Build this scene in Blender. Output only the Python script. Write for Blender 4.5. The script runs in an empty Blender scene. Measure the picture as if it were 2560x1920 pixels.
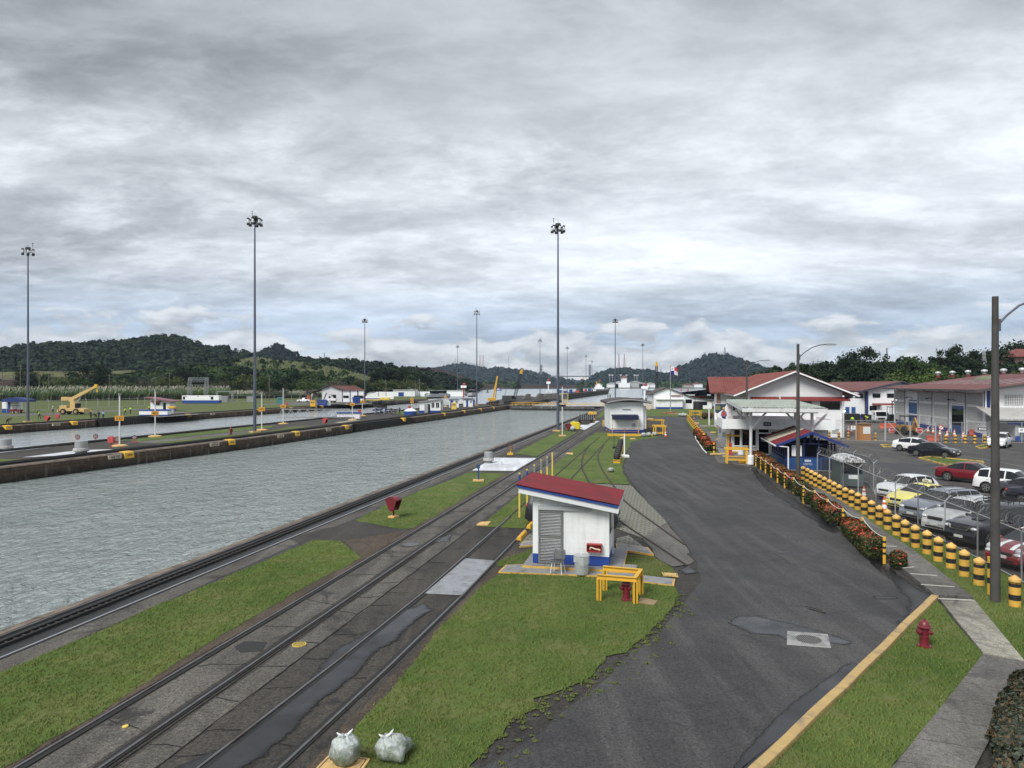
import bpy,bmesh,math,random
import numpy as np
from mathutils import Vector,Matrix,noise as mnoise
R=math.radians
scene=bpy.context.scene
C=scene.collection
random.seed(7)
# --- camera
F,H,CX,CY=1775.0,7.2,1280.0,960.0
cam=bpy.data.cameras.new('camera');camo=bpy.data.objects.new('camera',cam);C.objects.link(camo)
camo.location=(0,0,H);camo.rotation_euler=(R(90),0,0)
cam.sensor_width=36;cam.lens=F/2560*36;cam.clip_end=20000;cam.clip_start=.1
scene.camera=camo
scene.view_settings.view_transform='Standard';scene.view_settings.look='None'
scene.view_settings.exposure=1.35;scene.view_settings.gamma=1
scene.cycles.use_denoising=True
scene.cycles.max_bounces=6;scene.cycles.transparent_max_bounces=12
scene.cycles.diffuse_bounces=3;scene.cycles.glossy_bounces=3;scene.cycles.volume_bounces=1
scene.cycles.volume_step_rate=5
# --- node helper
class NT:
 def __init__(s,tree):s.t=tree;s.n=tree.nodes;s.l=tree.links
 def a(s,typ,ins=None,**kw):
  n=s.n.new(typ)
  for k,v in kw.items():setattr(n,k,v)
  for k,v in(ins or{}).items():
   sock=n.inputs[k]
   if hasattr(v,'links')or hasattr(v,'is_linked'):s.l.new(v,sock)
   else:sock.default_value=v
  return n
 def m(s,op,a,b=0.0,c=None):
  d={0:a,1:b}
  if c is not None:d[2]=c
  return s.a('ShaderNodeMath',d,operation=op).outputs[0]
 def vm(s,op,a,b=(0,0,0)):
  return s.a('ShaderNodeVectorMath',{0:a,1:b},operation=op).outputs[0]
 def noise(s,vec,scale,detail=4,rough=.55,dist=0.0):
  d={'Scale':scale,'Detail':detail,'Roughness':rough,'Distortion':dist}
  if vec is not None:d['Vector']=vec
  return s.a('ShaderNodeTexNoise',d).outputs[0]
 def ramp(s,fac,stops,interp='LINEAR'):
  n=s.a('ShaderNodeValToRGB',{'Fac':fac});cr=n.color_ramp;cr.interpolation=interp
  while len(cr.elements)<len(stops):cr.elements.new(.5)
  for e,(p,c)in zip(cr.elements,stops):
   e.position=p;e.color=(c,c,c,1)if isinstance(c,(int,float))else(*c[:3],1)
  return n.outputs[0]
 def mix(s,fac,a,b,mode='MIX'):
  n=s.a('ShaderNodeMix',data_type='RGBA',blend_type=mode)
  for i,v in((0,fac),(6,a),(7,b)):
   if hasattr(v,'is_linked'):s.l.new(v,n.inputs[i])
   else:n.inputs[i].default_value=v if i==0 else((*v[:3],1)if len(v)==3 else v)
  return n.outputs[2]
   # --- sky
SUN_AZ,SUN_EL=216.0,45.0
w=bpy.data.worlds.new('World');scene.world=w;w.use_nodes=True
nt=NT(w.node_tree);nt.n.clear()
tc=nt.a('ShaderNodeTexCoord').outputs['Generated']
sp=nt.a('ShaderNodeSeparateXYZ',{0:tc});dx,dy,dz=sp.outputs
zc=nt.m('MAXIMUM',dz,0.0)
den=nt.m('ADD',zc,.20)
px_,py_=nt.m('DIVIDE',dx,den),nt.m('DIVIDE',dy,den)
pv=nt.a('ShaderNodeCombineXYZ',{0:px_,1:py_,2:0.0}).outputs[0]
mp=nt.a('ShaderNodeMapping',{'Vector':pv,'Rotation':(0,0,R(-32)),'Scale':(.75,1.7,1),'Location':(3.1,1.7,0)}).outputs[0]
big=nt.noise(mp,.62,5,.5,.25)
mpm=nt.a('ShaderNodeMapping',{'Vector':pv,'Rotation':(0,0,R(-38)),'Scale':(1.15,1.9,1),'Location':(1.3,5.1,0)}).outputs[0]
mid=nt.noise(mpm,1.5,10,.62,.3)
mp2=nt.a('ShaderNodeMapping',{'Vector':pv,'Rotation':(0,0,R(24)),'Scale':(1.7,2.3,1),'Location':(7.7,-2.2,0)}).outputs[0]
fine=nt.noise(mp2,2.6,11,.70,.2)
base=nt.ramp(zc,[(0.0,(.70,.745,.79)),(.03,(.56,.63,.71)),(.065,(.42,.50,.63)),(.10,(.49,.56,.66)),(.15,(.70,.735,.78)),(.22,(.72,.745,.78)),
     (.31,(.61,.635,.66)),(.40,(.48,.503,.527)),(.50,(.445,.467,.49)),(1.0,(.80,.82,.86))])
sc_=lambda q,lo,hi:nt.m('SUBTRACT',nt.ramp(q,[(lo,0.0),(hi,1.0)],'EASE'),.5)
v1=nt.m('ADD',nt.m('MULTIPLY',nt.m('SUBTRACT',big,.5),1.75),nt.m('MULTIPLY',sc_(mid,.36,.64),.30))
v1=nt.m('ADD',v1,nt.m('MULTIPLY',sc_(fine,.36,.66),.15))
hi_=nt.noise(mp2,8.5,10,.7,.4);v1=nt.m('ADD',v1,nt.m('MULTIPLY',nt.m('MULTIPLY',sc_(hi_,.38,.66),nt.ramp(zc,[(.05,.5),(.12,1.0),(.28,1.0),(.42,.3)])),.07))
side=nt.m('MULTIPLY',dx,nt.m('MULTIPLY',nt.ramp(zc,[(.1,0.0),(.3,1.0)]),.18))
amp=nt.m('ADD',nt.m('ADD',v1,side),1.0)
cl=nt.vm('SCALE',base);nt.n[-1].inputs['Scale'].default_value=1;nt.l.new(amp,nt.n[-1].inputs['Scale'])
brk=nt.m('MULTIPLY',nt.ramp(fine,[(.48,0.0),(.74,1.0)]),nt.ramp(mid,[(.42,0.0),(.70,1.0)]))
brk=nt.m('MULTIPLY',brk,nt.ramp(zc,[(.06,0.0),(.13,1.0),(.30,1.0),(.39,0.0)]))
cl=nt.mix(nt.m('MULTIPLY',brk,.9),cl,(.93,.95,1.0))
az=nt.m('ARCTAN2',dx,dy)
elv=nt.a('ShaderNodeCombineXYZ',{0:nt.m('MULTIPLY',az,11.0),1:nt.m('MULTIPLY',zc,27.0),2:3.3}).outputs[0]
cu=nt.noise(elv,1.15,8,.58,.25)
elv2=nt.vm('ADD',elv,(0.0,.42,0))
cu2=nt.noise(elv2,1.15,6,.55,.25)
thr=nt.m('SUBTRACT',nt.ramp(zc,[(0.0,.66),(.05,.60),(.09,.46),(.135,.0)]),.5)
cm=nt.ramp(nt.m('ADD',cu,thr),[(.50,0.0),(.56,1.0)])
shade=nt.ramp(nt.m('SUBTRACT',cu,cu2),[(.42,0.0),(.60,1.0)])
shade=nt.m('ADD',nt.m('MULTIPLY',nt.m('SUBTRACT',cu,cu2),3.2),.45)
ccol=nt.mix(nt.a('ShaderNodeClamp',{0:shade}).outputs[0],(.33,.352,.385),(.76,.775,.80))
cl=nt.mix(nt.m('MULTIPLY',cm,.88),cl,ccol)
sky=nt.a('ShaderNodeTexSky',sky_type='NISHITA',sun_disc=False,sun_elevation=R(SUN_EL),sun_rotation=R(SUN_AZ))
SKYK=4.45
lift=nt.vm('SCALE',cl);nt.n[-1].inputs['Scale'].default_value=SKYK
fin=nt.mix(.95,sky.outputs[0],lift)
bg=nt.a('ShaderNodeBackground',{'Color':fin,'Strength':.1})
nt.l.new(bg.outputs[0],nt.a('ShaderNodeOutputWorld').inputs[0])
sun=bpy.data.lights.new('sun','SUN');suno=bpy.data.objects.new('sun',sun);C.objects.link(suno)
sun.energy=1.5;sun.angle=R(26);sun.color=(1,.97,.92)
sd=Vector((math.sin(R(SUN_AZ))*math.cos(R(SUN_EL)),math.cos(R(SUN_AZ))*math.cos(R(SUN_EL)),math.sin(R(SUN_EL))))
suno.rotation_euler=sd.to_track_quat('Z','Y').to_euler()
   # --- survey helpers
def G(x,y,z=0.0):
 Y=F*(H-z)/(y-CY);return Vector(((x-CX)/F*Y,Y,z))
def P(x,y,Y):return Vector(((x-CX)/F*Y,Y,H-(y-CY)/F*Y))
ALPHA=math.atan(375/1775)
UX,UY=math.sin(ALPHA),math.cos(ALPHA)
def UV(u,v,z=0.0):return Vector((u*UX-v*UY,u*UY+v*UX,z))
def toUV(p):return(p.x*UX+p.y*UY,-p.x*UY+p.y*UX)
LOCK=-ALPHA
 # --- object helpers
def tag(o,label=None,cat=None,group=None,kind=None):
 if label:o['label']=label
 if cat:o['category']=cat
 if group:o['group']=group
 if kind:o['kind']=kind
 return o
def thing(name,label,cat,loc=(0,0,0),rz=0.0,group=None):
 o=bpy.data.objects.new(name,None);C.objects.link(o);o.location=loc;o.rotation_euler=(0,0,rz)
 o.empty_display_size=.3
 return tag(o,label,cat,group)
def copy_tree(o,label,loc,rz=None,sc=None,parent=None):
 c=o.copy();C.objects.link(c)
 if parent is None:
  c.location=loc
  if rz is not None:c.rotation_euler=(0,0,rz)
  if sc is not None:c.scale=(sc,sc,sc)
  if label:c['label']=label
 else:c.parent=parent
 for ch in list(o.children):copy_tree(ch,None,None,parent=c)
 return c
class MB:
 def __init__(s):s.v=[];s.f=[];s.mi=[]
 def add(s,vs,fs,mi=0):
  b=len(s.v);s.v+=[tuple(v)for v in vs]
  for f in fs:s.f.append(tuple(i+b for i in f));s.mi.append(mi)
  return s
 def obox(s,c,ax,ay,az,mi=0):
  c,ax,ay,az=map(Vector,(c,ax,ay,az));vs=[c+sx*ax+sy*ay+sz*az for sz in(-1,1)for sy in(-1,1)for sx in(-1,1)]
  return s.add(vs,[(0,2,3,1),(4,5,7,6),(0,1,5,4),(2,6,7,3),(0,4,6,2),(1,3,7,5)],mi)
 def box(s,x0,x1,y0,y1,z0,z1,mi=0):
  return s.obox(((x0+x1)/2,(y0+y1)/2,(z0+z1)/2),((x1-x0)/2,0,0),(0,(y1-y0)/2,0),(0,0,(z1-z0)/2),mi)
 def bar(s,p0,p1,w,h=None,mi=0,up=(0,0,1)):
  p0,p1,up=Vector(p0),Vector(p1),Vector(up);d=(p1-p0)
  if d.length<1e-6:return s
  dn=d.normalized()
  if abs(dn.dot(up))>.99:up=Vector((0,1,0))
  r=dn.cross(up).normalized();u=r.cross(dn);h=w if h is None else h
  return s.obox((p0+p1)/2,d/2,r*w/2,u*h/2,mi)
 def tube(s,pts,r,n=8,mi=0,cap=True):
  pts=[Vector(p)for p in pts];rs=r if isinstance(r,(list,tuple))else[r]*len(pts)
  rings=[];prev=None
  for i,p in enumerate(pts):
   d=(pts[min(i+1,len(pts)-1)]-pts[max(i-1,0)]).normalized()
   if prev is None:a=d.orthogonal().normalized()
   else:
    a=prev-d*prev.dot(d);a=a.normalized()if a.length>1e-6 else d.orthogonal().normalized()
   prev=a;b=d.cross(a)
   rings.append([p+rs[i]*(a*math.cos(2*math.pi*k/n)+b*math.sin(2*math.pi*k/n))for k in range(n)])
  vs=[q for rg in rings for q in rg];fs=[]
  for i in range(len(pts)-1):
   for k in range(n):k2=(k+1)%n;fs.append((i*n+k,i*n+k2,(i+1)*n+k2,(i+1)*n+k))
  if cap:fs.append(tuple(range(n-1,-1,-1)));fs.append(tuple((len(pts)-1)*n+k for k in range(n)))
  return s.add(vs,fs,mi)
 def cyl(s,x,y,z0,z1,r0,r1=None,n=16,mi=0):return s.tube([(x,y,z0),(x,y,z1)],[r0,r0 if r1 is None else r1],n,mi)
 def lathe(s,prof,n=20,x=0,y=0,z=0,mi=0,M=None,cap=True):
  vs=[];fs=[]
  for(r,h)in prof:
   for k in range(n):
    q=Vector((r*math.cos(2*math.pi*k/n),r*math.sin(2*math.pi*k/n),h))
    if M is not None:q=M@q
    vs.append(q+Vector((x,y,z)))
  for i in range(len(prof)-1):
   for k in range(n):k2=(k+1)%n;fs.append((i*n+k,i*n+k2,(i+1)*n+k2,(i+1)*n+k))
  if cap:fs.append(tuple(range(n-1,-1,-1)));fs.append(tuple((len(prof)-1)*n+k for k in range(n)))
  return s.add(vs,fs,mi)
 def prism(s,poly,z0,z1,mi=0):
  n=len(poly);a=sum(poly[i][0]*poly[(i+1)%n][1]-poly[(i+1)%n][0]*poly[i][1]for i in range(n))
  if a<0:poly=list(reversed(poly))
  vs=[(p[0],p[1],z0)for p in poly]+[(p[0],p[1],z1)for p in poly]
  return s.add(vs,[tuple(range(n-1,-1,-1)),tuple(range(n,2*n))]+[(i,(i+1)%n,n+(i+1)%n,n+i)for i in range(n)],mi)
 def extr(s,prof,y0,y1,mi=0,axis='y'):
  """extrude a profile of (x, z) along y (or of (y, z) along x)"""
  n=len(prof);a=sum(prof[i][0]*prof[(i+1)%n][1]-prof[(i+1)%n][0]*prof[i][1]for i in range(n))
  if a<0:prof=list(reversed(prof))
  if axis=='y':vs=[(p[0],y0,p[1])for p in prof]+[(p[0],y1,p[1])for p in prof]
  else:vs=[(y1,p[0],p[1])for p in prof]+[(y0,p[0],p[1])for p in prof]
  return s.add(vs,[tuple(range(n)),tuple(range(2*n-1,n-1,-1))]+[(i,n+i,n+(i+1)%n,(i+1)%n)for i in range(n)],mi)
 def poly(s,pts,mi=0):return s.add(pts,[tuple(range(len(pts)))],mi)
 def ell(s,c,r,n=12,m=8,mi=0):
  r=(r,r,r)if isinstance(r,(int,float))else r
  prof=[(max(math.sin(math.pi*i/m),.001),-math.cos(math.pi*i/m))for i in range(m+1)]
  return s.lathe(prof,n,*c,mi,M=Matrix.Diagonal(r))
 def build(s,name,mats,parent=None,loc=None,rz=None,smooth=None,bevel=None,kind=None):
  me=bpy.data.meshes.new(name);me.from_pydata(s.v,[],s.f)
  mats=mats if isinstance(mats,(list,tuple))else[mats]
  for m in mats:me.materials.append(m)
  if len(mats)>1:me.polygons.foreach_set('material_index',s.mi)
  me.update()
  if smooth:
   me.polygons.foreach_set('use_smooth',[True]*len(me.polygons));me.set_sharp_from_angle(angle=R(smooth))
  o=bpy.data.objects.new(name,me);C.objects.link(o)
  if parent is not None:o.parent=parent
  if loc is not None:o.location=loc
  if rz is not None:o.rotation_euler=(0,0,rz)
  if bevel:
   b=o.modifiers.new('edges','BEVEL');b.width=bevel;b.segments=2;b.limit_method='ANGLE';b.angle_limit=R(40)
  if kind:o['kind']=kind
  return o
def from_np(name,V,Fc,mat,mi=None,parent=None,smooth=False):
 """V (n,3), Fc (m,k) arrays"""
 me=bpy.data.meshes.new(name);V=np.asarray(V,np.float32);Fc=np.asarray(Fc,np.int32);k=Fc.shape[1]
 me.vertices.add(len(V));me.vertices.foreach_set('co',V.ravel())
 me.loops.add(Fc.size);me.loops.foreach_set('vertex_index',Fc.ravel())
 me.polygons.add(len(Fc));me.polygons.foreach_set('loop_start',np.arange(0,Fc.size,k,dtype=np.int32))
 mats=mat if isinstance(mat,(list,tuple))else[mat]
 for m in mats:me.materials.append(m)
 if mi is not None:me.polygons.foreach_set('material_index',np.asarray(mi,np.int32))
 me.update(calc_edges=True);me.validate()
 if smooth:me.polygons.foreach_set('use_smooth',np.ones(len(Fc),bool))
 o=bpy.data.objects.new(name,me);C.objects.link(o)
 if parent is not None:o.parent=parent
 return o
def text(body,size,mat,parent,M,name='lettering',ext=.004):
 cu=bpy.data.curves.new(name,'FONT');cu.body=body;cu.size=size;cu.align_x='CENTER';cu.align_y='CENTER';cu.extrude=ext
 cu.materials.append(mat);o=bpy.data.objects.new(name,cu);me=bpy.data.meshes.new_from_object(o);bpy.data.objects.remove(o);o=bpy.data.objects.new(name,me);C.objects.link(o);o.parent=parent;o.matrix_local=M
 return o
def facing(x,y,z,yaw=0.0):
 return Matrix.Translation((x,y,z))@Matrix.Rotation(yaw,4,'Z')@Matrix.Rotation(R(90),4,'X')
 # --- materials
MT={}
def mat(name,col,rough=.6,metal=0.0,var=.12,vs=3.0,bump=0.0,bs=30.0,dirt=None,ds=.8,dth=(.5,.72),spec=.5,coat=0.0,alpha=None,em=None,islands=0.0,objs=0.0,trans=0.0):
 if name in MT:return MT[name]
 m=bpy.data.materials.new(name);m.use_nodes=True;n=NT(m.node_tree);n.n.clear()
 tc=n.a('ShaderNodeTexCoord').outputs['Object']
 nz=n.noise(tc,vs,6,.6)
 fac=n.m('ADD',n.m('MULTIPLY',n.m('SUBTRACT',nz,.5),2*var),1.0)
 if islands:fac=n.m('MULTIPLY',fac,n.m('ADD',n.m('MULTIPLY',n.m('SUBTRACT',n.a('ShaderNodeNewGeometry').outputs['Random Per Island'],.5),2*islands),1.0))
 if objs:fac=n.m('MULTIPLY',fac,n.m('ADD',n.m('MULTIPLY',n.m('SUBTRACT',n.a('ShaderNodeObjectInfo').outputs['Random'],.5),2*objs),1.0))
 c=n.vm('SCALE',(*col,));n.l.new(fac,n.n[-1].inputs['Scale'])
 if dirt:
  dn=n.noise(tc,ds,8,.65,.3);c=n.mix(n.ramp(dn,[(dth[0],0.0),(dth[1],1.0)]),c,dirt)
 b=n.a('ShaderNodeBsdfPrincipled',{'Base Color':c,'Roughness':rough,'Metallic':metal,'Specular IOR Level':spec,'Coat Weight':coat})
 if alpha is not None:b.inputs['Alpha'].default_value=alpha
 if trans:b.inputs['Transmission Weight'].default_value=trans
 if em:b.inputs['Emission Color'].default_value=(*em[0],1);b.inputs['Emission Strength'].default_value=em[1]
 if bump:
  bp=n.a('ShaderNodeBump',{'Strength':bump,'Distance':.02,'Height':n.noise(tc,bs,5,.6)});n.l.new(bp.outputs[0],b.inputs['Normal'])
 n.l.new(b.outputs[0],n.a('ShaderNodeOutputMaterial').inputs[0]);MT[name]=m;return m
def new_mat(name):
 m=bpy.data.materials.new(name);m.use_nodes=True;n=NT(m.node_tree);n.n.clear();MT[name]=m
 return m,n,n.a('ShaderNodeTexCoord').outputs['Object']
def out(n,c,rough=.7,normal=None,**kw):
 d={'Base Color':c,'Roughness':rough};d.update(kw)
 b=n.a('ShaderNodeBsdfPrincipled',d)
 if normal is not None:n.l.new(normal,b.inputs['Normal'])
 n.l.new(b.outputs[0],n.a('ShaderNodeOutputMaterial').inputs[0]);return b
def bump(n,h,strength=.4,dist=.02):return n.a('ShaderNodeBump',{'Strength':strength,'Distance':dist,'Height':h}).outputs[0]
def asphalt(name,col,patch,speck=.5,rough=.78,stain=.55,streak=.5):
 m,n,tc=new_mat(name);S=lambda c,k:tuple(q*k for q in c)
 a=n.noise(tc,.16,6,.6,.4);b=n.noise(tc,1.3,6,.65);g=n.noise(tc,42,3,.7);g2=n.noise(tc,14,4,.75)
 f=n.m('ADD',n.m('MULTIPLY',a,1.0),n.m('MULTIPLY',b,.45))
 c=n.mix(n.ramp(f,[(.48,0.0),(.95,1.0)]),col,patch)
 mp=n.a('ShaderNodeMapping',{'Vector':tc,'Rotation':(0,0,R(14)),'Scale':(1.1,.07,1)}).outputs[0]
 st=n.noise(mp,1.0,6,.65,.3)
 c=n.mix(n.m('MULTIPLY',n.ramp(st,[(.47,0.0),(.72,1.0)]),streak),c,S(patch,1.55))
 bl=n.noise(tc,.55,9,.7,.8)
 c=n.mix(n.m('MULTIPLY',n.ramp(bl,[(.53,0.0),(.63,1.0)]),stain),c,S(col,.45))
 sp_=n.m('ADD',n.m('MULTIPLY',n.m('SUBTRACT',g,.5),1.1),n.m('MULTIPLY',n.m('SUBTRACT',g2,.5),1.0))
 fct=n.a('ShaderNodeClamp',{0:n.m('ADD',n.m('MULTIPLY',sp_,1.2+2.6*speck),1.0),1:.22,2:2.6}).outputs[0]
 c=n.vm('SCALE',c);n.l.new(fct,n.n[-1].inputs['Scale'])
 vo=n.a('ShaderNodeTexVoronoi',{'Vector':n.vm('ADD',tc,n.vm('SCALE',n.a('ShaderNodeTexNoise',{'Vector':tc,'Scale':.9,'Detail':5}).outputs['Color'])),'Scale':.16},feature='DISTANCE_TO_EDGE').outputs[0]
 cr=n.m('MULTIPLY',n.ramp(vo,[(0.0,1.0),(.006,0.0)]),n.ramp(n.noise(tc,.12,3),[(.5,0.0),(.62,.8)]))
 c=n.mix(cr,c,(.010,.010,.010))
 rg=n.ramp(bl,[(.5,rough),(.66,rough*.72)])
 out(n,c,rg,bump(n,n.m('ADD',g,g2),.5,.012),**{'Specular IOR Level':.35});return m
asphalt('asphalt',(.026,.026,.027),(.056,.055,.0545),.5,.8,.5,.7)
asphalt('lot_asphalt',(.024,.024,.024),(.082,.078,.073),.45,.8,.6,.6)
asphalt('wet_asphalt',(.013,.013,.014),(.024,.024,.024),.3,.55)
asphalt('bed',(.017,.0155,.0135),(.058,.052,.044),.9,.82,.8)
asphalt('bed_pale',(.034,.031,.027),(.105,.098,.086),.75,.85,.85)
asphalt('dirt_verge',(.020,.019,.018),(.046,.042,.037),.9,.9)
asphalt('bare_soil',(.036,.027,.020),(.085,.066,.047),.7,.95)
asphalt('concrete',(.17,.168,.158),(.26,.255,.24),.25,.85)
asphalt('walk',(.060,.057,.052),(.135,.13,.12),.35,.85)
asphalt('walk_pale',(.15,.145,.12),(.33,.315,.265),.25,.85)
asphalt('slab_white',(.38,.40,.43),(.62,.64,.67),.15,.6)
def grass_mat(name,c1,c2,c3,blade=False):
 m,n,tc=new_mat(name);tc=n.a('ShaderNodeNewGeometry').outputs['Position']
 a=n.noise(tc,.20,6,.62,.6);b=n.noise(tc,1.7,7,.68);g=n.noise(tc,38,3,.7)
 mp=n.a('ShaderNodeMapping',{'Vector':tc,'Rotation':(0,0,R(78)),'Scale':(2.2,.25,1)}).outputs[0]
 s_=n.noise(mp,.8,4,.6)
 f=n.m('ADD',n.m('MULTIPLY',a,.8),n.m('ADD',n.m('MULTIPLY',b,.45),n.m('MULTIPLY',s_,.35)))
 c=n.mix(n.ramp(f,[(.62,0.0),(.95,1.0)]),c1,c2)
 c=n.mix(n.m('MULTIPLY',n.ramp(n.m('ADD',n.noise(tc,.6,8,.72,.5),n.m('MULTIPLY',n.m('SUBTRACT',g,.5),.35)),[(.47,0.0),(.68,1.0)]),.95),c,c3)
 c=n.mix(n.ramp(n.noise(tc,.9,7,.7,.8),[(.58,0.0),(.74,.6)]),c,tuple(q*.6 for q in c1))
 if blade:c=n.mix(.75,c,n.mix(n.a('ShaderNodeNewGeometry').outputs['Random Per Island'],tuple(q*.55 for q in c1),tuple(q*1.45 for q in c2)),'MIX');c=n.mix(.45,c,n.mix(n.ramp(f,[(.55,0.0),(1.02,1.0)]),c1,c3))
 else:c=n.mix(n.m('MULTIPLY',g,.6),c,tuple(q*.4 for q in c1))
 out(n,c,.9,None if blade else bump(n,g,.7,.03),**{'Specular IOR Level':.2});return m
grass_mat('lawn',(.056,.102,.020),(.125,.178,.042),(.185,.175,.072))
grass_mat('lawn_dry',(.060,.088,.022),(.115,.135,.042),(.195,.175,.085))
grass_mat('far_lawn',(.075,.108,.03),(.125,.148,.05),(.17,.17,.078))
grass_mat('grass_blade',(.060,.110,.020),(.130,.186,.042),(.190,.180,.070),True)
 # === SETTING
def resample(pts,step,jit,seed=0,closed=True):
 o=[];n=len(pts)
 for i in range(n if closed else n-1):
  a,b=pts[i],pts[(i+1)%n];L=(b-a).length;st=step*max(1,a.y/18);k=max(1,int(L/st));pr=Vector((-(b-a).y,(b-a).x,0)).normalized()
  for j in range(k):
   t=j/k;q=a.lerp(b,t)
   w=jit*(mnoise.noise(Vector((q.x*.55+seed,q.y*.55,seed)))*1.2+mnoise.noise(Vector((q.x*2.3,q.y*2.3,seed+9)))*.7+mnoise.noise(Vector((q.x*7,q.y*7,seed+3)))*.35)*(1 if k>1 else 0)
   o.append(q+pr*w*min(1,4*min(t,1-t)+.15))
 return o
def sheet(name,pts,z,m,jit=0.0,px=True,step=.3,seed=0,kind='structure'):
 """a flat sheet; pts are survey pixels (put on the ground) or world points"""
 W=[G(*p)for p in pts]if px else[Vector((p[0],p[1],0))for p in pts]
 if jit:W=resample(W,step,jit,seed)
 bm=bmesh.new();vs=[bm.verts.new((p.x,p.y,z))for p in W];f=bm.faces.new(vs)
 bmesh.ops.triangulate(bm,faces=[f]);bm.normal_update()
 if sum(q.normal.z*q.calc_area()for q in bm.faces)<0:bmesh.ops.reverse_faces(bm,faces=bm.faces)
 me=bpy.data.meshes.new(name);bm.to_mesh(me);bm.free();me.materials.append(m if not isinstance(m,str)else MT[m])
 o=bpy.data.objects.new(name,me);C.objects.link(o);o['kind']=kind;o['_pts']=0;del o['_pts']
 return o
def uvs(l):return[tuple(UV(u,v))[:2]for u,v in l]
 # ---- water
WZ=-1.43
def water_mat(name,c1,c2,ior,dist,rough,f1):
 m,n,tc=new_mat(name);mpw=n.a('ShaderNodeMapping',{'Vector':tc,'Rotation':(0,0,R(12)),'Scale':(1.5,.85,1)}).outputs[0]
 w1=n.noise(mpw,f1,4,.6,.9);w2=n.noise(mpw,.14,5,.6);w3=n.noise(mpw,f1*.33,3,.5,.5)
 hh=n.m('ADD',w1,n.m('ADD',n.m('MULTIPLY',w2,1.2),n.m('MULTIPLY',w3,1.6)))
 c=n.mix(n.ramp(w2,[(.35,0.0),(.65,1.0)]),c1,c2)
 out(n,c,rough,bump(n,hh,1.0,dist),**{'IOR':ior,'Specular IOR Level':.6});return m
wn=water_mat('water',(.225,.268,.26),(.285,.32,.312),1.6,.29,.06,1.9);wl_=water_mat('calm_water',(.27,.30,.30),(.34,.365,.365),1.6,.10,.14,1.0)
def uvq(l):return[tuple(UV(u,v))[:2]for u,v in l]
sheet('water',uvq([(-200,0),(226,0),(226,64),(-200,64)]),WZ,wn,px=False)
sheet('water',uvq([(-400,64),(226,64),(226,6000),(-400,6000)]),WZ,wl_,px=False)
sheet('water',uvq([(226,-6000),(9500,-6000),(9500,6000),(226,6000)]),WZ,wl_,px=False)
 # ---- right bank
RB=uvs([(-60,18.75),(224,18.2)])+[(20,232),(78,232),(96,300),(120,420),(260,640),(900,900),(4000,1500),(4000,-120),(-40,-120)]
sheet('ground',RB,-.030,'dirt_verge',px=False)
sheet('track_bed',uvs([(-6,16.3),(215,16.3),(215,5.2),(60,5.2),(-6,5.6)]),-.020,'bed',px=False)
sheet('quay_paving',uvs([(-20,18.8),(222,18.3),(222,15.9),(-20,15.9)]),-.016,'wet_asphalt',px=False)
sheet('quay_concrete',uvs([(-20,16.95),(222,16.9),(222,16.1),(-20,16.1)]),-.010,'bed_pale',px=False)
sheet('track_concrete',uvs([(-4,11.65),(190,11.5),(190,10.55),(-4,10.55)]),-.012,'bed_pale',px=False)
sheet('track_concrete',uvs([(-4,10.0),(100,10.1),(100,9.3),(-4,9.3)]),-.013,'bed_pale',.06,px=False)
sheet('soil_verge',uvs([(-4,12.55),(58,12.3),(58,11.95),(-4,12.0)]),-.008,'bare_soil',.1,px=False)
sheet('soil_verge',uvs([(-4,6.75),(30,6.4),(30,5.5),(14,6.0),(-4,6.1)]),-.014,'bare_soil',.1,px=False)
sheet('mud_patch',[(715,1346),(892,1302),(1040,1318),(880,1400)],-.006,'dirt_verge',.12)
sheet('mud_patch',[(860,1352),(1010,1326),(955,1368),(905,1394)],-.002,'bare_soil',.15,seed=4)
ROAD=[(1130,1960),(1362,1824),(1395,1787),(1485,1722),(1567,1648),(1649,1574),(1690,1529),(1735,1476),(1752,1455),(1743,1406),(1715,1361),(1674,1312),(1608,1242),(1567,1185),
  (1557,1170),(1562,1156),(1572,1121),(1582,1101),(1621,1094),(1668,1087),(1665,1069),(1659,1058),(1640,1051),(1612,1049),(1612,1042),(1708,1042),(1783,1043),(1790,1047),(1716,1049),(1709,1051),
  (1714,1058),(1737,1090),(1766,1131),(1783,1139),(1795,1156),(1873,1162),(1890,1165),(1920,1201),(1966,1229),(2030,1265),(2103,1320),(2172,1380),(2213,1426),(2286,1471),(2335,1494),(1920,1902),(1860,1960)]
sheet('road',ROAD,-.012,'asphalt',.05,seed=2)
sheet('road_wash',[(1600,1800),(1480,1730),(1640,1590),(1720,1500),(1756,1460),(1770,1480),(1745,1530),(1700,1600),(1600,1680)],-.0085,'asphalt',.25,seed=8)
sheet('forecourt',[(1784,1140),(1870,1130),(1960,1140),(1975,1162),(1890,1160),(1870,1164),(1796,1157)],-.007,'walk',0)
sheet('forecourt',[(1800,1105),(1960,1105),(1990,1132),(1790,1140)],-.011,'lot_asphalt',0)
sheet('car_park',[(2070,1180),(2095,1128),(2050,1118),(1990,1100),(1990,1062),(2560,1062),(3400,1100),(3400,1520),(2560,1455),(2444,1388),(2250,1290),(2150,1240)],-.018,'lot_asphalt')
sheet('fresh_asphalt',[(2140,1178),(2180,1156),(2330,1160),(2700,1205),(2700,1232),(2360,1186),(2220,1190)],-.010,'wet_asphalt',.12)
sheet('yard',[(2105,1056),(2240,1056),(2600,1072),(2600,1098),(2380,1100),(2270,1106),(2105,1108)],-.013,'walk',.1)
m,n,tc=new_mat('grass_paver')
mpg=n.a('ShaderNodeMapping',{'Vector':tc,'Rotation':(0,0,ALPHA)}).outputs[0]
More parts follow.
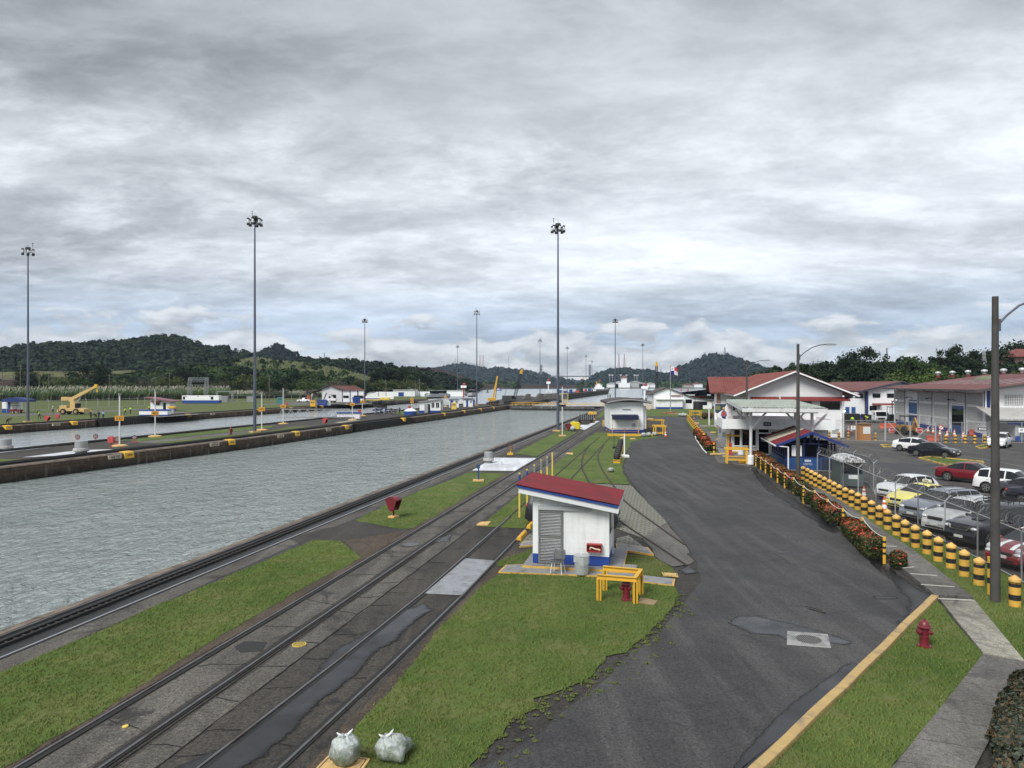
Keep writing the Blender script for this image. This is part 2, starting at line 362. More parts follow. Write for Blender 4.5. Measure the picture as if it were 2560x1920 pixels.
br=n.a('ShaderNodeTexBrick',{'Vector':mpg,'Scale':1.0,'Mortar Size':.045,'Brick Width':.42,'Row Height':.26,'Mortar Smooth':.3,'Color1':(.20,.195,.18,1),'Color2':(.26,.25,.235,1),'Mortar':(.05,.06,.025,1)})
out(n,n.mix(n.m('MULTIPLY',n.noise(tc,3,6,.65),.8),br.outputs['Color'],(.10,.10,.075)),.9,bump(n,br.outputs['Fac'],-.6,.03))
sheet('paving_blocks',[(1480,1209),(1577,1213),(1608,1244),(1668,1306),(1606,1345),(1500,1305),(1420,1250)],-.005,m,.05)
sheet('paving_blocks',[(1542,1345),(1572,1338),(1620,1375),(1600,1377),(1540,1366)],-.005,m,.04,seed=1)
sheet('paving_blocks',[(1296,1362),(1310,1340),(1334,1332),(1334,1362)],-.005,m,.04,seed=2)
sheet('concrete_apron',[(1606,1344),(1668,1307),(1700,1345),(1712,1362),(1724,1382),(1716,1385),(1736,1402),(1725,1410),(1683,1416),(1640,1392)],-.003,'walk',.1,seed=3)
 # ---- lawns
LAWNS=[]
def lawn(pts,m='lawn',jit=.14,seed=0,z=0.0,grow=True):
 o=sheet('lawn',pts,z,m,jit,seed=seed);LAWNS.append((o,grow));return o
lawn([(-160,1752),(0,1681),(640,1411),(785,1350),(852,1353),(902,1394),(764,1466),(607,1556),(492,1625),(217,1800),(0,1922),(-160,2020)],seed=1)
lawn([(886,1301),(1001,1322),(1034,1320),(1169,1240),(1262,1184),(1172,1181),(996,1249)],seed=2)
lawn([(1286,1134),(1341,1141),(1442,1081),(1410,1076),(1392,1079)],jit=.1,seed=3)
lawn([(1488,1046),(1523,1036),(1523,1024),(1508,1026)],jit=.1,seed=4,grow=False)
lawn([(800,1925),(894,1810),(988,1711),(1091,1580),(1214,1457),(1245,1437),(1280,1434),(1500,1444),(1600,1456),(1686,1466),(1696,1484),(1674,1525),(1610,1592),(1567,1631),(1515,1640),(1480,1690),(1420,1716),(1333,1745),(1340,1770),(1280,1796),(1150,1960),(760,1990)],jit=.10,seed=5)
rg_=random.Random(6)
EDGE=[(1170,1925),(1280,1797),(1345,1752),(1480,1692),(1567,1632),(1640,1566),(1674,1525),(1696,1484)]
for i in range(260):
 k=rg_.randrange(len(EDGE)-1);q=G(*EDGE[k]).lerp(G(*EDGE[k+1]),rg_.random());off=rg_.random()**2.0*.85;q+=Vector((off*.8,-off*.55,0));r=rg_.uniform(.02,.10)*(1-off*.4)
 pts=[(q.x+r*rg_.uniform(.5,1.3)*math.cos(a*.7),q.y+r*rg_.uniform(.5,1.3)*math.sin(a*.7))for a in range(9)];o=sheet('lawn',pts,-.002,'lawn_dry',px=False);LAWNS.append((o,True))
lawn([(1205,1317),(1240,1284),(1362,1183),(1453,1107),(1488,1082),(1520,1081),(1659,1092),(1621,1096),(1580,1104),(1570,1122),(1558,1158),(1556,1180),(1577,1211),(1480,1207),(1420,1246),(1335,1330),(1320,1321)],jit=.12,seed=6)
lawn([(1243,1405),(1258,1398),(1334,1372),(1334,1413),(1322,1414),(1244,1416)],jit=.06,seed=7)
lawn([(1540,1383),(1560,1385),(1633,1391),(1682,1420),(1694,1444),(1602,1440),(1534,1427)],'lawn_dry',jit=.06,seed=8)
lawn([(2341,1500),(2458,1636),(2392,1720),(2303,1831),(2225,1925),(2190,1960),(1880,1960),(1932,1902)],jit=.06,seed=9)
lawn([(2436,1502),(2362,1444),(2275,1374),(2219,1340),(2150,1288),(2060,1228),(2000,1188),(2020,1180),(2120,1232),(2240,1300),(2444,1396),(2600,1482),(2700,1700),(2560,1654)],jit=.06,seed=10)
lawn([(2520,1722),(2562,1668),(2620,1672),(2640,1760)],seed=11)
lawn([(1614,1022),(1700,1019),(1810,1023),(1828,1036),(1745,1041),(1617,1041)],'lawn',.1,seed=12,grow=False)
lawn([(1714,1050),(1722,1051),(1768,1085),(1800,1136),(1784,1138),(1767,1128),(1738,1089)],'lawn',.05,seed=13,grow=False)
lawn([(1738,1049),(1800,1047),(1838,1063),(1850,1084),(1815,1110),(1770,1074)],'lawn',.05,seed=14,grow=False)
sheet('footpath',[(1730,1050),(1742,1049),(1795,1078),(1840,1130),(1800,1137),(1770,1090)],-.002,'walk')
sheet('footpath',[(1748,1063),(1800,1062),(1804,1065),(1754,1067)],.006,'walk_pale')
def kerbed(pts,name='traffic_island'):
 W=[G(*p)for p in pts];mb=MB()
 for i in range(len(W)):mb.bar(W[i]+Vector((0,0,.05)),W[(i+1)%len(W)]+Vector((0,0,.05)),.16,.13)
 t=mb.build('kerb',mat('kerb_yellow',(.52,.36,.10),.75,dirt=(.12,.10,.07),ds=1.5,dth=(.5,.66)),kind='structure')
 lw=sheet('lawn',pts,.03,'lawn',0);return t
kerbed([(2298,1146),(2330,1143),(2455,1155),(2458,1159),(2365,1164)])
kerbed([(2202,1113),(2240,1112),(2242,1117),(2210,1118)])
kerbed([(2440,1118),(2462,1113),(2480,1117),(2450,1123)])
mb=MB()
for(x0,y0,x1,y1)in((2394,1137,2600,1173),(2412,1228,2475,1237),(2440,1262,2540,1277),(2400,1330,2500,1347),(2340,1376,2420,1369)):
 a,b=G(x0,y0),G(x1,y1);mb.bar(a+Vector((0,0,-.004)),b+Vector((0,0,-.004)),.11,.006)
mb.build('parking_marking',mat('marking_worn',(.22,.215,.20),.85,var=.4,vs=3),kind='structure')
 # ---- pavements with joints and a kerb step
def slabs(name,L,Rr,n,z,m,gap=.02,kerb=None):
 """n concrete slabs between a left and a right pixel polyline of equal length"""
 def along(pl,t):
  seg=t*(len(pl)-1);i=min(int(seg),len(pl)-2);a,b=G(*pl[i]),G(*pl[i+1]);return a.lerp(b,seg-i)
 mb=MB()
 for i in range(n):
  a0,a1=along(L,i/n),along(L,(i+1)/n);b0,b1=along(Rr,i/n),along(Rr,(i+1)/n)
  g=gap/max((a1-a0).length,.1);a0,a1=a0.lerp(a1,g),a1.lerp(a0,g);b0,b1=b0.lerp(b1,g),b1.lerp(b0,g)
  mb.prism([a0[:2],b0[:2],b1[:2],a1[:2]],-.05,z)
 return mb.build(name,MT[m],kind='structure',bevel=.008)
slabs('footpath',[(2349,1500),(2403,1567),(2458,1634)],[(2436,1501),(2498,1577),(2562,1655)],4,.035,'walk_pale')
slabs('footpath',[(2458,1636),(2392,1720),(2303,1831),(2190,1970)],[(2566,1657),(2540,1745),(2470,1860),(2400,1990)],7,.03,'walk')
slabs('footpath',[(2338,1494),(2264,1433),(2215,1390),(2150,1332),(2090,1280),(2000,1216)],[(2434,1500),(2362,1443),(2275,1373),(2219,1339),(2150,1287),(2060,1227)],14,.10,'walk')
mb=MB()
for(x0,y0,x1,y1)in((2258,1420,2285,1417),(2276,1434,2343,1439),(2302,1461,2386,1467),(2216,1365,2241,1366),(2345,1496,2430,1500)):
 a,b=G(x0,y0,.1),G(x1,y1,.1);mb.bar(a+Vector((0,0,.002)),b+Vector((0,0,.002)),.07,.006)
mb.build('path_marking',mat('marking_pale',(.45,.45,.42),.8),kind='structure')
W=resample([G(1862,1960),G(1920,1904),G(2140,1690),G(2338,1495)],.5,.02,3,closed=False)+[G(2338,1495)]
mb=MB()
for a,b in zip(W,W[1:]):mb.bar(a+Vector((0,0,.03)),b+Vector((0,0,.03)),.22,.16)
mb.build('kerb',mat('kerb_cream',(.40,.28,.115),.8,var=.2,vs=4,dirt=(.22,.17,.11),ds=2.5,dth=(.5,.7),bump=.4),kind='structure',bevel=.02)
W=lambda pts:[G(*p)[:2]for p in pts]
PLY=mat('edge_yellow',(.55,.34,.07),.7,dirt=(.25,.17,.08),ds=4)
def path_slab(pts,z,m='walk_slab'):
 mb=MB();w_=W(pts);mb.prism(w_,-.05,z-.004,1)
 c=Vector((sum(p[0]for p in w_)/len(w_),sum(p[1]for p in w_)/len(w_)))
 ins=[tuple(Vector(p)+(c-Vector(p)).normalized()*.07)for p in w_]
 mb.prism(ins,z-.003,z,0);return mb.build('footpath',[MT[m],PLY],kind='structure')
mat('walk_slab',(.21,.215,.22),.85,var=.25,vs=2.5,dirt=(.07,.07,.07),ds=1.6,dth=(.5,.7),bump=.3)
path_slab([(1246,1432),(1264,1415),(1330,1412),(1500,1424),(1600,1440),(1688,1450),(1685,1466),(1600,1456),(1500,1443)],.05)
path_slab([(1540,1362),(1552,1361),(1620,1371),(1635,1389),(1560,1378),(1543,1384)],.05)
path_slab([(1298,1369),(1310,1355),(1334,1354),(1334,1365)],.05)
sheet('concrete_deck',[(1180,1176),(1236,1144),(1345,1145),(1292,1177)],-.001,'slab_white',.05)
sheet('concrete_deck',[(1448,1072),(1490,1052),(1500,1053),(1462,1075)],.002,'slab_white',.08)
sheet('concrete_deck',[(1452,1062),(1470,1062),(1468,1068),(1448,1068)],.003,'slab_white',.05)
 # ---- puddles, covers
def SGN(W_):return 1 if sum(W_[i].x*W_[(i+1)%len(W_)].y-W_[(i+1)%len(W_)].x*W_[i].y for i in range(len(W_)))>0 else-1
def puddle(pts,z=.004,m='damp',jit=.12,seed=0,fade=.22):
 W_=resample([G(*p)for p in pts],.15,jit,seed);n=len(W_);s_=SGN(W_);nr=[(W_[(i+2)%n]-W_[i-2]).normalized()for i in range(n)]
 ring=lambda d:[p+Vector((t_.y,-t_.x,0))*s_*d for p,t_ in zip(W_,nr)]
 rs_=[ring(fade),W_,ring(-fade*.8)];V=[(p.x,p.y,z-.001*k)for k,r in enumerate(rs_)for p in r];fs=[(k*n+i,k*n+(i+1)%n,(k+1)*n+(i+1)%n,(k+1)*n+i)for k in range(2)for i in range(n)]+[tuple(range(2*n,3*n))]
 me=bpy.data.meshes.new('puddle');me.from_pydata(V,[],fs);at_=me.attributes.new('wet','FLOAT','POINT');at_.data.foreach_set('value',[0.0]*n+[.5]*n+[1.0]*n)
 bm=bmesh.new();bm.from_mesh(me);bmesh.ops.triangulate(bm,faces=[f for f in bm.faces if len(f.verts)>4]);bmesh.ops.recalc_face_normals(bm,faces=bm.faces)
 for f in bm.faces:
  if f.normal.z<0:f.normal_flip()
 bm.to_mesh(me);bm.free();me.materials.append(MT[m]);o=bpy.data.objects.new('puddle',me);C.objects.link(o);o['kind']='structure';return o
def wet_mat(name,c1,c2,r1,r2):
 m,n,tc=new_mat(name);q1=n.noise(tc,.55,6,.6,.5);q2=n.noise(tc,30,4,.7);w_=n.a('ShaderNodeAttribute',attribute_name='wet').outputs['Fac']
 w2=n.m('ADD',w_,n.m('MULTIPLY',n.m('SUBTRACT',n.noise(tc,6,6,.7),.5),.7));al=n.ramp(w2,[(.30,0.0),(.52,.96)]);mid=n.ramp(w2,[(.45,0.0),(.85,1.0)])
 out(n,n.mix(n.m('MULTIPLY',mid,n.ramp(q1,[(.36,.2),(.6,1.0)])),c1,c2),n.ramp(n.m('MULTIPLY',mid,n.ramp(q1,[(.36,.3),(.6,1.0)])),[(0.0,r1),(1.0,r2)]),bump(n,q2,.25,.01),**{'Specular IOR Level':.45,'Alpha':al});return m
wet_mat('damp',(.0085,.0085,.009),(.022,.022,.025),.55,.26);wet_mat('puddle',(.008,.008,.009),(.018,.019,.023),.45,.13);wet_mat('wet_rim',(.008,.008,.008),(.010,.010,.011),.5,.38)
puddle([(455,1915),(600,1850),(700,1770),(800,1675),(830,1640),(900,1595),(1000,1530),(1060,1510),(1080,1526),(1030,1560),(990,1600),(930,1630),(890,1680),(830,1730),(760,1785),(680,1860),(600,1920),(500,1975),(380,1975)],seed=3)
puddle([(1825,1556),(1845,1541),(1890,1540),(1960,1555),(2050,1578),(2128,1605),(2110,1610),(2060,1603),(1965,1598),(1950,1588),(1880,1582)],-.004,'puddle',.05,5)
puddle([(1915,1890),(1850,1958),(1800,1960),(1860,1880),(1945,1790),(2030,1725),(2105,1665),(2130,1655),(2150,1664)],-.004,'damp',.06,6,.09)
puddle([(1700,1424),(1722,1415),(1742,1430),(1716,1434)],-.0015,'damp',.04,7)
puddle([(2185,1490),(2240,1492),(2242,1496),(2190,1496)],-.005,'damp',.03,8)
puddle([(1090,1345),(1130,1336),(1122,1352),(1088,1356)],-.004,'damp',.05,9)
puddle([(2140,1352),(2190,1400),(2240,1452),(2280,1500),(2250,1560),(2290,1545),(2330,1492),(2280,1468),(2208,1420),(2165,1374)],-.0035,'wet_rim',.15,10,.35);puddle([(1880,1170),(1950,1228),(2020,1268),(2095,1325),(2080,1330),(2000,1275),(1920,1225)],-.0035,'wet_rim',.15,11,.4)
 # ---- rails
STEEL=mat('rail_steel',(.17,.165,.165),.42,.7,var=.3,vs=2,dirt=(.10,.07,.05),ds=1.2,dth=(.5,.7))
DARK=mat('rail_groove',(.012,.012,.012),.8)
RUST=mat('rail_rust',(.06,.042,.032),.75,.3,var=.3)
STEELB=mat('rail_bright',(.46,.47,.48),.35,.7,var=.15,vs=2)
def rail(parent,W,head=.06,z=.028,groove=0.13,side=1,head_m=STEEL):
 mb=MB()
 for a,b in zip(W,W[1:]):
  a,b=Vector((a[0],a[1],0)),Vector((b[0],b[1],0))
  mb.bar(a+Vector((0,0,z-.03)),b+Vector((0,0,z-.03)),head,.06,0)
  if groove:
   for sg,gw in((side,groove),(-side,groove*.45)):n_=Vector((-(b-a).y,(b-a).x,0)).normalized()*sg*(head/2+gw/2);mb.bar(a+n_+Vector((0,0,-.003)),b+n_+Vector((0,0,-.003)),gw,.012,1)
 return mb.build('rail',[head_m,DARK],parent)
def track(label,lines,**k):
 t=thing('railway_track',label,'railway track',(0,0,0),group='locomotive tracks along the near quay')
 for i,W_ in enumerate(lines):rail(t,W_,side=(-1,1)[i%2],**k)
 return t
track('straight embedded track of two polished rails beside the canal lawn',[uvs([(-4,11.85),(60,11.85),(190,11.65)]),uvs([(-4,10.3),(60,10.3),(190,10.15)])])
CR=uvs([(-4,9.0),(5,8.75),(11.8,8.5),(17,8.25),(23.6,8.05),(37.5,8.1)])
DR=uvs([(-4,7.5),(5,7.25),(12.1,7.0),(17,6.8),(23.4,6.65),(37.5,6.6)])
track('embedded track that curves past the hut',[CR,DR])
def rusty_ext():track('rusty straight track ending in the switch lawn grass',[uvs([(37.5,8.1),(55,8.2),(97.5,8.35)]),uvs([(37.5,6.6),(55,6.75),(97.5,6.85)])],head_m=RUST,groove=.06)
def smooth_px(pts,k=4):
 W_=[G(*p)for p in pts];o=[]
 for i in range(len(W_)-1):
  p0,p1,p2,p3=W_[max(i-1,0)],W_[i],W_[i+1],W_[min(i+2,len(W_)-1)]
  for j in range(k):
   t=j/k;o.append(.5*((2*p1)+(p2-p0)*t+(2*p0-5*p1+4*p2-p3)*t*t+(3*p1-p0-3*p2+p3)*t**3))
 return[tuple(p)[:2]for p in o+[W_[-1]]]
track('branch track curving through the grass and across the paving blocks',[smooth_px([(1474,1112),(1459,1138),(1455,1165),(1463,1186),(1474,1207),(1500,1245),(1538,1293),(1640,1362),(1719,1414)]),
 smooth_px([(1510,1112),(1497,1132),(1495,1150),(1503,1170),(1514,1188),(1536,1218),(1563,1254),(1640,1312),(1712,1362)])],head_m=RUST,groove=.06)
rusty_ext()
mb=MB();rc=random.Random(12)
def crack(p,q,w_=.025,amp=.05):
 n_=max(4,int((q-p).length/.3));nr=Vector((-(q-p).y,(q-p).x,0)).normalized();prev=None
 for i in range(n_+1):
  c=p.lerp(q,i/n_)+nr*amp*(mnoise.noise(Vector((i*.37+p.x,p.y,0)))*2+rc.uniform(-.3,.3));c.z=-.004
  if prev is not None:mb.bar(prev,c,w_*rc.uniform(.4,1.4),.006)
  prev=c
crack(UV(3,9.32),UV(34,9.3),.035,.018);crack(UV(4,10.12),UV(40,10.12),.03,.012)
for i in range(9):u=11+i*1.9+rc.uniform(-.5,.5);crack(UV(u,10.05),UV(u+rc.uniform(-.3,.3),9.35),.02);crack(UV(u+.7,9.25),UV(u+.9,8.6),.018)
for i in range(14):u=10+i*3.1+rc.uniform(-.8,.8);crack(UV(u,11.6),UV(u+rc.uniform(-.4,.4),10.5),.016);crack(UV(u,8.2),UV(u+rc.uniform(-.5,.5),7.1),.014)
mb.build('pavement_cracks',mat('crack_dark',(.008,.008,.008),.95),kind='stuff')['label']='dark cracks and seams in the track paving'
t=thing('rack_railway','rack track with two rails and a toothed middle bar along the quay edge','railway track')
rail(t,uvs([(-10,18.5),(221,18.05)]));rail(t,uvs([(-10,17.0),(221,16.95)]),side=-1,head_m=STEELB,groove=.05)
mb=MB()
for a,b in(((-10,18.02),(221,17.7)),((-10,17.72),(221,17.45))):mb.bar(UV(*a,.02),UV(*b,.02),.09,.10,0)
mb.bar(UV(-10,17.87,-.012),UV(221,17.57,-.012),.3,.02,0)
for i in range(380):
 u=10+i*.28;v=17.87-.3*(u+10)/231;mb.bar(UV(u,v-.12,.01),UV(u,v+.12,.01),.06,.04,1)
mb.build('rack',[DARK,RUST],t)
 # ---- lock walls: each a thing with its coping; the faces are stepped and stained
def stain(name,col,c2,dark):
 m,n,tc=new_mat(name)
 mp_=n.a('ShaderNodeMapping',{'Vector':tc,'Rotation':(0,0,R(78)),'Scale':(.35,.35,1.0)}).outputs[0]
 a=n.noise(tc,.35,8,.65,.4);b=n.noise(mp_,1.2,6,.7)
 zz=n.a('ShaderNodeSeparateXYZ',{0:tc}).outputs[2]
 c=n.mix(n.ramp(n.m('ADD',n.m('MULTIPLY',a,.6),n.m('MULTIPLY',b,.5)),[(.42,0.0),(.72,1.0)]),col,c2)
 lo=n.ramp(n.m('ADD',n.m('MULTIPLY',zz,.5),n.m('ADD',n.m('MULTIPLY',a,.35),.62)),[(.15,1.0),(.5,0.0)])
 c=n.mix(n.m('MULTIPLY',lo,.85),c,dark)
 sp_=n.noise(tc,2.4,6,.7);c=n.mix(n.m('MULTIPLY',n.ramp(sp_,[(.6,0.0),(.72,1.0)]),.6),c,(.19,.165,.13))
 vs_=n.noise(n.a('ShaderNodeMapping',{'Vector':tc,'Scale':(1.4,1.4,.22)}).outputs[0],1.5,7,.7)
 c=n.mix(n.m('MULTIPLY',n.ramp(vs_,[(.56,0.0),(.70,1.0)]),.55),c,(.26,.23,.185));c=n.mix(n.m('MULTIPLY',n.ramp(vs_,[(.30,1.0),(.42,0.0)]),.8),c,(.008,.007,.006))
 out(n,c,.9,bump(n,n.m('ADD',b,sp_),1.0,.2));return m
WALLM=stain('lock_concrete',(.036,.023,.014),(.115,.082,.054),(.009,.009,.008))
COPM=mat('coping',(.17,.135,.105),.85,var=.35,vs=1.2,dirt=(.05,.04,.03),ds=.9,dth=(.45,.65),bump=.6,bs=6)
WHITEP=mat('white_paint',(.74,.76,.77),.55,var=.05,vs=1.5,dirt=(.42,.42,.40),ds=1.1,dth=(.55,.85))
YEL=mat('yellow_paint',(.62,.36,.035),.55,var=.12,vs=3,dirt=(.22,.13,.04),ds=3,dth=(.58,.75))
YELB=mat('pale_yellow_paint',(.66,.49,.10),.55,var=.12,dirt=(.25,.17,.06),ds=2,dth=(.56,.75))
BLK=mat('black_paint',(.016,.016,.017),.5,var=.2)
REDP=mat('red_paint',(.33,.035,.035),.45,var=.15,vs=4)
REDF=mat('faded_red_paint',(.42,.06,.06),.5,var=.15,vs=4)
def lock_wall(label,edge,inner,gaps=(),zt=0.0,face=1):
 """edge: [(u,v)] along the water, inner: how far the body reaches back in v (sign face)"""
 t=thing('lock_wall',label,'lock wall')
 W_=[]
 for(u0,v0),(u1,v1)in zip(edge,edge[1:]):
  k=max(1,int(abs(u1-u0)/3))
  for j in range(k):f=j/k;W_.append((u0+(u1-u0)*f,v0+(v1-v0)*f))
 W_.append(edge[-1]);mb=MB();cp=MB()
 def ingap(u):return any(g0<=u<g1 for g0,g1 in gaps)
 prof=[(.55,-7),(.0,-1.25),(-.02,-.62),(.06,-.60),(.04,-.34),(.10,-.30),(.10,-.12),(.22,0.0),(.75,0.0)]
 rings=[]
 for(u,v)in W_:
  b=1.5 if ingap(u)else 0.0;r=random.uniform(-.02,.02)
  rings.append([UV(u,v+face*(d+b+r*(d<.3)),z+zt)for d,z in prof])
 n_=len(prof);vs=[p for rg in rings for p in rg];fs=[];mi=[]
 for i in range(len(rings)-1):
  for k in range(n_-1):fs.append((i*n_+k,(i+1)*n_+k,(i+1)*n_+k+1,i*n_+k+1)if face>0 else(i*n_+k+1,(i+1)*n_+k+1,(i+1)*n_+k,i*n_+k));mi.append(1 if k>=n_-3 else 0)
 mb.add(vs,fs);mb.mi=mi;mb.build('wall_body',[WALLM,COPM],t)
 return t
nw=lock_wall('long near lock wall whose rust brown coping edges the quay rack track',[(-40,19.2),(95,19.1),(224,18.3)],1,face=-1)
CE=[(-30,59.5),(50.7,55.9),(86,53.9),(160,52.6),(212,51.6),(244,50.8)]
def cev(u):
 for(a,b),(c,d)in zip(CE,CE[1:]):
  if u<=c:return b+(d-b)*(u-a)/(c-a)
 return CE[-1][1]
BE=71.5
LE=110.0
cw_=lock_wall('stained dark centre lock wall with yellow number plates, facing the near water',CE,1,gaps=((118,146),),face=1)
lock_wall('back of the centre lock wall, behind the grass island',[(-30,BE),(250,BE)],-1,face=-1)
lw_=lock_wall('stained far lock wall below the mown lawn and the workers',[(-60,LE+1),(100,LE+.8),(175,LE),(320,LE-2)],1,gaps=((122,148),(212,238)),face=1)
def gate_leaf(label,u0,u1,vf,zt=-.12):
 t=thing('lock_gate_leaf',label,'lock gate',UV(u0,vf),LOCK+R(90));L=u1-u0;mb=MB();rb=MB()
 mb.box(0,L,-.5,-.1,-6,zt);mb.box(0,L,-.8,-.05,zt-.15,zt,0)
 for i in range(int(L/.55)):rb.box(.2+i*.55,.42+i*.55,-.1,.02,-5,zt-.16)
 mb.build('leaf_plate',mat('gate_steel',(.018,.016,.015),.7,.2,var=.4),t);rb.build('ribs',mat('gate_rib',(.045,.04,.036),.7,.2,var=.4),t);return t
g=gate_leaf('open dark steel gate leaf folded into the centre wall recess',118.5,145.5,cev(132)+.9)
g.rotation_euler[2]=math.atan2(UV(145.5,cev(145.5)).y-UV(118.5,cev(118.5)).y,UV(145.5,cev(145.5)).x-UV(118.5,cev(118.5)).x)
g.location=UV(118.5,cev(118.5)+.35);g.scale=(1,-1,1)
for(u0,u1,lb)in((122.5,147.5,'open dark gate leaf in the far wall recess below the white hut'),(212.5,237.5,'open dark gate leaf in the far wall recess past the long shed')):
 g=gate_leaf(lb,u0,u1,LE);g.rotation_euler[2]=math.atan2(UY,UX);g.location=UV(u0,LE+.45);g.scale=(1,-1,1)
 # ---- centre island and left bank tops
sheet('quay_paving',uvs([(-30,58.7),(50.7,56.6),(86,54.6),(160,53.3),(212,52.3),(250,51.4),(250,BE-.7),(-30,BE-.7)]),-.012,'bed',px=False)
far=uvs([(-60,LE+1.7),(100,LE+1.5),(175,LE+.7),(330,LE-1.2),(420,150),(700,230),(1250,520),(1500,900),(1700,4000),(-200,4000),(-200,LE+2)])
sheet('ground',far,-.012,'far_lawn',px=False)
def isl(pts,seed,m='lawn'):return lawn(pts,m,.08,seed,z=-.004,grow=False)
isl([(320,1099),(631,1066),(631,1073.6),(346,1104)],21);isl([(382,1107),(631,1081.5),(668,1084),(450,1108)],22)
isl([(640,1065),(683,1063.5),(680,1068.5),(640,1071.4)],23);isl([(655,1081),(734,1066),(782,1066),(720,1073),(665,1081)],24)
isl([(246,1104),(320,1094),(320,1099),(300,1103)],25);isl([(-40,1148),(0,1147),(78,1149),(0,1156),(-40,1160)],26)
isl([(975,1030),(1047,1025),(1043,1033),(1000,1037)],27);isl([(1088,1029),(1139,1023.5),(1150,1023),(1088,1033)],28)
sheet('concrete_deck',[(-60,1126),(130,1111),(178,1112),(-60,1138)],-.006,'slab_white');sheet('concrete_deck',[(55,1143),(200,1125),(322,1122),(205,1136)],-.006,'slab_white')
sheet('concrete_deck',[(375,1113),(400,1110),(424,1110),(410,1113)],-.005,'slab_white');sheet('concrete_deck',[(835,1056),(880,1050),(905,1050),(850,1057)],-.006,'walk_pale')
sheet('service_path',[(330,1106),(631,1076),(634,1080),(385,1107)],-.007,'walk')
for lb,pts in(('dark rack track along the front of the grass island',[(u,cev(u)+1.5)for u in(-30,50,86,160,212,240)]),('dark rack track along the back of the grass island',[(-30,BE-1.5),(250,BE-1.5)]),
    ('dark rack track along the far lock wall below the lawn',[(-60,LE+2.6),(100,LE+2.4),(175,LE+1.6),(320,LE-.4)])):
 t=thing('rack_railway',lb,'railway track');mb=MB();s_=1 if 'back' not in lb else-1
 for off,w_,h_ in((0,.12,.16),(s_*.75,.4,.18),(s_*1.5,.12,.16)):
  for a,b in zip(pts,pts[1:]):mb.bar(UV(a[0],a[1]+off,.06),UV(b[0],b[1]+off,.06),w_,h_)
 mb.build('rails',mat('old_track',(.022,.020,.019),.75,.3,var=.3),t)
sheet('quay_paving',uvs([(-60,LE+1.6),(100,LE+1.4),(175,LE+.6),(322,LE-1.4),(322,LE+2.5),(175,LE+4.6),(100,LE+5.4),(-60,LE+5.6)]),-.008,'bed',px=False)
for pts in([(-60,1040),(0,1036),(153,1031),(230,1027),(380,1021),(380,1024),(240,1031),(153,1036),(0,1041),(-60,1046)],[(340,1040),(420,1029),(480,1030),(500,1036),(400,1043)],[(640,1012),(760,1003),(900,1003),(960,1006),(900,1012),(770,1012)]):
 sheet('service_road',pts,-.006,'walk',.1)
 # ---- gates across the near chamber
t=thing('lock_gate','closed grey lock gate with yellow hand rails across the near water','lock gate')
A,B=G(1279,1014.5),G(1512,1016.5);d=(B-A);mb=MB();mb.bar(A+Vector((0,0,-3)),B+Vector((0,0,-3)),2.2,6.0)
mb.bar(A+Vector((0,-.4,-.72)),B+Vector((0,-.4,-.72)),2.3,.18)
mb.build('gate_body',mat('gate_grey',(.075,.078,.078),.7,.2,var=.35,vs=1,dirt=(.04,.03,.02),ds=.7),t,bevel=.05)
mb=MB();nrm=Vector((-d.y,d.x,0)).normalized()
for i in range(17):
 p=A.lerp(B,i/16)
 for s_ in(-.9,.9):mb.bar(p+nrm*s_,p+nrm*s_+Vector((0,0,1.1)),.07)
 if i%3==1:mb.bar(p-nrm*.9+Vector((-.5,0,1.1)),p-nrm*1.0+Vector((.2,0,-1.0)),.12)
for s_ in(-.9,.9):
 for z in(.55,1.1):mb.bar(A+nrm*s_+Vector((0,0,z)),B+nrm*s_+Vector((0,0,z)),.06)
mb.build('hand_rail',YEL,t)
for i in range(1,9):mb=MB();mb.ell(A.lerp(B,i/9)-nrm*1.12+Vector((0,0,-.45)),.10,8,5);mb.build('bolt_head',WHITEP,t)
 # ---- kerbside white hose lying on the road edge
hose=MB();hp=smooth_px([(1738,1091),(1741,1100),(1750,1113),(1757,1124),(1766,1133)],4)
hose.tube([(x,y,.05)for x,y in hp],.07,8);o=hose.build('hose',mat('hose_white',(.62,.62,.60),.6),smooth=60);tag(o,'pale hose lying along the kerb in front of the four clipped bushes','hose')
 # === hills, far shore, woods, trees, cane
def terrain_mat(name,c1,c2,c3=None,s=.02):
 m,n,tc=new_mat(name);a=n.noise(tc,s,8,.65,.3);b=n.noise(tc,s*9,6,.65)
 f=n.m('ADD',n.m('MULTIPLY',a,.7),n.m('MULTIPLY',b,.4));c=n.mix(n.ramp(f,[(.42,0.0),(.68,1.0)]),c1,c2)
 if c3:c=n.mix(n.ramp(n.noise(tc,s*3,7,.7),[(.52,0.0),(.66,1.0)]),c,c3)
 out(n,c,.95,**{'Specular IOR Level':.1});return m
terrain_mat('wood_floor',(.006,.012,.006),(.014,.022,.010))
terrain_mat('hill_grass',(.022,.040,.012),(.055,.078,.026),(.095,.105,.052),.03)
terrain_mat('hill_dry',(.06,.066,.032),(.13,.13,.066),(.05,.042,.036),.02)
terrain_mat('brown_earth',(.030,.022,.019),(.050,.038,.032),None,.03)
terrain_mat('far_shore',(.03,.045,.02),(.10,.11,.06),(.16,.15,.11),.01)
HILLS={}
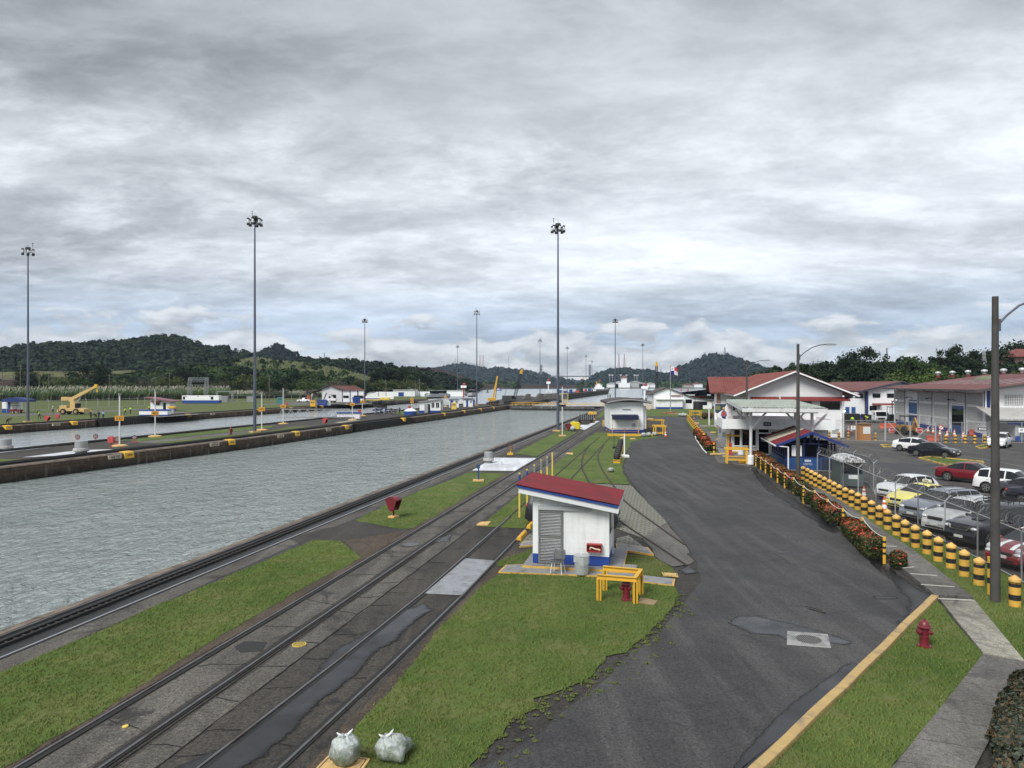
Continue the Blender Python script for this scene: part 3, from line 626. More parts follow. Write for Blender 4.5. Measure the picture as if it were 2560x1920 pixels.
def hill(name,ridge,D,wf,wb,m,z0=-.5,rough=.06,prof=1.0,seed=0,step=10,drop=0):
 xs=[];zs=[]
 pts=[P(x,y,D)-Vector((0,0,drop))for x,y in ridge];st=D*step/F;X=pts[0].x;i=0;cols=[]
 while X<pts[-1].x:
  while pts[i+1].x<X:i+=1
  t=(X-pts[i].x)/(pts[i+1].x-pts[i].x);t2=t*t*(3-2*t)*.5+t*.5;cols.append((X,pts[i].z+(pts[i+1].z-pts[i].z)*t2));X+=st
 nf,nb=14,6;V=[]
 for(X,Z)in cols:
  for j in range(nf+nb+1):
   if j<=nf:t=j/nf;y=D-wf*(1-t);z=z0+(Z-z0)*(t**prof)
   else:t=(j-nf)/nb;y=D+wb*t;z=Z*(1-t)+z0*t
   k=math.sin(math.pi*min(1,t if j<=nf else 1-t)*.5)
   nz=mnoise.noise(Vector((X*.9/wf*3+seed,y*3/wf,seed)))+.5*mnoise.noise(Vector((X*9/wf+seed,y*9/wf,seed)))
   z+=(Z-z0)*rough*nz*math.sin(math.pi*min(t,1)if j<=nf else 0)
   V.append((X,y,z))
 M_=nf+nb+1;nc=len(cols);Fq=[(a*M_+j,(a+1)*M_+j,(a+1)*M_+j+1,a*M_+j+1)for a in range(nc-1)for j in range(M_-1)]
 o=from_np(name,V,Fq,MT[m],smooth=True);o['kind']='structure'
 HILLS[name]=0
 return np.array(V).reshape(nc,M_,3)
def on_hill(grid,a,t):
 """point on the front slope: a along 0..1, t foot..ridge 0..1"""
 nc=grid.shape[0];ca=min(a*(nc-1),nc-1.001);i=int(ca);f=ca-i;cj=min(t*14,13.99);j=int(cj);g=cj-j
 q=(grid[i,j]*(1-f)+grid[i+1,j]*f)*(1-g)+(grid[i,j+1]*(1-f)+grid[i+1,j+1]*f)*g
 return q
rs=np.random.RandomState(5)
def cards(cent,nrm,size,rs,asp=(.5,.9)):
 """leaf-shaped quads: centres (n,3), normals (n,3), size (n,)"""
 n=len(cent);nrm=nrm/np.linalg.norm(nrm,axis=1,keepdims=True);r=rs.normal(size=(n,3));a=np.cross(nrm,r);a/=np.linalg.norm(a,axis=1,keepdims=True);b=np.cross(nrm,a)
 s=size[:,None];w_=rs.uniform(*asp,size=(n,1));lift=nrm*s*.25
 V=np.stack([cent-a*s,cent+b*s*w_-a*s*.1+lift,cent+a*s,cent-b*s*w_-a*s*.1-lift*.5],1).reshape(-1,3)
 return V,np.arange(4*n).reshape(n,4)
def crown_np(rs,rx=.34,rz=.36,zc=.62,K=26,per=46,cs=.025,cr=(.07,.20),flat=0.0):
 """crown of a tree one unit high"""
 th=rs.uniform(0,6.283,K);u=rs.uniform(-.75,1,K);rr=rs.uniform(.55,1,K)**.6
 cen=np.stack([np.cos(th)*np.sqrt(1-np.minimum(u*u,.98))*rx*rr*rs.uniform(.8,1.2,K),np.sin(th)*np.sqrt(1-np.minimum(u*u,.98))*rx*rr*rs.uniform(.8,1.2,K),zc+u*rz*rr*(1-flat)],1)
 Vs=[]
 for c in cen:
  n=int(per*1.5*rs.uniform(.6,1.4));d=rs.normal(size=(n,3));d[:,2]+=.35;d/=np.linalg.norm(d,axis=1,keepdims=True);r=rs.uniform(*cr)
  Vs.append((c+d*r*rs.uniform(.35,1.25,(n,1))*[1,1,.72],d+rs.normal(size=(n,3))*.5))
 ce=np.concatenate([a for a,b in Vs]);no=np.concatenate([b for a,b in Vs])
 V,Fq=cards(ce,no,rs.uniform(.6,1.3,len(ce))*cs,rs);return V,Fq,cen
def leafmat(name,col,isl=.45,var=.6,vs=.10):
 return mat(name,col,.75,var=var,vs=vs,islands=isl,spec=.2,objs=.25)
leafmat('leaf_dark',(.012,.025,.009));leafmat('leaf_mid',(.028,.054,.013));leafmat('leaf_light',(.062,.095,.022));leafmat('leaf_olive',(.055,.070,.022));leafmat('leaf_far',(.008,.016,.012),.5,.7,.03)
leafmat('leaf_grey',(.085,.078,.062))
BARK=mat('bark',(.075,.06,.045),.9,var=.3,bump=.5)
def forest(name,grid,n,size,m,tr=(.02,1.0),ar=(0,1),label=None,seed=0,per=30,bias=1.0,cs=.17):
 rs=np.random.RandomState(seed);Vs=[];Fs=[];k=0
 for _ in range(n):
  a=rs.uniform(*ar);t=tr[0]+(tr[1]-tr[0])*rs.uniform()**bias;p=on_hill(grid,a,t);s=size*rs.uniform(.6,1.35)
  d=rs.normal(size=(per,3));d[:,2]=np.abs(d[:,2])*1.0+.1*d[:,2];d/=np.linalg.norm(d,axis=1,keepdims=True)
  c=p+d*s*[.62,.62,.8]*rs.uniform(.75,1.1,(per,1))+[0,0,s*.15]
  V,Fq=cards(c,d+rs.normal(size=(per,3))*.45,np.full(per,s*cs*2)*rs.uniform(.6,1.2,per),rs,(.6,1.0));Vs.append(V);Fs.append(Fq+k);k+=len(V)
 o=from_np(name,np.concatenate(Vs),np.concatenate(Fs),MT[m]);tag(o,label,None,kind='stuff');return o
  # ---- far shore and its hills (blue with distance)
sh=MB();sh.prism([(-3200,1345),(-180,1345),(40,1395),(130,1385),(420,1390),(700,1300),(1000,1290),(3900,1350),(3900,5000),(-3200,5000)],-6,.2)
sh.build('far_shore',MT['far_shore'],kind='structure')
g1=hill('hills',[(1060,958),(1085,930),(1092,922),(1120,914),(1150,911),(1172,913),(1195,917),(1212,922),(1250,921),(1280,924),(1320,928),(1350,931),(1366,937),(1376,948),(1400,956)],3300,700,500,'wood_floor',seed=1,step=5,drop=13)
g2=hill('hills',[(1360,958),(1374,950),(1390,946),(1402,943),(1420,950),(1440,952),(1455,954),(1478,958)],4300,500,400,'wood_floor',seed=2,step=4,drop=13)
g3=hill('hills',[(1450,960),(1468,953),(1474,944),(1482,937),(1500,930),(1525,925),(1545,922),(1565,922),(1590,926),(1610,924),(1630,930),(1660,937),(1690,945),(1720,955)],2700,600,500,'wood_floor',seed=3,step=5,drop=12)
g4=hill('hills',[(1600,958),(1640,940),(1665,932),(1685,924),(1700,915),(1712,912),(1730,905),(1745,896),(1762,890),(1780,887),(1800,889),(1815,888),(1830,893),(1850,905),(1880,917),(1915,925),(1960,932),(2050,945),(2200,955)],2250,560,500,'wood_floor',seed=4,step=6,drop=11)
forest('forest',g1,1500,17,'leaf_far',label='blue wooded far hills left of the long bridge',seed=11,per=16,cs=.22)
forest('forest',g2,250,17,'leaf_far',label='lowest and palest wooded hill seen under the long bridge',seed=12,per=14,cs=.22)
forest('forest',g3,1300,15,'leaf_far',label='wooded far hill carrying two red and white lattice masts',seed=13,per=26,cs=.17)
forest('forest',g4,2300,14,'leaf_far',label='big rounded wooded hill rising behind the flag pole',seed=14,per=30,cs=.16)
dm=MB();dm.extr([(0,-2),(26,9.5),(34,9.5),(60,-2)],0,1)
dm=MB();a,b=P(1062,960,1240),P(1440,960,1330)
for(x0,x1)in((a.x,b.x),):
 dm.add([(x0-60,1225,-2),(x1,1310,-2),(x1,1345,5.5),(x0-60,1265,9),(x1,1362,5.5),(x0-60,1285,9),(x1,1400,-2),(x0-60,1320,-2)],[(0,1,2,3),(3,2,4,5),(5,4,6,7),(1,6,4,2),(0,3,5,7)])
dm.build('embankment',MT['brown_earth'],kind='structure')
rnd=random.Random(8)
ter=MB()
for i in range(7):
 z0_,z1_=1.5+i*5.0,1.5+(i+1)*5.0;y0=1085+i*26;xl,xr=-190,P(1236-i*22,950,y0).x
 ter.add([(xl,y0,z0_-6),(xr,y0+10,z0_-6),(xr-10,y0+16,z1_),(xl,y0+9,z1_),(xr-16,y0+42,z1_+.2),(xl,y0+34,z1_+.2),(xl,y0+60,z0_-6),(xr,y0+60,z0_-6)],[(0,1,2,3),(3,2,4,5),(1,7,4,2),(7,6,5,4),(6,0,3,5)])
 ter.mi[-5:]=[0,1,0,0,0]
ter.build('hillside_terraces',[MT['brown_earth'],MT['hill_dry']],kind='structure')
 # ---- left side: ridge, cone, embankment, shrubby hill
h1=hill('hills',[(-700,886),(-500,880),(-300,876),(-160,872),(-60,868),(0,868),(37,871),(72,862),(130,859),(173,855),(226,858),(260,855),(327,850),(370,845),(395,838),(414,837),(440,838),(463,842),(492,853),(535,868),(573,864),(590,868),(616,879),(650,884),(700,905),(760,930)],1050,360,300,'wood_floor',seed=5,step=7,drop=8)
forest('forest',h1,6200,9.0,'leaf_dark',label='long dark wooded ridge behind the yellow crane and the cane',seed=15,per=44,cs=.13)
h2=hill('hills',[(620,905),(650,882),(672,874),(690,864),(706,864),(718,868),(735,880),(748,891),(770,910)],1500,240,200,'wood_floor',seed=6,step=5,drop=10)
forest('forest',h2,560,12,'leaf_far',label='small pointed wooded hill beyond the ridge',seed=16,per=40,cs=.14)
hill('embankment',[(-700,931),(-160,931),(0,930),(100,928),(200,929),(320,926),(420,928),(520,925)],560,60,60,'hill_dry',seed=7,prof=.8)
eb=MB();eb.extr([(0,-1),(14,9.2),(24,9.2),(24,-1)],0,1)
eb=MB();A_,B_=P(-700,960,470),P(300,960,480)
eb.add([(A_.x,455,-1),(B_.x,470,-1),(B_.x,490,9.5),(A_.x,476,11.5),(B_.x,500,9),(A_.x,486,11),(B_.x+12,520,-1),(A_.x,520,-1)],[(0,1,2,3),(3,2,4,5),(1,6,4,2),(6,7,5,4),(7,0,3,5)])
eb.build('embankment',MT['brown_earth'],kind='structure')
h4=hill('hills',[(700,925),(740,903),(773,898),(830,899),(892,902),(930,907),(978,914),(1030,921),(1071,926),(1090,932),(1130,942),(1160,952),(1200,960)],880,260,200,'hill_grass',seed=8,step=6,drop=6)
forest('forest',h4,1500,7.5,'leaf_dark',label='dark wooded hill ending above the brown terraces',seed=17,per=40,tr=(.3,1),cs=.13)
h3=hill('hills',[(240,962),(300,948),(380,938),(430,922),(470,912),(500,908),(560,905),(600,896),(640,889),(690,897),(756,902),(790,908),(830,914),(871,924),(900,932),(929,940),(960,950),(1000,962)],560,150,130,'hill_grass',seed=9,step=9,drop=2.5)
forest('forest',h3,1500,4.2,'leaf_mid',label='shrubs and small trees spreading over the grassy hill',seed=18,per=60,tr=(.0,.62),bias=1.25,cs=.13)
forest('forest',h3,330,4.4,'leaf_dark',label='dark thicket on the left flank of the grassy hill',seed=19,per=60,tr=(.1,.97),ar=(.1,.5),cs=.13)
forest('forest',h3,90,2.8,'leaf_mid',label='scattered bushes on the upper grassy slope',seed=20,per=40,tr=(.5,1.0),ar=(.35,.95),cs=.15)
 # ---- individual trees
def tree_proto(name,seed,m,**k):
 rs=np.random.RandomState(seed);V,Fq,cen=crown_np(rs,**k)
 cr=from_np('crown',V,Fq,MT[m]);C.objects.unlink(cr)
 mb=MB();zt=k.get('zc',.62)
 mb.tube([(0,0,-.05),(.006,0,zt*.35),(-.004,.006,zt*.75),(0,0,zt+.1)],[.030,.024,.016,.006],8)
 for c in cen[::3]:mb.tube([(0,0,zt*.42),(c[0]*.45,c[1]*.45,zt*.6+(c[2]-zt)*.35),tuple(c)],[.013,.009,.003],5,cap=False)
 tr=mb.build('trunk',BARK,smooth=60);C.objects.unlink(tr)
 return cr.data,tr.data
PRO={'round':tree_proto('round',1,'leaf_dark',K=30,per=60),'broad':tree_proto('broad',2,'leaf_dark',rx=.46,rz=.30,zc=.62,K=34,per=56),
 'light':tree_proto('light',3,'leaf_mid',rx=.40,rz=.36,zc=.58,K=30,per=52),'lime':tree_proto('lime',4,'leaf_light',rx=.42,rz=.34,zc=.58,K=26,per=46),
 'umbrella':tree_proto('umbrella',6,'leaf_dark',rx=.50,rz=.2,zc=.78,K=26,per=48,cr=(.08,.15)),'olive':tree_proto('olive',7,'leaf_olive',rx=.44,rz=.36,zc=.55,K=28,per=44),
 'open':tree_proto('open',8,'leaf_dark',rx=.20,rz=.22,zc=.74,K=10,per=26,cr=(.05,.1),cs=.022),'bare':tree_proto('bare',9,'leaf_grey',rx=.42,rz=.34,zc=.58,K=40,per=20,cs=.016)}
def tree(kind,x,ytop,Y,label,zb=0.0,group=None,wide=1.0):
 top=P(x,ytop,Y);hgt=(top.z-zb)
 t=thing('tree',label,'tree',(top.x,Y,zb),random.uniform(0,6.28),group);t.scale=(hgt*wide,hgt*wide,hgt)
 for nm,d in zip(('crown','trunk'),PRO[kind]):
  o=bpy.data.objects.new(nm,d);C.objects.link(o);o.parent=t
 return t
GL='trees behind the cane on the far bank';GR='trees on the rise behind the warehouse roofs'
for k_,x,yt,Y,lb,wd in(('broad',-60,922,335,'dark spreading tree just left of the frame',1.3),('light',-150,928,330,'green tree farther left of the frame',1.4),('round',-260,920,345,'tall dark tree far left of the frame',1.2),('round',66,925,330,'small dark tree behind the far flood light mast at the frame edge',1.1),('light',128,930,335,'bushy green tree second along the cane from the mast',1.2),('olive',165,932,322,'low olive tree just before the big round tree',1.4),
 ('broad',222,909,330,'big round dark crown above the crane boom',1.35),('light',190,940,318,'low light green tree under the big round crown',1.5),('round',258,938,345,'dark tree tucked behind the big round crown',1.1),
 ('olive',300,944,330,'pale scrubby tree above the cane by the power pole',1.5),('bare',372,932,325,'grey thin-leaved tree behind the white hut',1.1),('broad',345,941,345,'dark spreading tree between scrub and hut',1.3),
 ('round',452,922,330,'dark tree beside the power pole left of the steel frame',1.1),('olive',425,930,318,'brownish tree beside the tall power pole',1.1),('broad',500,925,340,'broad dark tree right behind the steel frame',1.2),('bare',540,944,312,'leafless grey tree right of the steel frame',1.3),
 ('light',570,930,325,'full green tree over the blue and white container end',1.2),('round',606,918,335,'tall dark tree just before the centre mast',1.1),('olive',628,925,318,'olive tree half hidden by the centre mast',1.2),
 ('light',672,938,312,'green tree above the teal container',1.4),('broad',712,943,305,'spreading tree right of the leaning power pole',1.3),('lime',768,945,300,'bright green bushy tree on the slope above the pickup',1.4),('round',740,925,345,'dark conical tree on the grassy slope',.7),
 ('bare',836,940,300,'purple-grey leafless tree behind the red-roofed shed',1.3),('olive',912,940,312,'rusty olive tree behind the shed roof end',1.4),('broad',880,942,322,'dark tree behind the shed ridge',1.2),
 ('round',955,920,400,'first tall tree of the clump above the long white building',1.3),('light',985,912,410,'second tall tree of the clump above the long white building',1.3),('broad',1012,917,405,'tallest broad tree of the clump beside the terraces',1.3),
 ('light',1040,926,400,'sloping outer tree of the clump beside the terraces',1.4),('round',1062,938,395,'lowest tree ending the clump before the terraces',1.4),('olive',1000,940,380,'yellowish tree low in front of the clump',1.5),
 ('lime',965,946,375,'bright low tree in front of the clump',1.6),('olive',1032,948,370,'low olive tree by the twin utility poles',1.6),('light',1097,962,420,'small green tree standing alone at the water',1.6),('broad',915,962,290,'low dark bushes beside the shed gable',2.0)):
 tree(k_,x,yt,Y*1.16,lb,0,GL,wd)
hr=hill('hills',[(1880,962),(1960,950),(2050,940),(2150,932),(2260,930),(2400,925),(2560,915),(2750,905),(2950,905)],330,110,200,'wood_floor',seed=10,step=14)
forest('forest',hr,700,5.5,'leaf_dark',label='dark undergrowth between the trees on the rise',seed=21,per=110,tr=(.15,1),cs=.085)
for k_,x,yt,Y,lb,wd in(('round',2008,915,270,'dark tree right beside the lamp pole over the gable',1.2),('broad',2046,905,285,'broad dark tree over the right gable slope',1.2),('open',2091,888,320,'thin open-crowned tree standing above the others',.8),
 ('broad',2118,892,280,'dense dark tree left of the big umbrella crown',1.0),('umbrella',2160,873,275,'big umbrella-crowned tree left of the pylon',.75),('round',2150,905,262,'dark tree under the umbrella crown',1.1),('broad',2195,905,290,'dark tree under the pylon, seen over the second roof',1.2),
 ('round',2245,906,300,'dark tree right of the pylon',1.1),('round',2272,905,270,'small dark tree before the tall green one',1.0),('light',2298,882,262,'tall green tree above the warehouse roof start',.85),('lime',2262,925,222,'bright yellow-green tree behind the second roof',1.5),
 ('lime',2312,916,225,'bright leafy tree behind the warehouse ridge',1.3),('open',2345,876,285,'airy tall tree with open branches',1.1),('light',2370,918,240,'palm-like green tree below the red-roofed villa',1.2),('umbrella',2398,868,262,'flat-topped dark tree beside the dark pole',.62),
 ('broad',2440,880,270,'wide dark tree between flat crown and lattice tower',.95),('round',2425,905,250,'dark tree low behind the roof ventilators',1.2),('broad',2480,872,300,'dark tree left of the near concrete pole',1.0),('broad',2525,857,320,'high dark tree on the crest right of the near pole',1.0),
 ('round',2570,862,310,'dark tree cut by the frame edge',1.1),('light',2540,905,270,'green tree before the red-roofed villa',1.2),('olive',2500,915,255,'olive tree over the last ventilators',1.2),('broad',2610,858,320,'dark tree just outside the frame edge',1.1),('light',2340,905,255,'mid green tree under the airy tall tree',1.1)):
 tree(k_,x,yt,Y,lb,0,GR,wd)
rs2=np.random.RandomState(77);Vs=[];Fs=[];k0=0
for i in range(520):
 x=rs2.uniform(1440,1960)if i<330 else rs2.uniform(1090,1290);Y=rs2.uniform(1400,1640)if i<330 else rs2.uniform(1290,1500)
 p=P(x,960,Y);s=rs2.uniform(5,11);d=rs2.normal(size=(22,3));d[:,2]=abs(d[:,2]);d/=np.linalg.norm(d,axis=1,keepdims=True)
 c=np.array([p.x,Y,.5])+d*s*[.8,.8,1.0];V,Fq=cards(c,d+rs2.normal(size=(22,3))*.4,np.full(22,s*.42),rs2,(.6,1));Vs.append(V);Fs.append(Fq+k0);k0+=len(V)
tag(from_np('treeline',np.concatenate(Vs),np.concatenate(Fs),MT['leaf_mid']),'low green trees lining the far shore of the lake',None,kind='stuff')
 # ---- cane with pale plumes, uncountable
def cane(lines,n,hgt,label,seed,plume=.13,depth=16):
 rs=np.random.RandomState(seed);V=[];Fq=[];mi=[];k=0
 for i in range(n):
  L=lines[rs.randint(len(lines))];t=rs.uniform();a,b=G(*L[0]),G(*L[1]);q=a.lerp(b,t);dep=rs.uniform()**1.3*depth
  q=q*(1+dep/q.y);x,y=q.x+rs.uniform(-.5,.5),q.y;h=hgt*rs.uniform(.65,1.05)*(.75+.25*min(1,dep/5));az=rs.uniform(0,6.283);w_=rs.uniform(.10,.22);ln=rs.uniform(.1,.8);la=rs.uniform(-.6,1.0)
  dx_,dy_=math.cos(az)*w_,math.sin(az)*w_;lx,ly=ln*math.cos(la),ln*math.sin(la)
  V+=[(x-dx_,y-dy_,0),(x+dx_,y+dy_,0),(x+dx_*.8+lx*.4,y+dy_*.8+ly*.4,h*.6),(x-dx_*.8+lx*.4,y-dy_*.8+ly*.4,h*.6),(x+lx*1.6+dx_*.1,y+ly*1.6,h),(x+lx*1.5-dx_*.1,y+ly*1.5,h*.98)]
  Fq+=[(k,k+1,k+2,k+3),(k+3,k+2,k+4,k+5)];mi+=[2 if h*.6<99 and rs.uniform()<.75 else 0,0];k+=6
  if rs.uniform()<plume*(.5+dep/depth):
   ph=rs.uniform(.5,1.1);pw=rs.uniform(.07,.15);V+=[(x+lx*1.6-pw,y+ly,h*.95),(x+lx*1.6+pw,y+ly,h),(x+lx*2.4+pw,y+ly*1.5,h+ph*.8),(x+lx*2.6,y+ly*1.5,h+ph)];Fq.append((k,k+1,k+2,k+3));mi.append(1);k+=4
 o=from_np('cane',V,Fq,[mat('cane_green',(.075,.125,.045),.7,var=.3,vs=.12,islands=.4),mat('cane_plume',(.34,.33,.27),.8,var=.2,islands=.3),mat('cane_stem',(.055,.058,.030),.8,var=.4,vs=.1,islands=.5)],mi)
 tag(o,label,None,kind='stuff')
cane([((-450,1005),(-70,1003)),((-70,1003),(160,1002)),((160,1002),(320,1000)),((320,1000),(570,997))],20000,5.6,'tall green cane with white plumes behind the wire fence',31,.16)
cane([((560,997),(700,995)),((700,995),(860,993))],5000,3.4,'pale plumed cane between the fence and the red-roofed shed',32,.25,12)
def plumes(grid,n,ar,tr,label,seed,s=1.6):
 rs=np.random.RandomState(seed);V=[];Fq=[];k=0
 for i in range(n):
  p=on_hill(grid,rs.uniform(*ar),rs.uniform(*tr));h=s*rs.uniform(.7,1.5);w_=s*.32;l=rs.uniform(.1,.6)*s
  V+=[(p[0]-w_,p[1],p[2]),(p[0]+w_,p[1],p[2]),(p[0]+w_*.8+l,p[1],p[2]+h),(p[0]-w_*.2+l,p[1],p[2]+h*1.1)];Fq.append((k,k+1,k+2,k+3));k+=4
 tag(from_np('tall_grass',V,Fq,mat('plume_grass',(.115,.13,.065),.85,var=.35,vs=.08,islands=.45)),label,None,kind='stuff')
plumes(h3,5200,(.28,.95),(.35,1.0),'pale tall grass over the open slope of the grassy hill',41,1.1)
plumes(h3,900,(.42,.98),(.95,1.0),'white plumes along the crest of the grassy hill',42,1.5)
  # === NEAR RIGHT BANK
GREY=mat('grey_paint',(.22,.225,.23),.55,var=.15)
LGREY=mat('light_grey_metal',(.36,.37,.38),.45,.4,var=.15,vs=2)
GALV=mat('galvanised',(.46,.475,.49),.45,.45,var=.2,vs=5)
GLASS=mat('dark_glass',(.008,.010,.012),.06,var=.05,spec=.6)
BLUEP=mat('blue_paint',(.012,.048,.24),.5,var=.12,vs=3,dirt=(.10,.12,.17),ds=2,dth=(.6,.8))
NAVY=mat('navy_canvas',(.010,.014,.045),.8,var=.25,vs=2)
ROOFR=mat('roof_red',(.165,.022,.030),.62,var=.22,vs=1.0,dirt=(.085,.030,.030),ds=1.3,dth=(.45,.75),spec=.2)
CREAM=mat('cream_yellow',(.56,.37,.14),.8,var=.2,vs=4,dirt=(.30,.21,.12),ds=5,dth=(.5,.7),bump=.3)
CONC=mat('pale_concrete',(.36,.36,.35),.85,var=.2,vs=2,dirt=(.16,.16,.15),ds=1.5,bump=.3)
RUBBER=mat('rubber',(.018,.018,.018),.7,var=.2)
ORANGE=mat('cone_orange',(.62,.085,.025),.5,var=.1)
MAROON=mat('maroon_paint',(.150,.014,.024),.38,var=.2,vs=4,dirt=(.09,.02,.02),ds=4)
GREENST=mat('door_grey',(.13,.14,.135),.5,var=.12)
WOODB=mat('brown_timber',(.16,.085,.045),.7,var=.25)
STRIPE=[YEL,BLK]
  # ---- white hut with the red mono-pitch roof
hut=thing('hut','white block hut with red sloping roof and blue base beside the tracks','hut',G(1333,1406,.15)*1,LOCK);hut.location.z=0
HW,HD=2.97,2.85;Z0=.15;zl,zr=3.14,2.64
def roofz(x):return zl+(zr-zl)*x/HW
mb=MB()
mb.extr([(0,Z0),(HW,Z0),(HW,zr),(0,zl)],0,HD)
m,n,tc=new_mat('block_white')
mpb=n.a('ShaderNodeMapping',{'Vector':tc,'Rotation':(R(90),0,0)}).outputs[0]
bk=n.a('ShaderNodeTexBrick',{'Vector':mpb,'Scale':1.0,'Brick Width':.40,'Row Height':.20,'Mortar Size':.004,'Color1':(1,1,1,1),'Color2':(.97,.97,.97,1),'Mortar':(.86,.86,.86,1)})
zz=n.a('ShaderNodeSeparateXYZ',{0:tc}).outputs[2]
c=n.mix(n.ramp(n.noise(tc,1.4,7,.65),[(.4,0.0),(.8,1.0)]),(.72,.75,.75),(.58,.60,.60))
c=n.mix(1.0,c,bk.outputs['Color'],'MULTIPLY');stk=n.noise(n.a('ShaderNodeMapping',{'Vector':tc,'Scale':(5,5,.35)}).outputs[0],1.3,6,.65);c=n.mix(n.m('MULTIPLY',n.ramp(stk,[(.5,0.0),(.75,1.0)]),.45),c,(.38,.38,.36))
c=n.mix(n.m('GREATER_THAN',.52,zz),c,(.010,.046,.235))
out(n,c,.55,bump(n,bk.outputs['Fac'],-.25,.01));BLOCKW=m
mb.build('wall',BLOCKW,hut)
for x0 in(-.012,HW-.30):
 mb=MB();mb.extr([(x0,Z0),(x0+.312,Z0),(x0+.312,roofz(x0+.3)-.03),(x0,roofz(x0)-.02)],-.025,.1);mb.build('corner_pilaster',BLOCKW,hut)
mb=MB();T_=.05
def rz_(x):return zl+.055+(zr-zl)*x/HW
for i in range(26):
 pass
y0,y1,x0,x1=-.52,HD+.42,-.62,HW+.42
n_r=34
for i in range(n_r):
 ya,yb=y0+(y1-y0)*i/n_r,y0+(y1-y0)*(i+1)/n_r;ym=yb-.022
 mb.add([(x0,ya,rz_(x0)),(x1,ya,rz_(x1)),(x1,ym,rz_(x1)),(x0,ym,rz_(x0)),(x0,ym+.011,rz_(x0)+.022),(x1,ym+.011,rz_(x1)+.022),(x1,yb,rz_(x1)),(x0,yb,rz_(x0))],[(0,1,2,3),(3,2,5,4),(4,5,6,7)])
mb.add([(x0,y0,rz_(x0)-.03),(x1,y0,rz_(x1)-.03),(x1,y1,rz_(x1)-.03),(x0,y1,rz_(x0)-.03)],[(0,3,2,1)])
mb.build('roof',ROOFR,hut)
for yy in(y0+.03,y1-.08):mb=MB();mb.bar((x0+.05,yy+.02,rz_(x0)-.085),(x1-.05,yy+.02,rz_(x1)-.085),.05,.09);mb.build('fascia',BLUEP,hut)
mb=MB()
for yy in(y0+.06,y1-.10):mb.bar((x0+.12,yy+.05,rz_(x0)-.25),(x1-.02,yy+.05,rz_(x1)-.25),.06,.20)
mb.bar((x1-.06,y0+.1,rz_(x1)-.24),(x1-.06,y1-.1,rz_(x1)-.24),.05,.2)
mb.box(x0+.12,HW+.3,y0+.1,y1-.1,0,0)if False else None
mb.build('eaves_board',mat('eaves_white',(.60,.63,.64),.6,var=.08),hut)
dr=MB();dr.box(.21,.30,-.06,.02,Z0,2.24);dr.box(1.10,1.19,-.06,.02,Z0,2.24);dr.box(.30,1.10,-.06,.02,2.14,2.24);dr.box(.30,1.10,-.06,.02,1.12,1.24);dr.box(.30,1.10,-.06,.02,Z0,.25)
door=dr.build('door',GREENST,hut,bevel=.006)
sl=MB()
for z in[Z0+.13+i*.0585 for i in range(15)]+[1.27+i*.0585 for i in range(15)]:sl.obox((.70,-.03,z),(.40,0,0),(0,.028,-.016),(0,.002,.004))
sl.build('louvres',LGREY,door)
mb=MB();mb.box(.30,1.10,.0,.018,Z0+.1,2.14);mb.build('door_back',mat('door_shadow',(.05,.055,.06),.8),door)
mb=MB();mb.tube([(.245,-.06,1.2),(.245,-.11,1.2),(.245,-.11,1.0),(.245,-.06,1.0)],.012,6);mb.build('handle',GALV,door)
mb=MB();mb.box(.20,2.30,-.10,.0,2.255,2.42);mb.build('door_track',mat('track_cover',(.40,.42,.43),.5,var=.08),hut,bevel=.01)
mb=MB();mb.box(HW-.0,HW+.03,.45,1.7,1.3,2.35);wf=mb.build('window',mat('window_frame',(.10,.11,.12),.5),hut)
mb=MB();mb.box(HW+.02,HW+.04,.52,1.63,1.37,2.28);mb.build('pane',GLASS,wf)
mb=MB();mb.box(HW+.0,HW+.06,1.9,1.98,.2,2.6);mb.build('downpipe',WHITEP,hut)
mb=MB();mb.box(-.35,HW+.55,-.45,HD+.4,0,.13,0);mb.box(-.36,HW+.56,-.47,-.45,0,.135,1);mb.box(HW+.55,HW+.57,-.46,HD+.4,0,.135,1);mb.box(HW+.57,HW+1.05,.0,.55,0,.13,0);mb.box(HW+.57,HW+1.06,-.02,.0,0,.13,1)
mb.build('plinth',[MT['walk_slab'],PLY],hut)
def on_hut(x,y,z):return hut.matrix_basis@Vector((x,y,z))
fb=thing('fire_hose_box','open red fire box with a cream hose fitting on the hut wall','fire box',on_hut(2.42,-.03,.72),LOCK)
mb=MB();mb.box(-.29,.29,-.20,-.005,.27,.31);mb.box(-.29,-.27,-.2,-.005,0,.27);mb.box(.27,.29,-.2,-.005,0,.27);mb.box(-.27,.27,-.2,-.005,0,.02);mb.box(-.27,.27,-.02,-.004,.02,.27);mb.build('box',REDP,fb)
mb=MB();mb.tube([(-.16,-.12,.09),(-.14,-.12,.17),(-.06,-.12,.15),(.06,-.12,.10),(.17,-.12,.10)],[.03,.035,.03,.035,.03],8);mb.ell((.2,-.13,.08),.045,8,6);mb.build('hose_fitting',mat('hose_cream',(.55,.48,.36),.6),fb,smooth=60)
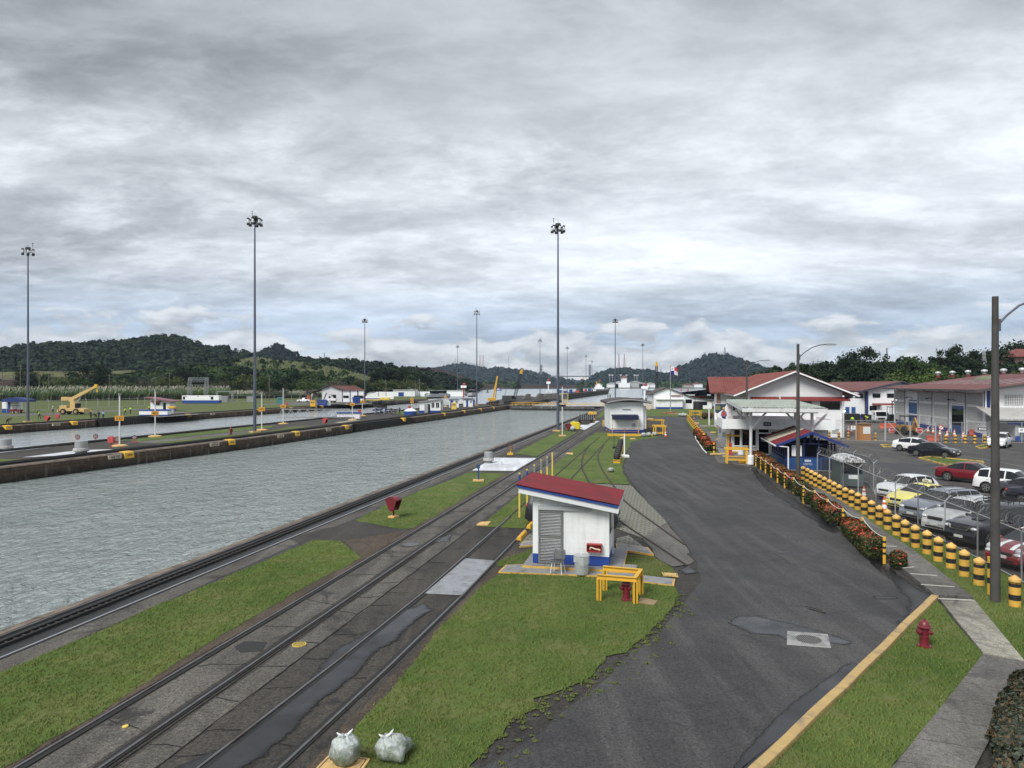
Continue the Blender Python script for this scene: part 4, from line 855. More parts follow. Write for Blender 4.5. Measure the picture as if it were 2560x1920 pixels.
 # ---- chair and bin in front of it
ch=thing('chair','grey plastic chair with thin white legs outside the hut door','chair',on_hut(1.12,-1.02,.05),LOCK+R(-12))
mb=MB();V=[]
for i in range(7):
 for j in range(7):
  u,v=i/6*2-1,j/6;V.append((u*.22*(1-.12*v),-.2+.42*v,.45+.035*u*u-.02*math.sin(v*3)))
mb.add(V,[(i*7+j,(i+1)*7+j,(i+1)*7+j+1,i*7+j+1)for i in range(6)for j in range(6)]);b0=len(mb.v);V=[]
for i in range(7):
 for j in range(7):
  u,v=i/6*2-1,j/6;V.append((u*(.2+.03*math.sin(v*3)),.21+.12*v-.05*u*u,.44+.42*v-.03*u*u*v))
mb.add(V,[(i*7+j,(i+1)*7+j,(i+1)*7+j+1,i*7+j+1)for i in range(6)for j in range(6)])
o=mb.build('seat',mat('chair_grey',(.07,.075,.078),.45,var=.1),ch,smooth=50);sm_=o.modifiers.new('thick','SOLIDIFY');sm_.thickness=.012
for sx in(-1,1):
 for sy in(-1,1):
  mb=MB();mb.tube([(sx*.17,sy*.14+.02,.44),(sx*.23,sy*.21+.02,0)],.012,8);mb.build('leg',WHITEP,ch)
bn=thing('rubbish_bin','ribbed steel rubbish bin with a clear liner in front of the hut','bin',on_hut(2.02,-.95,.05))
n_=48;prof=[(.235,0),(.25,.03),(.275,.62),(.285,.66),(.29,.70),(.275,.70),(.25,.35),(.2,.06),(.01,.05)]
V=[]
for r,z in prof:
 for k in range(n_):rr=r*(1-.03*(k%2)*(.05<z<.6));V.append((rr*math.cos(6.2832*k/n_),rr*math.sin(6.2832*k/n_),z))
mb=MB();mb.add(V,[(i*n_+k,i*n_+(k+1)%n_,(i+1)*n_+(k+1)%n_,(i+1)*n_+k)for i in range(len(prof)-1)for k in range(n_)]);mb.build('drum',GALV,bn)
V=[];rows=[(.30,.44),(.305,.54),(.30,.64),(.297,.715),(.27,.71)]
for r,z in rows:
 for k in range(n_):a=6.2832*k/n_;d=.012*math.sin(a*5+z*9)+.010*math.sin(a*9+2);V.append(((r+d)*math.cos(a),(r+d)*math.sin(a),z+(.06*math.sin(a*2+1)+.03*math.sin(a*5)if z<.5 else 0)))
mb=MB();mb.add(V,[(i*n_+k,i*n_+(k+1)%n_,(i+1)*n_+(k+1)%n_,(i+1)*n_+k)for i in range(len(rows)-1)for k in range(n_)]);mb.build('liner',mat('clear_liner',(.55,.58,.59),.3,alpha=.55,var=.2,vs=6),bn,smooth=60)
mb=MB();mb.lathe([(.295,.70),(.30,.72),(.2,.745),(.05,.755),(.03,.785),(.001,.79)],32);mb.build('lid',GALV,bn,smooth=40)
 # ---- hydrants
def hydrant(label,loc,rz,s=1.0):
 t=thing('fire_hydrant',label,'fire hydrant',loc,rz,'fire hydrants');t.scale=(s,s,s)
 mb=MB();mb.lathe([(.19,0),(.19,.035),(.125,.05),(.118,.08),(.118,.26),(.13,.265),(.13,.29),(.112,.30),(.112,.50),(.15,.51),(.175,.53),(.175,.555),(.14,.57),(.132,.60),(.115,.66),(.07,.71),(.035,.72),(.03,.76),(.001,.765)],24)
 for k in range(8):a=k*.785;mb.cyl(.16*math.cos(a),.16*math.sin(a),.03,.055,.016,n=6)
 mb.build('barrel',MAROON,t,smooth=40)
 for nm,ang,r in(('pumper_cap',180,.075),('hose_cap',-70,.055),('hose_cap',90,.055)):
  M=Matrix.Rotation(R(ang),4,'Z')@Matrix.Rotation(R(90),4,'Y');mb=MB()
  mb.lathe([(r*.8,.08),(r*.8,.14),(r*1.1,.145),(r*1.1,.2),(r*.7,.215),(r*.35,.22),(r*.35,.25),(.001,.252)],16,0,0,.42,M=M);mb.build(nm,MAROON,t,smooth=40)
 mb=MB();mb.tube([(-.21,0,.42),(-.2,-.03,.33),(-.16,-.04,.27),(-.13,-.03,.35),(-.12,0,.42)],.008,6);mb.build('chain',MAROON,t)
 return t
hydrant('dark red hydrant standing on the lawn inside the yellow kerb',G(2311,1616),R(15))
hydrant('dark red hydrant guarded by the yellow steel frame',G(1566,1500),R(12))
  # ---- yellow steel guard
def ibeam(mb,p0,p1,w,h,up=(0,0,1)):
 mb.bar(p0,p1,w*.22,h,up=up);d=(Vector(p1)-Vector(p0)).normalized();u=Vector(up)
 if abs(d.dot(u))>.9:u=Vector((0,1,0))
 r=d.cross(u).normalized();u=r.cross(d)
 for s_ in(-1,1):mb.bar(Vector(p0)+u*s_*(h/2-.008),Vector(p1)+u*s_*(h/2-.008),w,.016,up=up)
gd=thing('steel_guard','yellow steel beam frame standing on four legs over the hydrant','guard frame',G(1544,1495));c0=gd.location.copy()
cr=[G(*p)-c0 for p in((1497,1500),(1588,1508),(1602,1485),(1512,1476))]
for p in cr:
 mb=MB();ibeam(mb,(p.x,p.y,0),(p.x,p.y,.70),.15,.15,up=(0,1,0));mb.build('leg',YEL,gd)
for a,b in((0,1),(1,2),(2,3)):
 mb=MB();pa,pb=cr[a].copy(),cr[b].copy();e=(pb-pa).normalized()*.06;pa.z=pb.z=.78
 if(a,b)==(1,2):e=-e
 ibeam(mb,pa-e,pb+e,.13,.15);mb.build('beam',YEL,gd)
 # ---- rubbish bags
def bag_mesh(seed,rx,ry,rz,corner=None,n=40):
 V=[];m_=26
 for i in range(m_+1):
  th=math.pi*i/m_
  for k in range(n):
   a=6.2832*k/n;d=Vector((math.sin(th)*math.cos(a),math.sin(th)*math.sin(a),-math.cos(th)))
   top=max(0,d.z);fold=.07*math.sin(a*11+4*mnoise.noise(Vector((a,th*2,seed))))*top*top*1.2
   r=1+.13*mnoise.noise(d*2.1+Vector((seed,0,0)))+.06*mnoise.noise(d*5+Vector((0,seed,0)))+.03*mnoise.noise(d*11+Vector((0,0,seed)))+fold
   if top>.55:r*=1-.28*(top-.55)
   p=Vector((d.x*rx*r,d.y*ry*r,d.z*rz*r))
   if p.z<-.72*rz:p.z=-.72*rz+(p.z+.72*rz)*.12
   for cx,cy,w_ in corner or():
    q=Vector((cx,cy)).normalized();al=math.cos(a)*q.x+math.sin(a)*q.y
    if al>.82 and d.z<.35:k_=((al-.82)/.18)**1.4*w_*(1-abs(d.z+.35)*.75);p.x+=q.x*k_;p.y+=q.y*k_
   V.append(p+Vector((0,0,.74*rz)))
 return V,[(i*n+k,i*n+(k+1)%n,(i+1)*n+(k+1)%n,(i+1)*n+k)for i in range(m_)for k in range(n)]
m,n,tc=new_mat('bag_film')
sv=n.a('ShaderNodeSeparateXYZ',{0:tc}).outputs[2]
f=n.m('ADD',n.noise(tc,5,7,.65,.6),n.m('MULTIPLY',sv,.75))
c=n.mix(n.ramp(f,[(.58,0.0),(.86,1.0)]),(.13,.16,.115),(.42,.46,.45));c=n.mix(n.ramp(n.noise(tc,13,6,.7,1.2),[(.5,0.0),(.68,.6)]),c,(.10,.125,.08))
out(n,c,.33,bump(n,n.noise(tc,9,6,.65,1.5),.9,.03),**{'Specular IOR Level':.5});BAG=m
FILM=mat('bag_tie',(.66,.69,.70),.35,var=.1,vs=8)
def bag(label,loc,rz,rx,ry,rz_h,seed,corner=None,tilt=0,ears=True,group='tied bags of grass cuttings'):
 t=thing('rubbish_bag',label,'rubbish bag',loc,rz,group);mb=MB();V,Fc=bag_mesh(seed,rx,ry,rz_h,corner);mb.add(V,Fc);o=mb.build('bag',BAG,t,smooth=80)
 if ears:
  for s_,h_ in((-1,.11),(1,.14),(.2,.07)):
   e=MB();zt=rz_h*1.52;ox=tilt;e.tube([(ox,0,zt-.05),(ox+s_*.04,.01,zt+.03),(ox+s_*.10,-.01,zt+h_*.6),(ox+s_*.15,0,zt+h_)],[.012,.022,.026,.006],8);e.build('knot_end',FILM,t,smooth=80)
 return t
bag('bulging tied bag of cuttings resting on the cream hatch by the rail',G(862,1912)+Vector((0,0,.05)),.3,.285,.27,.31,3)
bag('fat tied bag of cuttings slumped on the lawn, its corners spread',G(978,1893),.5,.31,.28,.26,7,corner=((1,.15,.2),(.1,-1,.16)),tilt=-.10)
bag('small grey bag lying alone on the grass by the branch rail',G(1527,1180),1,.3,.26,.22,9,ears=False)
for i,(x,y)in enumerate(((1609,1091),(1622,1090),(1636,1089))):bag(('first','middle','last')[i]+' of three pale bags in a row on the grass before the white hut ramp',G(x,y+1),i*1.7,.38,.34,.34,12+i,ears=False)
for i,(x,y)in enumerate(((1700,1040),(1706,1041),(1713,1040.5),(1708,1038.5))):bag('white bag in the heap beside the road near the flag pole',G(x,y),i*1.3,.42,.38,.36,20+i,ears=False,group='white bags heaped near the flag pole')
   # ---- hatches, covers, plates
def slab_thing(name,label,cat,px,h,m,group=None,rim=None):
 W_=[G(*p)for p in px];c=sum(W_,Vector())/len(W_);t=thing(name,label,cat,c,0,group);mb=MB();mb.prism([(p-c)[:2]for p in W_],-.02,h);mb.build('cover',m,t,bevel=.01)
 if rim:
  mb=MB();pp=[(p-c)for p in W_]
  for a,b in zip(pp,pp[1:]+pp[:1]):mb.bar(a*.86+Vector((0,0,h)),b*.86+Vector((0,0,h)),.018,.008)
  mb.build('rim',rim,t)
 return t
HG='yellow service hatches in the lawns'
slab_thing('service_hatch','cream hatch cover under the tied bag at the frame bottom','hatch',[(770,1945),(828,1886),(926,1902),(892,1950)],.045,CREAM,HG,DARK)
slab_thing('service_hatch','cream hatch near the corner of the crossing asphalt','hatch',[(1191,1313),(1201,1306),(1228,1305),(1219,1314)],.04,CREAM,HG)
slab_thing('service_hatch','cream hatch with a dark seam near the road edge behind the guard','hatch',[(1654,1432),(1693,1434),(1696,1443),(1659,1440)],.03,CREAM,HG,DARK)
slab_thing('stone_cover','brown stone cover lying beside the guard frame leg','cover',[(1601,1496),(1645,1504),(1635,1514),(1592,1508)],.04,mat('stone_brown',(.24,.17,.10),.9,var=.25,bump=.5))
slab_thing('service_hatch','small cream hatch between the two tracks in the switch lawn','hatch',[(1414,1134),(1418,1132),(1433,1133),(1432,1137)],.04,CREAM,HG)
for x,y,lb in((1556,1095,'left cream hatch in the grass before the hut ramp'),(1581,1097,'right cream hatch in the grass before the hut ramp'),(1740,1058,'cream hatch on the lawn by the striped bollard row'),(1782,1081,'cream hatch on the lawn beside the cabinets'),(1625,1047.5,'long cream hatch across the road from the flag lawn')):
 slab_thing('service_hatch',lb,'hatch',[(x-7,y+1),(x-5,y-1),(x+8,y-1),(x+7,y+1)],.05,CREAM,HG)
slab_thing('service_hatch','long cream board lying beside the path by the cabinets','hatch',[(1790,1098),(1796,1096),(1806,1104),(1803,1107)],.06,CREAM,HG)
sp=slab_thing('steel_plate','pale steel cover plate with lifting holes between the rails','cover plate',[(1164,1396),(1237,1402),(1154,1487),(1063,1483)],.012,mat('plate_steel',(.30,.315,.335),.5,.35,var=.3,vs=2.2,dirt=(.17,.17,.165),ds=1.5,dth=(.45,.7),bump=.3,bs=60))
mb=MB();c_=sp.location
for x,y in((1163,1400),(1217,1404),(1139,1421),(1197,1425),(1127,1437),(1187,1440),(1102,1455),(1160,1459),(1080,1476),(1139,1480)):
 q=G(x,y)-c_
 for d in(-.05,.05):mb.cyl(q.x+d,q.y,.005,.0145,.024,n=8)
mb.build('lifting_holes',DARK,sp)
def disc(name,label,cat,px,r,m,slots=0,h=.014):
 p=G(*px);t=thing(name,label,cat,p);mb=MB();mb.lathe([(r,-.01),(r,h),(r*.93,h),(r*.93,h-.006),(r*.7,h-.004),(.001,h-.004)],28);mb.build('cover',m,t)
 if slots:
  mb=MB()
  for i in range(slots):
   yy=(i+.5)/slots*2-1;w_=math.sqrt(max(0,1-yy*yy))*r*.86;mb.box(-w_,w_,yy*r-.01,yy*r+.01,h-.004,h+.002)
  mb.build('slots',DARK,t)
 return t
disc('manhole_cover','round grey manhole cover between the polished rails','manhole cover',(1027,1361),.38,mat('iron_cover',(.12,.125,.13),.6,.4,var=.3))
disc('drain_cover','round yellow slotted drain cover beside the second rail','drain cover',(748,1611),.19,YELB,6)
disc('valve_cover','tiny yellow valve cover in the near track concrete','valve cover',(313,1816),.06,YELB)
slab_thing('asphalt_patch','rough dark asphalt patch in the near track concrete','patch',[(585,1616),(612,1602),(668,1604),(655,1628),(600,1630)],-.004,mat('patch',(.022,.022,.022),.95,var=.5,vs=12,bump=1,bs=25))
gr=slab_thing('drain_grate','rectangular slotted iron drain in the middle of the road','drain grate',[(2012,1518),(2026,1516),(2066,1526),(2056,1532)],.0,mat('grate_iron',(.07,.065,.06),.7,.4,var=.3))
mb=MB();A_,B_=G(2017,1518)-gr.location,G(2058,1529)-gr.location
for i in range(9):
 for s_ in(-.14,.10):p=A_.lerp(B_,(i+.5)/9);mb.bar(p+Vector((.03,s_-.05,.001)),p+Vector((-.01,s_+.05,.001)),.05,.006)
mb.build('slots',DARK,gr)
gc=slab_thing('drain_slab','pale concrete slab with an oval iron grating in the puddle','drain',[(1968,1577),(2070,1585),(2078,1619),(1967,1611)],.0,mat('drain_concrete',(.27,.27,.265),.85,var=.35,vs=3,dirt=(.10,.10,.10),ds=2.5,dth=(.45,.65)))
mb=MB();q=G(2021,1598)-gc.location;mb.lathe([(.36,-.01),(.36,.004),(.001,.004)],28,q.x,q.y);mb.build('grating',mat('grating_pale',(.15,.15,.145),.7,.2,var=.3),gc)
mb=MB()
for i in range(11):
 xx=(i-5)*.06;w_=math.sqrt(max(.001,.33**2-xx*xx));mb.bar((q.x+xx-.05*w_,q.y-w_,.005),(q.x+xx+.05*w_,q.y+w_,.005),.024,.004)
mb.build('slots',DARK,gc)
 # ---- call boxes with a red hood, posts, stops
def hood_box(label,loc,rz,hz=.42,s=1.0,m=MAROON,base=True,w_=.42,pill=False):
 t=thing('call_box',label,'call box',loc,rz,'red call boxes along the lock');t.scale=(s,s,s)
 if base:mb=MB();mb.box(-.26,.26,-.20,.20,0,.11);mb.build('base',CREAM,t,bevel=.02)
 mb=MB();mb.cyl(0,0,.0,hz+.45,.05,n=10);mb.build('post',m,t);ar=[(-w_*math.cos(math.pi*i/14),.56+w_*.62*math.sin(math.pi*i/14))for i in range(15)]
 if pill:
  mb=MB();mb.extr([(y,z+hz)for y,z in ar]+[(w_,hz),(-w_,hz)],-.2,.2,axis='x');mb.build('hood',m,t,bevel=.02,smooth=40);return t
 prof=[(y,z+hz)for y,z in ar+[(.15,.06),(.09,.01),(-.09,.01),(-.15,.06)]];mb=MB()
 for x in(-.24,.22):mb.extr(prof,x,x+.02,axis='x')
 mb.build('side_plates',m,t);mb=MB();V=[]
 for y,z in ar:V+=[(-.27,y*1.01,z+hz+.004),(.27,y*1.01,z+hz+.004)]
 mb.add(V,[(2*i,2*i+1,2*i+3,2*i+2)for i in range(14)]);o=mb.build('hood',m,t,smooth=60);q=o.modifiers.new('t','SOLIDIFY');q.thickness=.02
 mb=MB();mb.box(-.15,.15,-.08,.12,hz+.15,hz+.6);mb.build('telephone',BLK,t);return t
hood_box('dark red arched call box on a yellow base beside the quay lawn',G(984,1294),R(62),.36,1.0,MAROON,True,.36)
def post(label,x,y,hgt,r,mats,stripes=None,cat='post',name='post',group=None,zs=None,loc=None,n=12,cap=None):
 t=thing(name,label,cat,G(x,y)if loc is None else loc,0,group);mb=MB()
 if stripes:
  z=0
  for zt,mi in stripes:mb.cyl(0,0,z,zt,r,n=n,mi=mi);z=zt
 else:mb.cyl(0,0,0,hgt,r,n=n)
 mb.build('shaft',mats,t,smooth=40)
 if cap:m_=MB();cap(m_);m_.build('cap',mats[0]if isinstance(mats,list)else mats,t)
 return t
bp=post('short blue post with a switch box on a cream base in the quay lawn',1196,1203,1.15,.05,BLUEP)
mb=MB();mb.box(-.4,.4,-.3,.3,0,.12);mb.build('base',CREAM,bp,bevel=.02);mb=MB();mb.box(-.12,.12,-.10,.08,.95,1.25);mb.build('switch_box',mat('box_blue',(.03,.06,.13),.5),bp)
YP=[YELB,BLUEP,GREY]
for i,(x,yt)in enumerate(((1299,1183),(1318,1174),(1336,1162),(1353,1150),(1368,1142),(1381,1132))):
 L=G(x,yt,2.4);L.z=0
 post(('nearest tall yellow post, its top blue, left of the hut roof','second tall yellow post with a blue top plate','third tall yellow post with a grey top behind the roof','fourth tall yellow post with a dark top behind the roof','fifth tall yellow post with a dark top in the row','farthest tall yellow post of the row')[i],0,0,2.4,.055,YP,((1.75,0),(2.34,(1,1,2,2,2,0)[i]),(2.42,0)),loc=L,group='tall yellow posts between track and hut',n=10)
def stop(label,px,rz=0,m=YEL,L=1.5):
 t=thing('wheel_stop',label,'wheel stop',G(*px),rz,'yellow wheel stops');mb=MB();mb.extr([(-.12,0),(.12,0),(.09,.15),(.05,.18),(-.05,.18),(-.09,.15)],-L/2,L/2);mb.build('block',m,t,bevel=.015)
stop('yellow wheel stop half hidden by the hut corner',(1328,1315),LOCK);stop('yellow wheel stop at the rail end before the hut',(1305,1343),LOCK);stop('yellow wheel stop beside the ramp of the far white hut',(1520,1076),LOCK+.3,L=1.8)
def vent(label,px,r,h,s=1.0,m=LGREY):
 t=thing('roof_vent',label,'ventilator',G(*px),0,'round grey ventilators on the lock decks');mb=MB();mb.lathe([(r*.78,h*.42),(r*.78,h*.97),(r*.7,h),(.001,h*1.0)],28);mb.build('drum',LGREY,t,smooth=40)
 mb=MB();mb.lathe([(r*.82,h*.16),(r,h*.22),(r,h*.36),(r*.9,h*.43),(r*.7,h*.44)],28);mb.build('skirt',CONC,t,smooth=40)
 mb=MB();mb.lathe([(r*.8,0),(r*.8,h*.06),(r*.7,h*.07),(r*.7,h*.17)],24);mb.build('curb',GREY,t)
vent('round grey ventilator on the white deck of the near quay',(1221,1157),.50,1.0)
vw=thing('hand_valve','rusty valve wheel on a yellow stand at the deck end','valve',G(1276,1137),LOCK);mb=MB();mb.tube([(.28*math.cos(a*.524),0,.75+.28*math.sin(a*.524))for a in range(13)],.03,6);mb.bar((-.28,0,.75),(.28,0,.75),.03);mb.bar((0,0,.47),(0,0,1.03),.03);mb.build('wheel',mat('rusty',(.12,.04,.02),.8,var=.3),vw);mb=MB();mb.box(-.3,.3,-.2,.2,0,.2);mb.cyl(0,.08,.2,.8,.06,n=8);mb.build('stand',YEL,vw)
 # ---- sign post, marker blocks on the switch lawn
wp=post('white post on a square white base at the road edge',1561,1143,2.3,.07,WHITEP);mb=MB();mb.box(-.42,.42,-.42,.42,0,.22);mb.build('base',WHITEP,wp,bevel=.02)
bkp=post('thin dark post with a black box on the switch lawn',1535,1121,1.55,.03,BLK);mb=MB();mb.box(-.15,.3,-.15,.15,0,.22);mb.build('box',BLK,bkp)
for i in range(9):
 p=G(1542,1157).lerp(G(1552,1117),i/8)
 t=thing('marker_block','black drum on a yellow striped block in the row by the white post','marker block',p,LOCK,'black drums on yellow blocks');mb=MB();mb.lathe([(.27,.30),(.29,.33),(.29,.78),(.24,.84),(.001,.86)],18);mb.build('drum',RUBBER,t,smooth=40)
 mb=MB();mb.box(-.3,.3,-.28,.28,0,.16,0);mb.box(-.3,.3,-.28,.28,.16,.24,1);mb.box(-.3,.3,-.28,.28,.24,.31,0);mb.build('block',STRIPE,t)
 # ---- bollards along the car park
def bollard_parts(t,r=.172,h=.80):
 mb=MB();z=0
 for zt,mi in((.22,0),(.42,1),(.68,0),(.84,1),(h,0)):mb.cyl(0,0,z,zt*h/.86,r,n=24,mi=mi);z=zt*h/.86
 mb.build('shaft',[mat('bollard_yellow',(.56,.33,.055),.55,var=.12,vs=4,objs=.12,dirt=(.27,.16,.05),ds=4,dth=(.56,.72)),BLK],t,smooth=40)
 mb=MB();mb.lathe([(r*1.03,h),(r*1.03,h+.085),(r*.98,h+.10),(.001,h+.215)],24,mi=0);mb.build('cap',mat('bollard_cap',(.60,.37,.10),.55,var=.1,vs=4,objs=.1),t,smooth=30)
BOL=[(2537,1515),(2447,1462),(2410,1440),(2377,1420),(2345,1402),(2317,1384),(2289,1368),(2263,1353),(2241,1338),(2219,1323),(2198,1311),(2179,1297),(2161,1285),(2144,1274),(2129,1266),(2113,1259),(2099,1251),(2085.4,1243),(2073,1236),(2061,1229),(2050,1222),(2039,1215.5),(2029,1209.5),(2018,1203.5),(2008,1198)]
ordn=['nearest','second','third','fourth','fifth','sixth','seventh','eighth','ninth','tenth','eleventh','twelfth','thirteenth','fourteenth','fifteenth','sixteenth','seventeenth','eighteenth','nineteenth','twentieth','twenty-first','twenty-second','twenty-third','twenty-fourth','farthest']
b0=thing('bollard','nearest fat yellow bollard of the fence row, beside the concrete pole','bollard',G(*BOL[0]),0,'fat yellow and black bollards along the car park fence');bollard_parts(b0)
for i,px in enumerate(BOL[1:],1):copy_tree(b0,ordn[i]+' fat yellow bollard of the fence row counted from the concrete pole',G(*px),rz=i*.7).rotation_euler=(random.uniform(-.025,.025),random.uniform(-.025,.025),i*.7)
 # ---- slim striped posts carrying a rope in front of the hedge
SP=[(2211,1409),(2156,1352),(2108,1326),(2069,1298),(2037,1272),(2009,1258),(1984,1234),(1962,1220),(1944,1207),(1928,1194),(1914,1183),(1902,1174),(1890,1166)]
s0=post('slim striped rope post at the near end of the hedge',0,0,0,.062,STRIPE,((.36,0),(.46,1),(.60,0),(.69,1),(.83,0),(.92,1),(1.07,0)),loc=G(*SP[0]),name='rope_post',group='slim striped posts carrying the rope',n=14)
for i,px in enumerate(SP[1:],1):copy_tree(s0,ordn[i]if i<12 else 'farthest',G(*px));C.objects
for i,o in enumerate([q for q in C.objects if q.name.startswith('rope_post')][1:],1):o['label']=(ordn[i]if i<12 else 'farthest')+' slim striped rope post along the flowering hedge'
rp=MB();pts=[]
for a,b in zip(SP,SP[1:]):
 A_,B_=G(*a)+Vector((0,0,1.05)),G(*b)+Vector((0,0,1.05))
 for j in range(6):t=j/6;pts.append(A_.lerp(B_,t)-Vector((0,0,.14*4*t*(1-t))))
rp.tube(pts+[G(*SP[-1])+Vector((0,0,1.05))],.017,6);tag(rp.build('rope',mat('rope',(.55,.56,.52),.8)),'pale rope hanging from post to post above the hedge','rope')
post('slim striped post close behind the near concrete pole',2474,1487,0,.07,STRIPE,((.4,0),(.6,1),(.9,0),(1.1,1),(1.3,0)),name='striped_post')
 # ---- clipped hedges with red flowers
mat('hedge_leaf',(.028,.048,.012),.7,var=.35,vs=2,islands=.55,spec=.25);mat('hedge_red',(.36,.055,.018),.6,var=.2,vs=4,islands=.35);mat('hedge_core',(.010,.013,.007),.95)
mat('hedge_tan',(.085,.056,.024),.75,var=.3,vs=2,islands=.5)
def hedge(label,A_,B_,wd,h,seed,red=.22,group='clipped flowering hedge sections beside the road',dens=1.0,leaf='hedge_leaf',ls=.045,rnd_=False,name='hedge',cat='hedge'):
 rs=np.random.RandomState(seed);d=(B_-A_);L=d.length;c=(A_+B_)/2;t=thing(name,label,cat,c,math.atan2(d.y,d.x),group)
 n=int((2*(L+wd)*h+L*wd)*520*dens);u=rs.uniform(-1,1,(n,3));f=rs.choice(5,n,p=np.array([L*wd,L*h,L*h,wd*h,wd*h])/(L*wd+2*L*h+2*wd*h))
 N_=np.zeros((n,3));Pn=u.copy()
 for k,(ax,sg)in enumerate(((2,1),(1,1),(1,-1),(0,1),(0,-1))):Pn[f==k,ax]=sg;N_[f==k,ax]=sg
 e=5.0 if not rnd_ else 2.2;q=(np.abs(Pn)**e).sum(1)**(1/e);Pn=Pn/q[:,None]
 wob=np.array([1+.16*mnoise.noise(Vector((p[0]*L*1.3+seed,p[1]*1.5,p[2]*1.5)))for p in Pn]);Pn=Pn*wob[:,None]
 Pn=Pn*rs.uniform(.84,1.05,(n,1))*[L/2,wd/2,h/2]+[0,0,h*.54];Pn=Pn[Pn[:,2]>.02];N_=(Pn-[0,0,h*.5])/[L/2,wd/2,h/2];n=len(Pn)
 V,Fq=cards(Pn,N_+rs.normal(size=(n,3))*.6,rs.uniform(.6,1.3,n)*ls,rs)
 tn=np.array([mnoise.noise(Vector((p[0]*3+seed,p[1]*3,p[2]*3)))for p in Pn])
 top=(Pn[:,2]>h*.72)*.75+(Pn[:,2]>h*.4)*.2+.05;isred=(rs.uniform(size=n)<red*top*(1+1.6*tn)*1.5);mi=np.where(isred,1,np.where(rs.uniform(size=n)<.22,2,0))
 o=from_np('foliage',V,Fq,[MT[leaf],MT['hedge_red'],MT['hedge_tan']],mi);o.parent=t
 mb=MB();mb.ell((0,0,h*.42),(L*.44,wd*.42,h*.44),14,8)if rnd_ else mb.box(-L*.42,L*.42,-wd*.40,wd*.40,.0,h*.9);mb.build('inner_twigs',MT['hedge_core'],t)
 return t
hedge('single small square hedge block with red flowers at the near end',G(2232,1420),G(2262,1420),.62,.62,1,.22)
hd=[((2192,1402),(2156,1367),.8,.85,'first long red-flowered hedge section beside the nearest rope post'),((2152,1362),(2122,1333),.8,.8,'second red-flowered hedge section from the near end'),((2096,1316),(2066,1290),.85,.85,'third hedge section, thick with red flowers above the road'),
 ((2060,1284),(2040,1266),.8,.8,'fourth hedge section, dense with red flowers'),((2030,1262),(2012,1246),.8,.72,'fifth hedge section, mostly dark green, few flowers'),((2004,1240),(1992,1230),.85,.8,'sixth small green hedge section near the second lamp pole'),
 ((1988,1226),(1962,1206),.95,.95,'seventh red hedge section beside the foot of the second lamp pole'),((1958,1202),(1932,1184),.95,.9,'eighth hedge section with a flat green and orange top'),((1930,1182),(1905,1166),.95,.95,'ninth orange-topped hedge section near the blue shed'),((1903,1164),(1887,1153),.95,1.0,'tenth hedge section at the far end by the canopy column')]
for i,(a,b,w_,h_,lb)in enumerate(hd):hedge(lb,G(*a),G(*b),w_,h_,40+i,(.17,.19,.19,.17,.05,.04,.22,.15,.22,.22)[i],dens=(1,1,.9,.9,.7,.7,.6,.55,.5,.5)[i],ls=.05 if i>5 else .045)
for i,(x,y)in enumerate(((1775,1127),(1762,1113),(1754,1102),(1745,1091))):
 p=G(x,y);hedge(('nearest','second','third','farthest')[i]+' of four clipped square bushes with orange tops beside the path',p+Vector((-.55,0,0)),p+Vector((.55,.1,0)),1.2,1.0,60+i,.5,'four clipped square bushes by the striped bollards',.35,ls=.07)
for i,x in enumerate((1762,1775)):p=G(x,1047);hedge(('left','right')[i]+' round dark clipped bush on the lawn behind the white post',p+Vector((-.6,0,0)),p+Vector((.6,0,0)),1.3,1.3,70+i,.12,'two round dark bushes',.3,leaf='hedge_tan',ls=.08,rnd_=True,name='bush',cat='bush')
mat('dark_hedge_leaf',(.022,.030,.016),.6,var=.4,vs=3,islands=.6)
hedge('big dark leafy bush in the corner at the frame edge',G(2560,2020),G(2640,1700),1.5,.6,80,.0,None,2.8,'dark_hedge_leaf',.055,True,'bush','bush')
for i in range(14):
 p=G(1716,1047.5).lerp(G(1784,1137),0)
 k=i/13;q=G(1719,1049).lerp(G(1760,1104),k**1.0)
 t=thing('bollard','yellow and black bollard in the tight row behind the clipped bushes','bollard',q,0,'tight row of striped bollards by the path');mb=MB();z=0
 for zt,mi in((.25,0),(.45,1),(.65,0),(.85,1),(1.05,0)):mb.cyl(0,0,z,zt,.16,n=12,mi=mi);z=zt
 mb.build('shaft',STRIPE,t)
post('short striped post beside the nearest clipped bush',1785,1134,0,.10,STRIPE,((.3,0),(.5,1),(.75,0),(.95,1),(1.15,0)),name='striped_post')
post('tall white post on a round base beside the path',1773,1062,3.0,.12,WHITEP,name='post')
 # ---- concrete lamp poles
CPOLE=mat('pole_concrete',(.060,.058,.055),.85,var=.3,vs=1.2,dirt=(.028,.027,.026),ds=.9,dth=(.48,.7),bump=.3)
def lamp_pole(label,px=None,loc=None,hgt=10.1,arm=1,rz=0.0):
 t=thing('street_lamp',label,'street lamp',loc if loc is not None else G(*px),rz,'concrete lamp poles');mb=MB();mb.tube([(0,0,0),(0,0,hgt*.5),(0,0,hgt)],[.155,.125,.095],12);mb.build('pole',CPOLE,t,smooth=50)
 mb=MB();pts=[(.1,0,hgt-.95),(.45,0,hgt-.62),(.95,0,hgt-.28),(1.5,0,hgt-.08),(2.0,0,hgt-.03)];mb.tube(pts,.038,8);mb.box(.05,.14,-.09,.09,hgt-1.15,hgt-.75);mb.build('arm',mat('arm_grey',(.13,.14,.17),.5,.5),t)
 mb=MB();mb.extr([(1.95,hgt-.09),(2.6,hgt-.10),(2.72,hgt-.04),(2.6,hgt+.02),(2.2,hgt+.06),(1.95,hgt+.03)],-.13,.13);mb.build('lamp_head',LGREY,t,bevel=.02);return t
